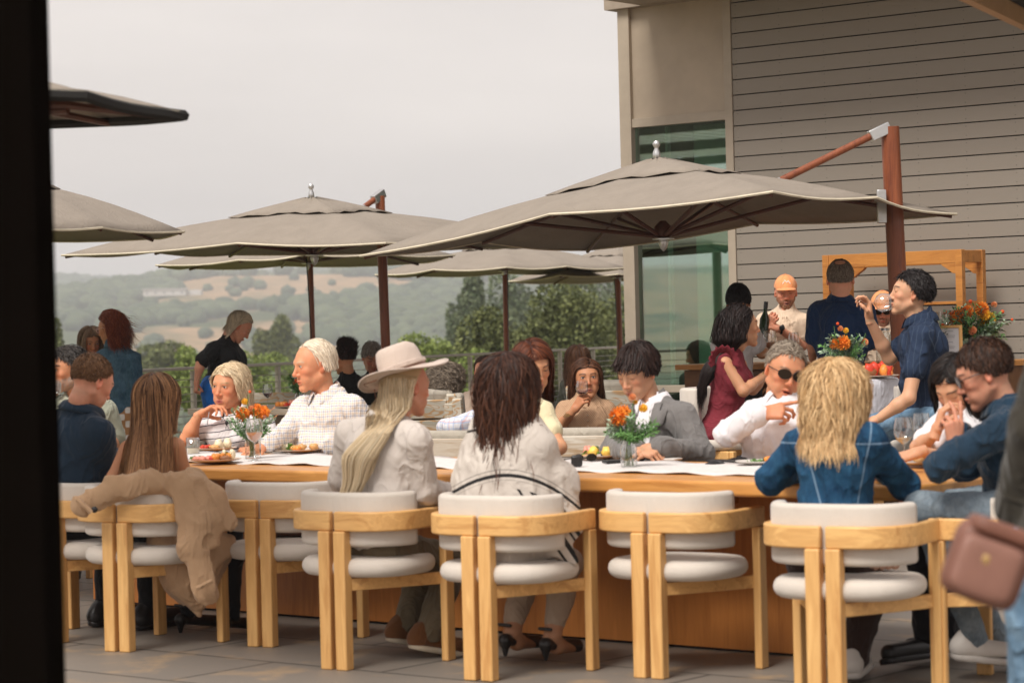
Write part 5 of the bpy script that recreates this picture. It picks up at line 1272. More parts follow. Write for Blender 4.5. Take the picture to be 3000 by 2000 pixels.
def plaid_fn(s, X, Y, Z):
    c = s.mix(0.0, (.74, .70, .67), (.7, .7, .7)); T = s.math('ADD', X, s.math('MULTIPLY', Y, .8))
    for co in (T, Z):
        c = s.mix(s.math('MULTIPLY', stripe(s, co, .026, .15), .5), c, (.17, .22, .38)); c = s.mix(s.math('MULTIPLY', stripe(s, co, .026, .15, .5), .45), c, (.66, .43, .20))
    return c
PLAID = patt('check_shirt', None, 40, plaid_fn)
def plaid2(s, X, Y, Z):
    c = s.mix(0.0, (.72, .72, .76), (.7, .7, .7))
    for co in (X, Z): c = s.mix(s.math('MULTIPLY', stripe(s, co, .035, .2), .5), c, (.30, .42, .68)); c = s.mix(s.math('MULTIPLY', stripe(s, co, .07, .1, .4), .4), c, (.6, .25, .25))
    return c
PLAID2 = patt('soft_plaid', None, 20, plaid2)
STRIPED = patt('striped_jersey', None, 0, lambda s, X, Y, Z: s.mix(stripe(s, s.math('ADD', Z, s.math('MULTIPLY', X, -.12)), .036, .13), (.74, .70, .70), (.035, .035, .055)), fold=.25)
NAVYST = patt('navy_pinstripe', None, 60, lambda s, X, Y, Z: s.mix(s.math('MULTIPLY', stripe(s, s.math('ADD', X, s.math('MULTIPLY', Y, .5)), .035, .08), .35), s.mix(s.noise(s.coord(), 12, 4), (.012, .022, .05), (.028, .045, .085)), (.12, .16, .22)))
def knit_fn(s, X, Y, Z):
    a = s.math('SINE', s.math('MULTIPLY', X, 520)); b = s.math('SINE', s.math('MULTIPLY', Z, 420)); k = s.math('MULTIPLY', s.math('MULTIPLY', a, b), 1.0)
    return s.mix(s.ramp(k, [(.1, 0), (.7, .8)]), (.50, .32, .20), (.24, .13, .07))
KNIT = patt('open_knit', None, 0, knit_fn)
def denim(name, dk, lt, seams=(), yoke=None):
    def fn(s, X, Y, Z):
        v = s.coord(); n1 = s.noise(v, 7, 5, .65, .5); n2 = s.noise(s.coord('Object', (1, 1, .3)), 90, 3, .6)
        c = s.ramp(s.math('ADD', s.math('MULTIPLY', n1, .75), s.math('MULTIPLY', n2, .3)), [(.38, dk), (.68, lt)])
        sx = s.n('SeparateXYZ'); s.l(v, sx.inputs[0])
        for x0, kx, z0 in seams:
            dd = s.math('ABSOLUTE', s.math('SUBTRACT', sx.outputs[0], s.math('ADD', x0, s.math('MULTIPLY', s.math('SUBTRACT', sx.outputs[2], z0), kx))))
            c = s.mix(s.math('MULTIPLY', s.math('LESS_THAN', dd, .0028), .55), c, (.30, .42, .55))
        if yoke: c = s.mix(s.math('MULTIPLY', s.math('LESS_THAN', s.math('ABSOLUTE', s.math('SUBTRACT', sx.outputs[2], yoke)), .003), .5), c, (.30, .42, .55))
        return c
    return patt(name, None, 0, fn, fold=.5)
_q = [at(2334, 1277, 9.05), at(2380, 1465, 9.05), at(2515, 1256, 9.05), at(2482, 1465, 9.05)]
DEN1 = denim('dark_denim', (.008, .035, .085), (.028, .105, .20), [(a.x, (b.x - a.x) / (b.z - a.z), a.z) for a, b in ((_q[0], _q[1]), (_q[2], _q[3]))], at(2430, 1290, 9.05).z)
DEN2 = denim('mid_denim', (.03, .075, .12), (.10, .19, .27)); JEANL = denim('light_jeans', (.12, .16, .20), (.26, .31, .35)); JEANM = denim('jeans_blue', (.07, .14, .23), (.20, .31, .42))
BLAZ = fabric('navy_blazer', (.016, .034, .060), var=.25, weave=700, fold=.3); SUIT = fabric('grey_suit', (.17, .16, .155), var=.12, weave=900, fold=.35)
LINEN = fabric('cream_linen', (.64, .575, .525), var=.05, weave=700, fold=.28); WHITE = fabric('white_cotton', (.76, .73, .75), var=.03, fold=.3); SAGE = fabric('sage_tee', (.30, .31, .24), var=.08, fold=.35)
BLACK = fabric('black_jersey', (.010, .010, .011), var=.2, fold=.4, sheen=.05); BLUEP = fabric('cobalt_jeans', (.015, .14, .50), var=.12); MUST = fabric('mustard_top', (.36, .17, .045), fold=.35)
OATM = fabric('oatmeal_cardigan', (.44, .34, .27), weave=200, bump=2, fold=.35); OLIVE = fabric('olive_shirt', (.075, .08, .06), var=.15, fold=.5); MAROON = patt('maroon_waffle', None, 0, lambda s, X, Y, Z: s.mix(s.ramp(s.math('SINE', s.math('MULTIPLY', Z, 560)), [(.2, 0), (.8, .5)]), (.20, .028, .04), (.12, .014, .022)), fold=.3)
CREAMT = fabric('cream_tee', (.70, .54, .40), var=.04, fold=.35); NAVYP = fabric('navy_polo', (.012, .035, .10), var=.12, fold=.3); BUTTER = fabric('butter_top', (.72, .64, .42), fold=.2); CORAL = fabric('coral_top', (.55, .09, .05))
CHAMB = fabric('dark_teal_shirt', (.012, .035, .065), var=.25, fold=.45); KHAKI = fabric('olive_trousers', (.17, .135, .085), var=.12, fold=.5); BEIGEP = fabric('beige_trousers', (.42, .32, .24)); BROWNP = fabric('dark_brown_trousers', (.03, .014, .010))
CHAR = fabric('black_trousers', (.010, .010, .012)); DKJ = fabric('dark_green_brown_jacket', (.035, .030, .022), fold=.5); TIEREDS = patt('crochet_skirt', None, 0, lambda s, X, Y, Z: s.mix(s.ramp(s.math('MULTIPLY', s.math('SINE', s.math('MULTIPLY', X, 62)), s.math('SINE', s.math('MULTIPLY', Z, 55))), [(.0, 0), (.3, 1)]), (.42, .22, .10), (.78, .74, .70)))
BROWNSH = fabric('brown_nubuck', (.16, .065, .022), var=.2); SOLE = plain('cream_sole', (.60, .52, .40), .7); WSHOE = plain('white_leather', (.62, .58, .54), .5); BSHOE = plain('black_leather', (.012, .010, .010), .35)
SUNL = plain('dark_lens', (.018, .012, .007), .22, bump=0, var=0, spec=.25); RIMB = plain('black_rim', (.01, .01, .01), .3, bump=0); LENSC = plain('clear_lens', (.75, .72, .72), .05, bump=0, var=0); RIMC = plain('pink_rim', (.7, .45, .45), .3, bump=0)
LENSC.node_tree.nodes['Principled BSDF'].inputs['Alpha'].default_value = .25
GN = 'people seated along the near side of the table'; GF = 'people seated along the far side of the table'; GB = 'guests at the tables and railing behind'; GR = 'people around the bar and tall round table'
def ytab(px, n): return ydep(px, n)
def ybar(px, n):
    t_ = (px - 1500) / F; v_ = (WO.x - .632 * n - t_ * (WO.y - .775 * n)) / (.775 + .632 * t_); return WO.y + .632 * v_ - .775 * n
# ---- near side, backs to us
Y = ytab(262, 7.42)
p1 = person('man in a navy blazer with short brown hair, back to us at far left', Y, dict(hd=(270, 1120), nk=(240, 1190), sa=(118, 1240, .12), sb=(292, 1250, -.10), pel=(185, 1505), ea=(110, 1380, .1), eb=(312, 1362, 0), wb=(330, 1345, .25), wa=(200, 1350, .4)),
    dict(yaw=-48, pitch=28, roll=0, col=(.085, .040, .018), col2=(.26, .13, .06), tone='pink', len=.028, thick=.010, lift=1.1, w=.003, n=3000, hl=.4), tf=-39, top=WHITE, jacket=BLAZ, fold=.007, bulk=1.1, seed=1, group=GN, legs=dict(mat=CHAR, shoe=BSHOE),
    hands=[('b', (.5, .8, -.1), (.1, 0, 1), 1, {})], collar=dict(mat=BLAZ, h=.022, r=.066, open=.4))
Y = ytab(460, 7.40)
p2 = person('woman with very long straight highlighted hair and bare shoulders in a white strapless top', Y, dict(hd=(462, 1176), nk=(455, 1256), sa=(368, 1292, .10), sb=(522, 1284, -.09), pel=(450, 1530), ea=(336, 1402, .06), eb=(540, 1400, -.04), wa=(380, 1400, .3), wb=(520, 1400, .25)),
    dict(yaw=-25, pitch=18, style='long', n=3000, len=.58, seg=28, col=(.045, .016, .009), col2=(.58, .30, .14), hl=.22, tip=.7, w=.0042, tone='tan', spread=.5, vol=.95, thick=.018, mess=.35, stiff=.25, curl=.0012, cf=25), tf=-32, top=WHITE, sleeve='none', cutz=.52, neckcut=False, fold=.004, topname='strapless_top', bulk=.86, seed=2, group=GN,
    hands=[('a', (.4, .8, 0), (0, 0, 1), 1, {}), ('b', (.2, .9, 0), (0, 0, 1), -1, {})], legs=dict(mat=CHAR, shoe=BSHOE, heel=True, w=.85))
Y = ytab(1150, 7.47)
p3 = person('man in a felt hat with long blond ponytail and cream linen shirt', Y, dict(hd=(1190, 1132), nk=(1140, 1214), sa=(1022, 1248, .14), sb=(1222, 1262, -.13), pel=(1085, 1590), ea=(1000, 1400, .2), wa=(1040, 1440, .45), eb=(1246, 1440, -.06), wb=(1318, 1452, .22),
    ka=(1246, 1635, .40), fa=(1192, 1826, .28), kb=(1330, 1640, .28), fb=(1258, 1846, .12)),
    dict(yaw=-52, pitch=6, style='long', n=1900, len=.54, seg=26, col=(.56, .40, .22), col2=(.82, .68, .48), maxz=.1, hl=.5, w=.0045, guide=[at(1125, 1215, Y - .10), at(1095, 1270, Y - .16), at(1060, 1340, Y - .17), at(1020, 1440, Y - .16)], gr=.055, tone='pink', lum=.92, spread=.2, back=1.3, vol=1.0, thick=.012, mess=.35, stiff=.3, curl=.0022, cf=30, scalp=1), tf=-39, top=LINEN, fold=.005, bulk=1.08, seed=3, topw=.022, group=GN, waist=1.05, hem=.09, vox=.008,
    legs=dict(mat=KHAKI, shoe=BROWNSH, sole=SOLE, fd=(.88, .45, -.12), ank=.058, w=1.05, tilt=.03), hands=[('b', (.8, .5, -.25), (.1, -.2, 1), 1, {})], collar=dict(mat=LINEN, h=.03, open=.4))
Y = ytab(1490, 7.50)
p4 = person('woman wrapped in a cream poncho with black stripes, long dark brown hair down her back', Y, dict(hd=(1494, 1124), nk=(1490, 1216), sa=(1398, 1262, .12), sb=(1596, 1262, -.11), pel=(1490, 1600), ea=(1370, 1410, .1), eb=(1640, 1410, -.05), wa=(1420, 1450, .3), wb=(1620, 1450, .3),
    ka=(1548, 1650, .38), fa=(1500, 1850, .26), kb=(1660, 1650, .25), fb=(1618, 1862, .16)),
    dict(yaw=-28, pitch=10, style='long', n=3600, len=.49, seg=26, col=(.018, .007, .005), col2=(.16, .06, .03), hl=.18, tip=.45, w=.0045, tone='warm', vol=.9, thick=.016, mess=.5, stiff=.3, curl=.005, cf=22, spread=.6), tf=-36, top=WHITE, sleeve='none', fold=.004, bulk=.86, seed=4, group=GN, topname='blouse',
    legs=dict(mat=BEIGEP, shoe=BSHOE, heel=True, to=.80, ank=.05, fd=(.5, .8, 0)))
s = NT('poncho_cloth'); v = s.coord(); sx = s.n('SeparateXYZ'); s.l(v, sx.inputs[0]); PX, PZ = sx.outputs[0], sx.outputs[2]
pc = p4['P']; zc = at(1500, 1392, Y - .2).z; xm = at(1480, 1400, Y - .2).x
c = s.ramp(s.noise(v, 8, 4), [(.3, (.52, .46, .41)), (.7, (.62, .56, .50))])
arc = s.math('ADD', zc, s.math('MULTIPLY', s.math('POWER', s.math('ABSOLUTE', s.math('SUBTRACT', PX, xm)), 2), -1.7))
for off, w_, st_ in ((0, .007, 1), (.022, .0018, .6), (-.018, .0015, .4)):
    dd = s.math('ABSOLUTE', s.math('SUBTRACT', PZ, s.math('ADD', arc, off))); c = s.mix(s.math('MULTIPLY', s.math('LESS_THAN', dd, w_), st_), c, (.012, .011, .012))
a2 = s.math('ADD', at(1380, 1262, Y).z, s.math('MULTIPLY', s.math('SUBTRACT', PX, at(1380, 1262, Y).x), .22)); m_ = s.math('MULTIPLY', s.math('LESS_THAN', s.math('ABSOLUTE', s.math('SUBTRACT', PZ, a2)), .005), s.math('LESS_THAN', PX, at(1450, 1200, Y).x)); c = s.mix(m_, c, (.03, .025, .025))
dg = s.math('ADD', s.math('MULTIPLY', PX, 1.0), s.math('MULTIPLY', PZ, .62)); x0_ = at(1650, 1560, Y - .1); d0 = x0_.x + x0_.z * .62
reg = s.math('LESS_THAN', PZ, s.math('SUBTRACT', arc, .05))
for off, w_ in ((-.012, .011), (.028, .005), (.058, .009), (-.06, .006)):
    dd = s.math('LESS_THAN', s.math('ABSOLUTE', s.math('SUBTRACT', dg, d0 + off)), w_); c = s.mix(s.math('MULTIPLY', dd, reg), c, (.012, .011, .012))
s.l(c, s.b.inputs['Base Color']); s.b.inputs['Roughness'].default_value = .95; s.bump(s.math('ADD', s.noise(v, 12, 3, .5, 1), s.math('MULTIPLY', s.noise(v, 500, 2), .05)), .5, .025); PON = s.m
tp_ = p4['tp']; TM_ = np.array(Matrix((p4['rt'], p4['dp'], p4['up'])).transposed()); TL_ = p4['TL']; sa_, sb_, nk_ = pc['sa'], pc['sb'], pc['nk']
S_ = SDF(np.array(tp_(0, 0, .2)) - (.5, .5, .6), np.array(tp_(0, 0, .2)) + (.55, .5, .5), .0085)
S_.cone(sa_ - p4['up'] * .02, nk_ - p4['up'] * .04, .062, .064, k=.05); S_.cone(sb_ - p4['up'] * .02, nk_ - p4['up'] * .04, .062, .064, k=.05)
S_.ell(tp_(0, .0, TL_ * .62), (.205, .15, .27), TM_, k=.06); S_.ell(tp_(0, 0, TL_ * .25), (.235, .19, .30), TM_, k=.08); _in = p4['rt'] * .022; S_.cone(sa_ - p4['up'] * .04 + _in, pc['ea'] + _in, .05, .065, k=.07); S_.cone(sb_ - p4['up'] * .04 - _in, pc['eb'] - _in, .05, .065, k=.07); S_.cone(pc['ea'] + _in, pc['wa'], .055, .05, k=.05); S_.cone(pc['eb'] - _in, pc['wb'], .055, .05, k=.05); S_.cone(pc['eb'], at(1664, 1540, Y - .08), .075, .06, k=.06)
cr_ = at(1680, 1640, Y - .12); S_.cone(tp_(.2, -.02, .06), cr_, .085, .022, k=.05); S_.cone(tp_(.05, -.12, .05), tp_(.12, -.10, -.10), .07, .05, k=.05)
S_.plane(tp_(0, 0, -.115), -np.array(p4['up']), k=.03) if False else None
S_.cone(nk_ + p4['up'] * .0, nk_ + p4['up'] * .25, .064, .07, k=.01, op='s')
S_.folds(.008, fr=(11, 11, 2.0), seed=9, crease=1.2); V, Q = S_.mesh(); p4['fin'](npmesh('poncho', V, Q, PON, p4['root']))
Y = ytab(2450, 7.64)
p5 = person('woman in a dark denim jacket with wavy shoulder length blonde hair, her back to us', Y, dict(hd=(2452, 1152), nk=(2447, 1242), sa=(2336, 1268, .12), sb=(2556, 1262, -.10), pel=(2440, 1640), ea=(2262, 1400, .2), wa=(2330, 1372, .46), eb=(2652, 1418, .10), wb=(2590, 1372, .42),
    ka=(2430, 1700, .4), fa=(2395, 1850, .45), kb=(2560, 1690, .35), fb=(2500, 1915, .3)),
    dict(yaw=-30, pitch=14, style='long', n=3200, len=.27, seg=22, col=(.44, .24, .09), col2=(.84, .58, .31), hl=.55, tip=.15, w=.0048, tone='tan', vol=1.0, thick=.018, mess=.35, stiff=.35, curl=.004, cf=24, spread=.65), tf=-33, top=DEN1, topname='denim_jacket', fold=.009, bulk=1.0, seed=5, topw=.020, group=GN, hem=.06, collar=dict(mat=DEN1, h=.03, open=.4), waist=.98,
    legs=dict(mat=BROWNP, shoe=WSHOE, fd=(.3, .9, 0), w=1.0, ank=.065), hands=[('a', (.5, .8, 0), (0, 0, 1), 1, {}), ('b', (-.3, .9, 0), (0, 0, 1), -1, {})])
# ---- end of the table
Y = 9.0
p6 = person('man with dark brown hair and sunglasses in a dark blue shirt, chin on his hand', Y, dict(hd=(2882, 1096), nk=(2952, 1182), sa=(2935, 1226, -.17), sb=(3050, 1225, .15), pel=(3000, 1480), ea=(2748, 1366, -.20), wa=(2800, 1318, -.16), eb=(2830, 1370, .2), wb=(2810, 1260, .1),
    ka=(2700, 1484, -.05), fa=(2860, 1870, .15), kb=(2730, 1478, .25), fb=(2930, 1880, .35)),
    dict(yaw=84, pitch=22, style='short', len=.045, n=2600, col=(.014, .007, .005), col2=(.12, .05, .025), hl=.25, tone='pink', lum=.9, thick=.016, lift=.8, w=.0036, eyes=.3, fringe=.25, vol=1.2), tf=80, top=CHAMB, sleeve='long', fold=.011, bulk=1.08, seed=6, topw=.018, group='people at the right end of the table', collar=dict(mat=CHAMB, h=.032),
    legs=dict(mat=JEANL, shoe=WSHOE, w=.95, fd=(.9, -.1, -.1)), hands=[('a', (-.02, .1, 1), (.4, -1, 0), 1, dict(curl=(.9, .8, .25, .05), thumb=.8))])
glasses(p6, SUNL, RIMB, parent_name='sunglasses')
Y = 10.0
p7 = person('woman in white with long black hair, looking down at the table\'s right end', Y, dict(hd=(2806, 1132), nk=(2800, 1205), sa=(2735, 1238, .06), sb=(2880, 1240, -.02), pel=(2850, 1450), ea=(2690, 1310, -.05), wa=(2740, 1272, -.2), eb=(2790, 1350, -.1), wb=(2700, 1322, -.25), ka=(2700, 1500, -.5), fa=(2712, 1868, -.5), kb=(2765, 1500, -.3), fb=(2775, 1850, -.3)),
    dict(yaw=132, pitch=34, style='long', n=1500, len=.36, seg=20, col=(.008, .006, .006), col2=(.04, .025, .02), tone='asian', eyes=.12, thick=.014, curl=.001, spread=.7, w=.0042, part=-.2), tf=125, top=WHITE, sleeve='short', bulk=.82, armr=.85, seed=7, group='people at the right end of the table', bust=1, topw=.022,
    legs=dict(mat=CHAR, shoe=BSHOE), hands=[('b', (-.8, -.1, -.2), (0, -.3, 1), 1, dict(curl=(.3, .3, .35, .4))), ('a', (.3, .1, .9), (-1, 0, 0), 1, {})])
# ---- far side
Y = ytab(685, 9.28)
p8 = person('woman with blonde bob in a white striped T-shirt, one hand raised with a fork', Y, dict(hd=(672, 1133), nk=(694, 1204), sa=(628, 1212, .05), sb=(772, 1218, -.06), pel=(700, 1400), ea=(548, 1284, -.1), wa=(582, 1216, -.14), eb=(806, 1296, -.12), wb=(760, 1312, -.3)),
    dict(yaw=150, pitch=4, roll=-4, style='bob', n=2000, len=.17, seg=14, col=(.52, .37, .21), col2=(.88, .72, .50), hl=.5, tone='orange', part=.25, size=1.04, thick=.012, vol=1.1, spread=.75, eyes=.95, mess=.8, curl=.003, stiff=.35, w=.0042, lip=(.42, .10, .10), age=1, scalp=1), tf=155, top=STRIPED, sleeve='short', bulk=1.05, armr=1.0, seed=8, group=GF, bust=1, topw=.014, topname='t_shirt',
    legs=dict(mat=CHAR, shoe=BSHOE), hands=[('a', (.75, -.1, .35), (-.35, .3, .9), -1, dict(curl=(.7, .6, .5, .45), thumb=.7)), ('b', (-.7, -.3, -.1), (0, -.3, 1), 1, {})])
Y = ytab(955, 9.22)
p9 = person('white haired man in a blue and tan checked shirt, looking left', Y, dict(hd=(920, 1071), nk=(962, 1152), sa=(884, 1182, .12), sb=(1040, 1176, -.13), pel=(975, 1400), ea=(836, 1270, -.1), wa=(782, 1304, -.3), eb=(1085, 1310, -.15), wb=(1040, 1330, -.3)),
    dict(yaw=118, pitch=8, style='short', n=1600, len=.085, seg=9, col=(.66, .53, .38), col2=(.92, .80, .64), hl=.6, tone='orange', lum=1.05, size=1.08, fw=1.02, thick=.007, hairline=.2, eyes=.95, back=1.4, grav=1.1, nose=1.15, w=.004, jaw=1.08, bcol=(.6, .5, .4), brow=(.6, .45, .3), lift=.2, stiff=.3, scalp=1, neck=.058), tf=135, top=PLAID, fold=.009, bulk=1.2, seed=9, topw=.018, group=GF, belly=.05, collar=dict(mat=PLAID, h=.036, open=1, r=.06), waist=1.08, vox=.008,
    legs=dict(mat=CHAR, shoe=BSHOE), hands=[('a', (-.8, -.3, -.2), (0, -.3, 1), -1, {})])
Y = ytab(1560, 9.25)
p10 = person('young woman with long auburn hair in a pale yellow top, looking down', Y, dict(hd=(1560, 1074), nk=(1535, 1152), sa=(1424, 1182, .10), sb=(1600, 1184, -.10), pel=(1500, 1390), ea=(1400, 1320, .0), wa=(1440, 1335, -.2), eb=(1640, 1310, -.2), wb=(1600, 1330, -.3)),
    dict(yaw=205, pitch=20, roll=6, style='long', n=2400, len=.44, seg=22, col=(.05, .014, .008), col2=(.26, .075, .03), hl=.4, tone='warm', lum=1.12, eyes=.35, thick=.02, vol=1.25, w=.0042, part=.3, curl=.0015, spread=.8, stiff=.3, lip=(.45, .12, .10)), tf=175, top=BUTTER, sleeve='short', bulk=.88, armr=.9, seed=10, group=GF, bust=1, legs=dict(mat=CHAR, shoe=BSHOE))
Y = ytab(1875, 9.20)
p11 = person('young man with straight black hair in a grey suit and white shirt, head bowed', Y, dict(hd=(1868, 1090), nk=(1912, 1170), sa=(1832, 1212, .06), sb=(2004, 1202, -.12), pel=(1950, 1400), ea=(1800, 1320, -.1), wa=(1862, 1318, -.42), eb=(2052, 1330, -.22), wb=(1926, 1312, -.42)),
    dict(yaw=138, pitch=22, roll=0, style='short', n=2600, len=.07, seg=9, col=(.012, .006, .005), col2=(.05, .022, .016), hl=.3, tone='asian', lum=.97, size=1.04, eyes=.12, fringe=.5, thick=.024, vol=1.3, w=.0048, back=.2, spread=.5, grav=1.0, lift=.5, stiff=.4, lip=(.42, .12, .10)), tf=150, top=WHITE, lapel=True, jacket=SUIT, fold=.009, bulk=1.02, seed=11, group=GF, topw=.010, collar=dict(mat=WHITE, h=.036, open=.9),
    legs=dict(mat=CHAR, shoe=BSHOE), hands=[('b', (-.85, -.3, -.1), (-.1, -.75, .6), 1, dict(curl=(.7, .7, .65, .6), thumb=.8)), ('a', (.5, -.3, -.1), (.1, -.4, .8), -1, dict(curl=(.7, .7, .65, .6), thumb=.8))])
Y = ytab(2290, 9.20)
p12 = person('grey haired man in sunglasses and white shirt, talking and pointing a finger', Y, dict(hd=(2300, 1088), nk=(2302, 1165), sa=(2206, 1198, .10), sb=(2392, 1204, -.10), pel=(2250, 1400), ea=(2128, 1268, -.12), wa=(2222, 1212, -.24), eb=(2420, 1330, -.1), wb=(2360, 1340, -.25)),
    dict(yaw=190, pitch=14, roll=-13, style='short', n=2200, len=.035, col=(.16, .12, .09), col2=(.50, .42, .33), hl=.4, tone='orange', lum=.95, hairline=.06, size=1.03, fw=1.03, mouth=.7, eyes=.3, thick=.014, lift=.9, mess=1.2, back=1.2, w=.0034, jaw=1.06, scalp=.9), tf=160, top=WHITE, fold=.010, bulk=1.1, seed=12, topw=.022, group=GF, vox=.008, collar=dict(mat=WHITE, h=.034, open=1),
    legs=dict(mat=CHAR, shoe=BSHOE), hands=[('a', (.95, -.15, .12), (-.1, -.75, .65), -1, dict(curl=(.85, .8, .55, .04), thumb=.9, size=1.08))])
glasses(p12, SUNL, RIMB, parent_name='sunglasses')
Y = ytab(225, 9.3)
p13 = person('dark haired man with grey beard in a sage T-shirt, drinking at the far left', Y, dict(hd=(198, 1084), nk=(225, 1158), sa=(145, 1186, .08), sb=(312, 1190, -.08), pel=(250, 1380), ea=(110, 1280, -.1), wa=(150, 1200, -.25), eb=(340, 1292, -.05), wb=(290, 1306, -.3)),
    dict(yaw=128, pitch=4, style='short', n=2200, len=.05, col=(.012, .010, .010), col2=(.11, .095, .085), hl=.35, tone='tan', lum=1.05, size=1.09, beard=.8, bcol=(.28, .24, .21), thick=.016, vol=1.2, eyes=.7, w=.0038, curl=.004, cf=80, jaw=1.08), tf=150, top=SAGE, sleeve='elbow', bulk=1.2, seed=13, topw=.022, group=GF, belly=.05, waist=1.1, vox=.010, legs=dict(mat=CHAR, shoe=BSHOE))
# ---- guests behind
P14 = person('woman with brown bob and coral top, facing the red haired woman', 20.3, dict(hd=(266, 1001), nk=(272, 1046), sa=(236, 1065, .05), sb=(316, 1066, 0), pel=(290, 1230), ea=(240, 1150), eb=(345, 1150)),
    dict(yaw=205, pitch=18, style='bob', n=1500, len=.20, seg=13, col=(.13, .075, .045), col2=(.36, .24, .15), fringe=.35, hl=.45, tone='orange', mouth=.4, thick=.018, clearface=True, w=.004), tf=200, top=CORAL, sleeve='short', bulk=.95, seed=14, group=GB, pose='stand', legs=dict(mat=CHAR, shoe=BSHOE), vox=.012, hvox=.004)
P15 = person('woman with red hair pinned up, in a mid blue denim jacket and patterned skirt', 20.0, dict(hd=(322, 962), nk=(338, 1008), sa=(298, 1040, .12), sb=(392, 1040, -.08), pel=(352, 1215), ea=(292, 1120, .1), eb=(398, 1125, -.12), wa=(270, 1110, -.1), wb=(380, 1180, -.1)),
    dict(yaw=72, pitch=14, style='long', n=2200, len=.24, seg=16, col=(.12, .022, .010), col2=(.36, .09, .035), hl=.4, tone='tan', back=2.2, grav=.6, vol=1.5, thick=.03, mess=1.3, curl=.006, cf=40, stiff=.55, w=.0045, spread=.1, size=.98), tf=45, top=DEN2, topname='denim_jacket', fold=.008, bulk=1.08, seed=15, topw=.03, group=GB, pose='stand', collar=dict(mat=DEN2, h=.06, open=.7), vox=.010, hvox=.004, waist=1.0,
    legs=dict(mat=TIEREDS, shoe=BSHOE, skirt=True, name='skirt'))
glasses(P15, LENSC, RIMC)
P16 = person('woman with silver blonde bob, black top and cobalt blue jeans, bending over by the rail', 20.2, dict(hd=(702, 957), nk=(672, 995), sa=(624, 1012, -.1), sb=(678, 1012, .16), pel=(640, 1136), ea=(588, 1060, -.22), wa=(577, 1112, -.22), eb=(690, 1075, .2), wb=(716, 1115, .2)),
    dict(yaw=-82, pitch=42, style='bob', n=2000, len=.14, seg=13, back=1.6, grav=.7, col=(.50, .39, .26), col2=(.88, .76, .58), hl=.5, tone='pink', thick=.02, vol=1.2, w=.0042, size=1.0, eyes=.2, spread=.6, scalp=1, mess=.5), tf=-72, top=BLACK, sleeve='elbow', bulk=1.1, seed=16, topw=.022, group=GB, pose='stand', vox=.010, hvox=.004, belly=.03, bust=1,
    legs=dict(mat=BLUEP, shoe=BSHOE, w=1.05), hands=[('a', (-.15, 0, -1), (-.9, -.3, 0), 1, dict(curl=(1.1, 1.1, 1.1, 1.0), thumb=.9))])
P17 = person('woman with dark hair in a high bun and a black top', 20.4, dict(hd=(1008, 1052), nk=(1020, 1098), sa=(990, 1122, .08), sb=(1078, 1118, -.05), pel=(1030, 1270), ea=(985, 1200), eb=(1092, 1195)),
    dict(yaw=50, pitch=10, style='short', n=1800, len=.09, seg=8, col=(.010, .006, .005), col2=(.05, .02, .015), tone='tan', back=1.6, grav=-.4, thick=.016, w=.004, lift=.2), tf=30, top=BLACK, sleeve='long', bulk=1.05, seed=17, group=GB, vox=.012, hvox=.004, legs=dict(mat=CHAR, shoe=BSHOE))
rng = np.random.default_rng(3); bc_ = at(1004, 1008, 20.45); vs = MB()
for k in range(90):
    d_ = Vector(rng.normal(size=3)).normalized(); e_ = d_.cross(Vector(rng.normal(size=3))).normalized(); r_ = .030 + rng.random() * .018
    vs.tube([bc_ + d_ * .6 * r_ + (e_ * math.cos(a) + d_.cross(e_) * math.sin(a)) * r_ for a in np.linspace(0, 5, 12)], .004, 4)
vs.ball(bc_, .042, 12); P17['fin'](vs.build('hair_bun', plain('near_black_hair', (.014, .008, .006), .45), P17['root'], smooth=True)); glasses(P17, LENSC, RIMB)
P18 = person('grey haired person in black, half hidden behind the felt hat', 20.9, dict(hd=(1090, 1046), nk=(1095, 1094), sa=(1052, 1112, .05), sb=(1140, 1112), pel=(1098, 1270), ea=(1045, 1190), eb=(1150, 1190)),
    dict(yaw=195, pitch=28, style='short', n=1500, len=.06, col=(.16, .14, .12), col2=(.55, .50, .45), hl=.5, tone='pink', thick=.018, fringe=.3, vol=1.2, eyes=.2), tf=190, top=BLACK, seed=18, group=GB, vox=.012, hvox=.004, legs=dict(mat=CHAR, shoe=BSHOE))
P19 = person('woman with curly grey brown hair in a mustard top, leaning back in a slatted chair', 16.0, dict(hd=(1303, 1122), nk=(1285, 1165), sa=(1232, 1172, .05), sb=(1330, 1176, .05), pel=(1290, 1330, .2), ea=(1216, 1238, .1), wa=(1222, 1215, .3), eb=(1345, 1240, .2)),
    dict(yaw=-15, pitch=10, roll=14, style='curly', n=2400, len=.095, seg=16, col=(.075, .055, .040), col2=(.42, .34, .26), hl=.4, tone='tan', thick=.020, vol=1.0, curl=.010, cf=110, mess=1.0, w=.0038, spread=.9, stiff=.5, lift=1.0, grav=.7), tf=-15, top=MUST, bulk=1.05, seed=19, group=GB, vox=.010, hvox=.004, legs=dict(mat=CHAR, shoe=BSHOE))
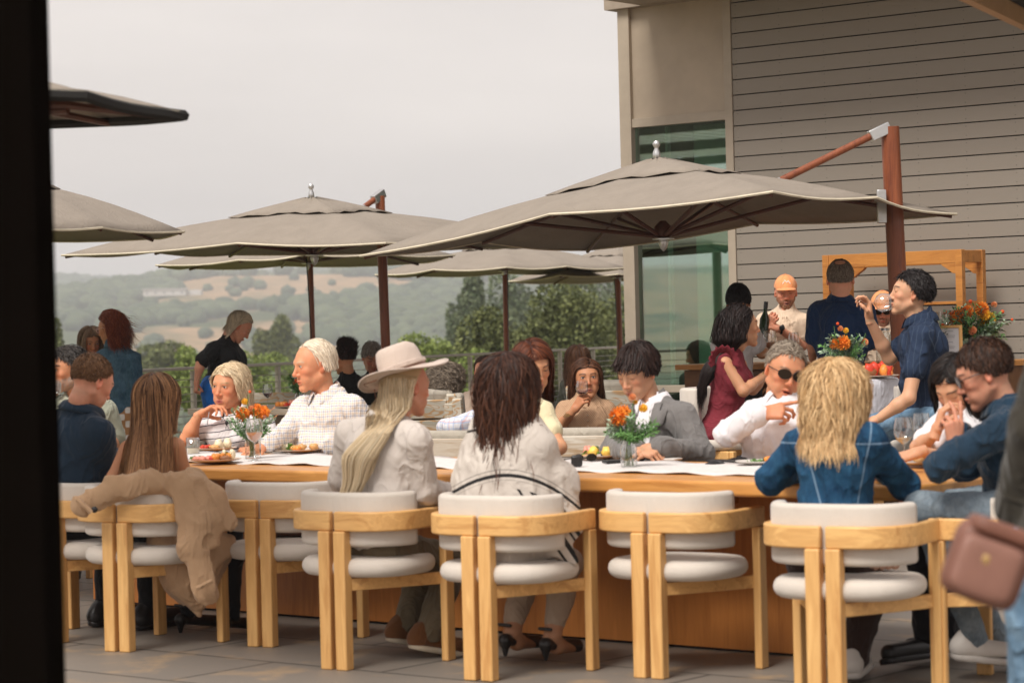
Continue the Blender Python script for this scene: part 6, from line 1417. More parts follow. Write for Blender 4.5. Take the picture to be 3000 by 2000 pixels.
P20 = person('woman in an oatmeal cardigan with dark hair pulled back, hand at her mouth', 17.4, dict(hd=(1422, 1092), nk=(1410, 1142), sa=(1362, 1160, .05), sb=(1462, 1160, -.05), pel=(1400, 1310), ea=(1352, 1225, -.1), wa=(1385, 1225, -.25), eb=(1465, 1200, -.15), wb=(1427, 1130, -.14)),
    dict(yaw=165, pitch=2, style='short', n=1800, len=.10, seg=9, col=(.03, .014, .009), col2=(.10, .05, .03), tone='pink', back=1.8, spread=1.2, thick=.008, w=.004, size=.96, part=.1, lip=(.40, .10, .09)), tf=150, top=OATM, bulk=1.0, seed=20, group=GB, vox=.010, hvox=.0035, bust=1, topw=.02, legs=dict(mat=CHAR, shoe=BSHOE), hands=[('b', (-.15, .15, .9), (.3, -1, 0), 1, dict(curl=(1, .9, .8, .7), thumb=.6))])
Y = 15.3
p21 = person('woman with long brown hair in a beige open knit, sipping red wine and facing us', Y, dict(hd=(1719, 1111), nk=(1716, 1168), sa=(1650, 1184, .02), sb=(1782, 1184, .02), pel=(1716, 1350), ea=(1634, 1256, -.05), wa=(1678, 1206, -.22), eb=(1800, 1262, .0), wb=(1770, 1290, -.2)),
    dict(yaw=184, pitch=-2, roll=2, style='long', n=3200, len=.34, seg=22, col=(.030, .012, .007), col2=(.21, .085, .04), hl=.4, tone='tan', lum=.98, size=1.04, thick=.020, vol=1.15, w=.0036, part=-.35, curl=.0015, spread=.75, stiff=.3, eyes=1.0, lip=(.38, .10, .08), gaze=(0, -.02), mess=.45), tf=182, top=KNIT, sleeve='elbow', bulk=.98, seed=21, group=GB, bust=1, topw=.018, vox=.007, hvox=.0026, fold=.004, neckcut=True, armr=.95, topname='knit_cardigan',
    legs=dict(mat=CHAR, shoe=BSHOE), hands=[('a', (.55, -.2, .75), (-.6, -.6, .3), -1, dict(curl=(.8, .75, .65, .55), thumb=.75, vox=.003))])
m = MB()
for k in range(4):
    c_ = at(1667 + k * 2.2, 1214 - k * 3, Y - .2); m.tube([c_ + Vector((math.cos(a) * .036, math.sin(a) * .034, math.sin(a + 1) * .014)) for a in np.linspace(0, 2 * math.pi, 20)[:-1]], .002, 5, closed=True)
GOLD = plain('gold', (.75, .50, .22), .25, .9, bump=0); p21['fin'](m.build('bracelets', GOLD, p21['root'], smooth=True))
m = MB(); [m.ball(at(1722, y_, Y - .17), .006, 8) for y_ in (1216, 1232, 1248)]; p21['fin'](m.build('buttons', plain('tan_button', (.45, .32, .22), .4), p21['root'], smooth=True))
P22 = person('woman in an olive shirt with long brown hair seen from behind, above the wine drinker', 20.0, dict(hd=(1692, 1056), nk=(1690, 1100), sa=(1658, 1118, .08), sb=(1730, 1118, -.05), pel=(1695, 1270), ea=(1644, 1190, .1), wa=(1630, 1200, .3), eb=(1745, 1190)),
    dict(yaw=10, pitch=14, style='long', n=1600, len=.28, seg=15, col=(.045, .018, .010), col2=(.20, .09, .045), hl=.35, tone='tan', thick=.02, vol=1.3, w=.0045, stiff=.35, mess=.8), tf=20, top=OLIVE, bulk=1.0, seed=22, topw=.02, group=GB, vox=.012, hvox=.004, fold=.01, legs=dict(mat=CHAR, shoe=BSHOE), hands=[('a', (-.6, .6, -.2), (0, 0, 1), 1, {})])
P23 = person('person in a soft plaid shirt, mostly hidden behind the woman in the poncho', 14.7, dict(hd=(1470, 1128), nk=(1460, 1190), sa=(1385, 1212, .05), sb=(1520, 1210), pel=(1450, 1380), ea=(1330, 1250, -.1), wa=(1300, 1252, .12), eb=(1545, 1300)),
    dict(yaw=30, style='short', n=900, len=.04, col=(.03, .02, .015), col2=(.1, .06, .04), tone='tan', size=.95), tf=20, top=PLAID2, bulk=1.0, seed=23, topw=.02, group=GB, vox=.012, hvox=.005, legs=dict(mat=CHAR, shoe=BSHOE))
# ---- around the bar
p24 = person('woman with long wavy black hair in a ruffled maroon top, seated on a tall stool', 14.3, dict(hd=(2172, 958), nk=(2140, 1020), sa=(2122, 1044, -.13), sb=(2170, 1050, .16), pel=(2112, 1262), ea=(2178, 1145, -.16), wa=(2236, 1102, .05), eb=(2205, 1140, .25), wb=(2240, 1100, .25), ka=(2270, 1270, -.05), fa=(2290, 1400, 0), kb=(2280, 1265, .2), fb=(2300, 1400, .2)),
    dict(yaw=-76, pitch=-2, guide=[at(2132, 1010, 14.26), at(2108, 1050, 14.22), at(2078, 1090, 14.2), at(2050, 1135, 14.2)], gr=.040, style='long', n=2600, len=.50, seg=26, col=(.008, .005, .005), col2=(.035, .018, .015), hl=.3, tone='warm', thick=.022, vol=1.25, curl=.007, cf=26, spread=.5, back=1.3, stiff=.35, mess=.8, w=.0042, eyes=.9, lip=(.45, .08, .08), size=1.0), tf=-68, top=MAROON, sleeve='none', bulk=.86, armr=.88, seed=24, bust=1, group=GR, topw=.014, vox=.008, topname='ruffled_top', shoulders=.04,
    legs=dict(mat=MAROON, shoe=BSHOE), hands=[('a', (.7, .5, .2), (0, -.5, 1), -1, dict(curl=(.5, .5, .4, .4)))])
m = MB(); sp = p24['P']['sa']; k_ = 28; vs = []
for i in range(k_):
    a = math.pi * 1.25 * i / (k_ - 1) - .4
    for j, (rr_, out) in enumerate(((.050, 0), (.072, .3), (.088 + .008 * math.sin(i * 2.3), .8))):
        vs.append(sp + Vector((math.cos(a) * rr_ - .01, -.02 - out * .03, math.sin(a) * rr_ * 1.05 + .01)))
m.add(vs, [(i * 3 + j, (i + 1) * 3 + j, (i + 1) * 3 + j + 1, i * 3 + j + 1) for i in range(k_ - 1) for j in range(2)]); p24['fin'](m.build('ruffle', MAROON, p24['root'], smooth='full', solid=.003))
wr = p24['P']['wa']; m = MB(); m.tube([wr + Vector((-.01 + math.sin(a) * .012, math.cos(a) * .028, math.sin(a) * .028)) for a in np.linspace(0, 2 * math.pi, 18)[:-1]], .003, 6, closed=True); p24['fin'](m.build('bracelet', GOLD, p24['root'], smooth=True))
Yb = ybar(2163, 2.35)
P25 = person('man with slick black hair in a white T-shirt, back to us at the bar', Yb, dict(hd=(2163, 886), nk=(2160, 936), sa=(2112, 965, .06), sb=(2206, 960, -.06), pel=(2160, 1140), ea=(2100, 1040, .1), eb=(2232, 1035, .02), wb=(2250, 1030, .3), wa=(2150, 1040, .35)),
    dict(yaw=-5, pitch=12, style='short', n=2400, len=.05, col=(.006, .005, .005), col2=(.03, .025, .025), tone='warm', thick=.018, vol=1.2, lift=.4, w=.004, size=1.0, back=1), tf=-20, top=WHITE, sleeve='short', bulk=1.0, seed=25, topw=.022, group=GR, pose='stand', vox=.010, hvox=.004, legs=dict(mat=CHAR, shoe=BSHOE))
Yb = ybar(2300, .98)
P26 = person('smiling bearded bartender in an orange cap and cream T-shirt, opening a bottle', Yb, dict(hd=(2302, 857), nk=(2303, 905), sa=(2236, 930, .05), sb=(2358, 930, -.05), pel=(2295, 1110), ea=(2222, 1005, 0), wa=(2248, 962, -.22), eb=(2350, 1012, -.05), wb=(2286, 965, -.24)),
    dict(yaw=178, pitch=10, style='short', n=900, len=.02, col=(.09, .04, .02), col2=(.2, .1, .05), tone='pink', lum=1.12, maxz=.0, beard=.95, bcol=(.17, .075, .035), mouth=.6, eyes=.3, fw=1.02, w=.003, lip=(.5, .16, .14)), tf=178, top=CREAMT, sleeve='short', bulk=1.12, seed=26, topw=.022, group=GR, pose='stand', vox=.009, hvox=.0032, legs=dict(mat=CHAR, shoe=BSHOE), armr=1.02, fold=.005, topname='t_shirt',
    hands=[('a', (.35, -.3, .7), (-.3, -.9, .1), -1, dict(curl=(.9, .9, .85, .8), thumb=.8)), ('b', (-.85, -.25, .4), (.1, -.75, .6), 1, dict(curl=(.5, .5, .5, .5), thumb=.5))])
CAPM = fabric('orange_cap', (.86, .36, .15), var=.06)
def cap(p, lab=None, logo=True):
    HM = p['HM']; S_ = SDF((-.11, -.13, .02), (.11, .19, .15), .004); S_.ell((0, -.016, .036), (.0895, .110, .103), k=.01); S_.plane((0, 0, .040), (0, -.18, -1), k=.004)
    V, Q = S_.mesh(); o = npmesh('cap', xf(HM, V), Q, CAPM, p['root']); p['fin'](o); m = MB(); vs = []
    for i in range(17):
        a = R(-62 + 124 * i / 16)
        for r_ in (0, .34, .67, 1): x_ = math.sin(a) * (.084 + .002 * r_); y_ = -.016 + math.cos(a) * .100 + r_ * .078 * math.cos(a * 1.1); vs.append(HM @ Vector((x_, y_, .054 - .010 * r_ - 2.6 * x_ * x_)))
    m.add(vs, [(i * 4 + j, (i + 1) * 4 + j, (i + 1) * 4 + j + 1, i * 4 + j + 1) for i in range(16) for j in range(3)]); b_ = m.build('cap_brim', CAPM, o, smooth='full', solid=.004); b_
    m = MB()
    for a in range(0, 180, 60):
        ca, sa2 = math.cos(R(a)), math.sin(R(a)); m.tube([HM @ Vector((.0898 * math.cos(t_) * ca, -.016 + .1104 * math.cos(t_) * sa2, .036 + .1034 * math.sin(t_))) for t_ in np.linspace(.12, math.pi - .12, 21)], .0012, 4)
    m.ball(HM @ Vector((0, -.016, .140)), .006, 8); o3 = m.build('cap_seams', plain('cap_thread', (.60, .22, .09)), o); o3
    if logo:
        m = MB(); pts = [(-.030, .080), (-.013, .104), (-.003, .090), (.011, .107), (.030, .080)]
        def onc(x, z): y_ = .110 * math.sqrt(max(0, 1 - (x / .0895) ** 2 - ((z - .036) / .103) ** 2)) - .0145; return HM @ Vector((x, y_, z))
        q = [];
        for (a, b), (c_, d_) in zip(pts[:-1], pts[1:]): q += [onc(a + (c_ - a) * t_ / 4, b + (d_ - b) * t_ / 4) for t_ in range(4)]
        m.tube(q + [onc(*pts[-1])], .0030, 5); o2 = m.build('cap_emblem', plain('white_thread', (.8, .75, .7)), o); o2
cap(P26)
# lettering on the T-shirt: HA, a small ridge line, EL
def text_on(p, txt, loc_, size, mat, fwdv, name='lettering', up=(0, 0, 1)):
    cu = bpy.data.curves.new(name, 'FONT'); cu.body = txt; cu.size = size; cu.extrude = .0008; cu.align_x = 'CENTER'; cu.space_character = 1.3
    ob = bpy.data.objects.new(name, cu); C.objects.link(ob); f_ = Vector(fwdv).normalized(); u_ = Vector(up); x_ = u_.cross(f_).normalized(); u_ = f_.cross(x_)
    ob.matrix_world = Matrix.Translation(loc_) @ Matrix((x_, u_, f_)).transposed().to_4x4(); bpy.context.view_layer.update()
    dg = bpy.context.evaluated_depsgraph_get(); me = bpy.data.meshes.new_from_object(ob.evaluated_get(dg)); mw = ob.matrix_world.copy(); bpy.data.objects.remove(ob)
    me.transform(mw); me.materials.clear(); me.materials.append(mat); o = bpy.data.objects.new(name, me); C.objects.link(o); return o
TXT = plain('tan_print', (.50, .33, .22), .8); tee = [c for c in kids(P26['root']) if c.name.startswith('t_shirt')][0]; fv = -P26['dp']
for tx, (px, py) in (('HA', (2306, 932)), ('EL', (2323, 951))):
    o = text_on(P26, tx, at(px, py + 3, Yb - .25), .030, TXT, (0, -1, 0)); o.parent = tee; project_on(o, tee, (0, 1, 0))
m = MB(); m.tube([at(a, b, Yb - .25) for a, b in ((2301, 943), (2306, 937), (2309, 941), (2315, 936), (2322, 943))], .0012, 4); o = m.build('ridge_print', TXT); o.parent = tee; project_on(o, tee, (0, 1, 0))
wr = P26['P']['wb']; m = MB(); m.tube([wr + Vector((.012 + math.sin(a) * .008, math.cos(a) * .030, math.sin(a) * .030)) for a in np.linspace(0, 2 * math.pi, 18)[:-1]], .009, 8, closed=True); m.ball(wr + Vector((.01, -.036, .012)), (.022, .008, .022), 14); P26['fin'](m.build('wristwatch', RIMB, P26['root'], smooth=True))
Yb = ybar(2462, 2.40)
P27 = person('broad man with thinning grey hair in a navy polo, back to us', Yb, dict(hd=(2462, 818), nk=(2462, 874), sa=(2396, 902, .07), sb=(2532, 900, -.07), pel=(2462, 1105), ea=(2384, 1000, .06), wa=(2380, 1050, .3), eb=(2552, 1005, -.06), wb=(2580, 1010, .2)),
    dict(yaw=-8, pitch=0, style='short', n=2200, len=.024, col=(.13, .095, .07), col2=(.42, .34, .27), hl=.4, tone='pink', thick=.008, bald=.42, lift=.8, w=.003, size=1.08, fw=1.03, neck=.062, lum=1.3), tf=-12, top=NAVYP, sleeve='elbow', bulk=1.3, seed=27, topw=.026, group=GR, pose='stand', collar=dict(mat=NAVYP, h=.03, open=.5), vox=.010, belly=.06, waist=1.12, armr=1.1, hvox=.0035, legs=dict(mat=CHAR, shoe=BSHOE, w=1.15))
Yb = ybar(2588, 1.0)
P28 = person('second bartender in an orange cap, mostly hidden behind the brown umbrella mast', Yb, dict(hd=(2586, 906), nk=(2590, 956), sa=(2530, 975, .05), sb=(2648, 975, -.05), pel=(2592, 1150), ea=(2520, 1040), eb=(2660, 1040)),
    dict(yaw=170, pitch=16, style='short', n=700, len=.02, col=(.05, .025, .015), col2=(.1, .06, .04), tone='pink', maxz=0, beard=.8, bcol=(.1, .05, .03)), tf=175, top=CREAMT, sleeve='short', bulk=1.05, seed=28, topw=.02, group=GR, pose='stand', vox=.012, hvox=.004, legs=dict(mat=CHAR, shoe=BSHOE))
cap(P28, logo=False); glasses(P28, SUNL, RIMB, parent_name='sunglasses')
p30 = person('young black haired man in a dark pinstriped shirt, drinking from a sideways wine glass', 13.3, dict(hd=(2668, 862), nk=(2700, 930), sa=(2700, 968, -.17), sb=(2672, 972, .17), pel=(2722, 1222), ea=(2662, 1166, -.24), wa=(2574, 1226, -.20), eb=(2606, 1050, .16), wb=(2548, 938, .06), ka=(2560, 1252, -.05), fa=(2590, 1400, 0), kb=(2575, 1245, .2), fb=(2600, 1400, .2)),
    dict(yaw=88, pitch=-8, style='short', n=3000, len=.045, col=(.008, .006, .006), col2=(.05, .04, .04), hl=.3, tone='asian', lum=1.08, size=1.02, thick=.020, vol=1.25, lift=.9, w=.0036, eyes=.15, curl=.002, back=.6), tf=78, top=NAVYST, sleeve='short', fold=.010, bulk=1.08, seed=30, topw=.026, group=GR, vox=.008, hvox=.003, collar=dict(mat=NAVYST, h=.034), armr=1.0,
    legs=dict(mat=JEANM, shoe=WSHOE, w=1.05), hands=[('b', (-.1, .0, 1), (1, .3, .1), -1, dict(curl=(.8, .7, .6, .5), thumb=.7)), ('a', (-.9, .1, -.25), (0, -.3, 1), 1, {})])
# ---- passer-by very close at the right edge
P29 = person('passer-by in a dark jacket and blue jeans at the right edge, closest to us', 5.9, dict(hd=(3300, 560), nk=(3290, 760), sa=(3110, 900, .1), sb=(3470, 900, -.1), pel=(3170, 1620), ea=(3030, 1250, .0), wa=(2985, 1500, .1), eb=(3500, 1250)),
    dict(yaw=30, style='short', n=600, len=.05, col=(.03, .02, .015), tone='tan'), tf=10, top=DKJ, topw=.03, bulk=1.05, seed=29, pose='stand', vox=.014, hvox=.006, topname='coat', hem=.25, legs=dict(mat=JEANM, shoe=BSHOE, w=1.1))
# ---- the felt hat
hp_ = p3['HM'] @ Vector((0, -.016, .052)); FELT = fabric('felt_hat', (.60, .49, .42), var=.03, fold=.12, weave=300)
HR = Matrix.Rotation(R(-38), 3, 'Z') @ Matrix.Rotation(R(9), 3, 'X') @ Matrix.Rotation(R(-17), 3, 'Y'); HR4 = Matrix.Translation(hp_) @ HR.to_4x4()
m = MB(); n = 64; prof = [(.184, -.002), (.186, .003), (.15, .004), (.11, .006), (.096, .014), (.093, .045), (.088, .085), (.080, .112), (.066, .122), (.04, .110), (.012, .104), (.0005, .103)]
vs = []
for r_, z in prof:
    for j in range(n):
        a = 2 * math.pi * j / n; ex = 1.0 if r_ > .12 else 1; wob = .022 * math.cos(2 * a) * (r_ / .186) ** 2 if r_ > .1 else 0; wob += .010 * max(0, math.cos(a - math.pi / 2)) * (r_ < .09) * (z > .1) * 1.2
        vs.append(HR4 @ Vector((r_ * math.cos(a) * (.94 if r_ < .12 else 1), r_ * math.sin(a) * 1.10, z - wob + (0 if r_ < .15 else -.012 * math.sin(a)))))
m.add(vs, [(i * n + j, i * n + (j + 1) % n, (i + 1) * n + (j + 1) % n, (i + 1) * n + j) for i in range(len(prof) - 1) for j in range(n)]); hat = m.build('hat', FELT, p3['root'], smooth='full', solid=.004); p3['fin'](hat)
m = MB(); m.tube([HR4 @ Vector((.095 * .94 * math.cos(a), .095 * 1.1 * math.sin(a), .030)) for a in np.linspace(0, 2 * math.pi, 40)[:-1]], .013, 6, closed=True); m.v = [tuple(v) for v in m.v]; o = m.build('hat_band', fabric('felt_band', (.50, .40, .34)), hat, smooth=True)
cord = plain('leather_cord', (.18, .055, .02), .6); m = MB(); m.tube([HR4 @ Vector((.095 * math.cos(a), .107 * math.sin(a), .016)) for a in np.linspace(0, 2 * math.pi, 40)[:-1]], .0022, 6, closed=True)
m.tube([HR4 @ Vector(q) for q in ((-.165, -.02, -.010), (-.12, -.12, .008), (-.08, -.165, .012), (-.02, -.19, .006), (.03, -.205, .004))], .0022, 6)
m.tube([HR4 @ Vector(q) for q in ((-.165, -.02, -.010), (-.15, -.06, -.09), (-.13, -.08, -.16))], .0018, 6); o = m.build('hat_cord', cord, hat, smooth=True)
# ================================================================== glass, plates, food, flowers
GLASS = glassmat('clear_glass'); ROSE = plain('rose_wine', (.80, .36, .20), .1, bump=0, spec=.6); RED = plain('red_wine', (.10, .006, .012), .06, bump=0, spec=.6); WATER = plain('pale_wine', (.75, .62, .42), .1, bump=0)
def wine_glass(label, p, h=.21, liquid=None, lev=.35, M=None, r=.040, group='wine glasses'):
    root = thing('wine_glass', label, 'glass', p, 0, group)
    if M is not None: root.rotation_euler = M.to_euler()
    b0 = h * .44; prof = [(.0335, 0), (.0335, .0015), (.02, .004), (.004, .009), (.0035, b0 - .004), (.008, b0), (r * .75, b0 + h * .09), (r, b0 + h * .22), (r * .97, b0 + h * .36), (r * .80, h)]
    MB().lathe(prof, n=28, cap=False).build('bowl', GLASS, root, smooth='full')
    if liquid is not None:
        zt_ = b0 + (h - b0) * lev; q = [(a * .94, z + .001) for a, z in prof[5:] if z < zt_]
        MB().lathe([(.001, b0 + .001)] + q + [(np.interp(zt_, [z for a, z in prof[5:]], [a for a, z in prof[5:]]) * .94, zt_), (.001, zt_)], n=24, cap=False).build('wine', liquid, root, smooth=True)
    return root
ZT = .7585
def ont(px, py, z=ZT): return onz(px, py, z)
wine_glass('tall glass of pale rose wine beside the orange flowers at the left', ont(747, 1349), .205, ROSE, .42, r=.042)
wine_glass('wine glass with a little pale wine, front one by the denim jacket elbow', ont(2650, 1362), .20, WATER, .25, r=.042); wine_glass('wine glass behind the front one, by the woman in white', ont(2702, 1345), .20, ROSE, .15, r=.040)
s_ = thing('water_tumbler', 'short water glass by the bare shouldered woman', 'glass', ont(566, 1329)); MB().lathe([(.030, 0), (.032, .002), (.036, .085)], n=24, cap=True).build('cup', GLASS, s_, smooth='full'); MB().lathe([(.001, .004), (.030, .004), (.032, .03), (.001, .03)], n=24).build('water', WATER, s_, smooth=True)
PLATE = plain('stoneware', (.66, .54, .44), .35, var=.05)
def blob(m, c, r, seed): 
    n0 = len(m.v); m.ball(c, r, 10)
    for i in range(n0, len(m.v)): v = Vector(m.v[i]); d_ = v - Vector(c); q = 1 + .25 * float(vnoise(np.array([d_.x * 90 + seed]), np.array([d_.y * 90]), np.array([d_.z * 90]))[0]); m.v[i] = tuple(Vector(c) + d_ * q)
FC = dict(bread=(.62, .34, .13), cream=(.80, .70, .50), tom=(.62, .05, .02), org=(.80, .28, .05), green=(.10, .22, .03), pink=(.75, .30, .22), yel=(.85, .55, .10), brown=(.28, .11, .04))
FM = {k: plain('food_' + k, c, .4, var=.25, nscale=60, bump=.6, bscale=150) for k, c in FC.items()}
def plate(label, p, r, items, seed=0, mat=None, group='plates of food'):
    rng = random.Random(seed); root = thing('plate', label, 'plate', p, 0, group)
    MB().lathe([(.001, .002), (r * .5, .002), (r * .6, .004), (r * .92, .012), (r, .016), (r, .018), (r * .9, .015), (r * .58, .007), (.001, .006)], n=36).build('dish', mat or PLATE, root, smooth=True)
    for k, (kind, x, y, sx, sy, sz) in enumerate(items):
        m = MB()
        if kind == 'green':
            for i in range(26):
                c = Vector((x + rng.gauss(0, sx * .5), y + rng.gauss(0, sy * .5), .012 + rng.random() * sz)); d_ = Vector((rng.gauss(0, 1), rng.gauss(0, 1), rng.gauss(0, .5))).normalized() * .013; e_ = d_.cross(Vector((rng.gauss(0, 1), rng.gauss(0, 1), 1))).normalized() * .007
                m.add([c - d_, c + e_, c + d_, c - e_], [(0, 1, 2, 3)])
            m.build('salad_leaves', FM['green'], root, solid=.0008)
        else:
            for i in range(5 if kind in ('tom', 'pink', 'org') else 2): blob(m, (x + rng.gauss(0, sx * .45), y + rng.gauss(0, sy * .45), .012 + sz * .5), (sx * .5, sy * .55, sz * .6), seed + k + i)
            m.build({'bread': 'bread', 'cream': 'cheese', 'tom': 'tomato', 'org': 'pepper', 'pink': 'ham', 'yel': 'corn', 'brown': 'crust'}[kind], FM[kind], root, smooth='full')
    return root
plate('plate with bread and creamy cheese before the woman in stripes', ont(636, 1320), .105, [('tom', -.06, 0, .03, .03, .02), ('bread', -.02, 0, .05, .035, .02), ('cream', .04, .01, .05, .05, .045)], 1)
plate('large plate of salad, tomato and toast at the near table edge, left', ont(630, 1354), .128, [('pink', -.07, 0, .04, .05, .02), ('green', -.07, -.01, .04, .04, .02), ('tom', -.01, -.02, .03, .04, .02), ('org', .03, 0, .04, .04, .03), ('brown', .06, -.02, .06, .04, .02), ('green', .03, .01, .04, .03, .035), ('cream', .07, .03, .03, .03, .045)], 2)
plate('plate with bread rolls and orange slices before the man in checks', ont(868, 1325), .130, [('cream', -.05, .01, .04, .04, .03), ('green', -.03, 0, .02, .02, .03), ('bread', .0, .01, .04, .04, .025), ('org', .02, -.03, .03, .03, .02), ('bread', .07, 0, .05, .03, .03)], 3)
plate('plate with green salad and a yellow corn piece beside the centre vase', ont(1752, 1343), .105, [('green', -.02, .03, .05, .03, .04), ('pink', -.04, .05, .03, .03, .04), ('yel', .02, -.01, .05, .04, .04), ('bread', -.06, -.01, .04, .03, .01)], 4)
plate('white plate with food scraps before the man in the white shirt', ont(2222, 1360), .10, [('green', 0, 0, .04, .02, .01), ('org', .05, 0, .03, .02, .02)], 5, WSHOE)
plate('small plate with an orange morsel between the denim jacket and the white shirt man', ont(2308, 1374), .07, [('org', 0, 0, .03, .03, .03), ('tom', .02, -.02, .02, .02, .03)], 6, WSHOE)
plate('white side plate near the wine glasses at the right end', ont(2700, 1362), .10, [('bread', 0, 0, .05, .03, .02)], 7, WSHOE)
plate('plate glimpsed between the navy blazer and the long haired woman', ont(318, 1345), .11, [('green', 0, 0, .06, .05, .03), ('tom', .0, -.03, .05, .03, .02)], 8)
# flowers
PET = leafmat('orange_petal', (.62, .13, .015), (.95, .36, .05)); PETY = leafmat('yellow_petal', (.80, .40, .02), (.95, .62, .08)); PETP = leafmat('peach_petal', (.65, .20, .08), (.85, .42, .20)); PETR = leafmat('red_berry', (.55, .05, .01), (.8, .12, .03))
LF1 = leafmat('fern_leaf', (.07, .19, .05), (.22, .42, .14)); LF2 = leafmat('gum_leaf', (.20, .30, .20), (.42, .52, .38)); LF3 = leafmat('dark_leaf', (.02, .04, .02), (.07, .10, .04))
def dahlia(m, c, r, seed=0, up=Vector((0, -.5, .8))):
    rng = random.Random(seed); n = 110
    for i in range(n):
        t_ = math.acos(1 - 1.75 * (i + .5) / n); a = i * 2.39996; d_ = Vector((math.sin(t_) * math.cos(a), math.sin(t_) * math.sin(a), math.cos(t_))); q = Vector((0, 0, 1)).rotation_difference(up.normalized()); d_ = q @ d_
        e_ = d_.cross(Vector((rng.random(), rng.random(), rng.random()))).normalized(); w_ = r * .20; b_ = c + d_ * r * .45; p_ = c + d_ * r * (1 + rng.uniform(-.05, .1)); u_ = e_.cross(d_)
        m.add([b_ - e_ * w_ * .5, b_ + e_ * w_ * .5, p_ + e_ * w_ * .7 + u_ * .002, p_ + d_ * r * .12, p_ - e_ * w_ * .7], [(0, 1, 2, 3, 4)])
    m.ball(c, r * .6, 10)
def frond(m, a, b, nl, ls, seed, w=.35, bend=.1):
    rng = random.Random(seed); a, b = Vector(a), Vector(b); L = (b - a).length; side = (b - a).cross(Vector((rng.gauss(0, 1), rng.gauss(0, 1), rng.gauss(0, 1)))).normalized(); pts = [a.lerp(b, t_) + side * math.sin(t_ * 3) * L * bend for t_ in np.linspace(0, 1, 8)]
    m.tube(pts, .0012, 4)
    for k in range(nl):
        t_ = .25 + .75 * k / nl; i = min(6, int(t_ * 7)); p = pts[i].lerp(pts[i + 1], t_ * 7 - i); d_ = (pts[i + 1] - pts[i]).normalized(); o_ = d_.cross(Vector((rng.gauss(0, 1), rng.gauss(0, 1), rng.gauss(0, 1)))).normalized(); ld = (d_ * .6 + o_ * (1 if k % 2 else -1)).normalized() * ls * rng.uniform(.7, 1.2); sd2 = ld.cross(d_).normalized() * ls * w
        m.add([p, p + ld * .5 + sd2 * .5, p + ld, p + ld * .5 - sd2 * .5], [(0, 1, 2, 3)])
def bouquet(label, base, vase, blooms, fronds, seed, cat='flower arrangement', name='flower_arrangement', group='flower arrangements on the tables'):
    "blooms: (kind, point, radius); fronds: (kind, point, leaves, leaf size)"
    root = thing(name, label, cat, base, 0, group); inv = Matrix.Translation(-Vector(base))
    def fx(o): o.matrix_parent_inverse = inv; return o
    top_ = Vector(base) + Vector((0, 0, vase[1] * .8))
    if vase[2] == 'sq': m = MB(); m.add([Vector(base) + Vector((a * vase[0], b * vase[0], z)) for z in (0, vase[1]) for a, b in ((-1, -1), (1, -1), (1, 1), (-1, 1))], [(0, 1, 5, 4), (1, 2, 6, 5), (2, 3, 7, 6), (3, 0, 4, 7), (0, 3, 2, 1)]); fx(m.build('vase', GLASS, root))
    elif vase[2] == 'jar': fx(MB().lathe([(vase[0] * .9, 0), (vase[0], .01), (vase[0], vase[1] * .6), (vase[0] * .55, vase[1] * .8), (vase[0] * .6, vase[1])], base, 24).build('vase', GLASS, root, smooth='full'))
    else: fx(MB().lathe([(vase[0] * .8, 0), (vase[0], vase[1] * .5), (vase[0] * .9, vase[1])], base, 24).build('vase', plain('dark_vase', (.05, .035, .025), .4), root, smooth='full'))
    rng = random.Random(seed); m = MB()
    for k in range(9): p = Vector(base) + Vector((rng.uniform(-.6, .6) * vase[0], rng.uniform(-.6, .6) * vase[0], .006)); m.tube([p, top_ + Vector((rng.uniform(-.5, .5) * vase[0], rng.uniform(-.5, .5) * vase[0], .03))], .0022, 5)
    fx(m.build('stems', plain('stem_green', (.10, .14, .03), .5), root))
    for kd, mat_, nm in (('o', PET, 'orange_bloom'), ('y', PETY, 'yellow_bloom'), ('p', PETP, 'peach_bloom'), ('r', PETR, 'red_berry')):
        for q, (a, p, r_) in enumerate(blooms):
            if a == kd: m = MB(); dahlia(m, Vector(p), r_, seed + q) if kd != 'r' else m.ball(p, r_, 8); fx(m.build(nm, mat_, root))
    for kd, mat_, nm in (('f', LF1, 'fern'), ('g', LF2, 'eucalyptus_sprig'), ('d', LF3, 'dark_foliage'), ('q', PETP, 'peach_sprig')):
        sel = [z for z in fronds if z[0] == kd]
        if not sel: continue
        m = MB()
        for q, (a, p, nl, ls) in enumerate(sel): frond(m, top_, p, nl, ls, seed * 7 + q, w=.6 if kd == 'g' else .36, bend=.08)
        fx(m.build(nm, mat_, root))
    return root
def spray(cx, cy, rx, ry, Y, kinds, n, seed, nl=22, ls=.022, dy=.06, bias=0):
    rng = random.Random(seed); out = []
    for i in range(n):
        a = rng.uniform(0, 2 * math.pi); q = rng.uniform(.5, 1); px = cx + math.cos(a) * rx * q; py = cy + math.sin(a) * ry * q; out.append((rng.choice(kinds), at(px, py, Y + rng.uniform(-dy, dy)), nl, ls))
    return out
b = ont(742, 1341); Y = b.y
bouquet('orange and yellow flowers in a square glass vase before the striped shirt', b, (.036, .095, 'sq'), [('o', at(711, 1213, Y), .036), ('o', at(752, 1203, Y + .02), .034), ('o', at(770, 1207, Y - .03), .033), ('y', at(717, 1176, Y), .016), ('r', at(732, 1147, Y), .008), ('p', at(735, 1196, Y), .014)],
    spray(740, 1225, 78, 55, Y, 'ffffg', 44, 1) + [('q', at(808, 1190, Y), 12, .018), ('q', at(815, 1215, Y), 10, .014), ('f', at(730, 1155, Y), 16, .016)], 1)
b = ont(1843, 1368); Y = b.y
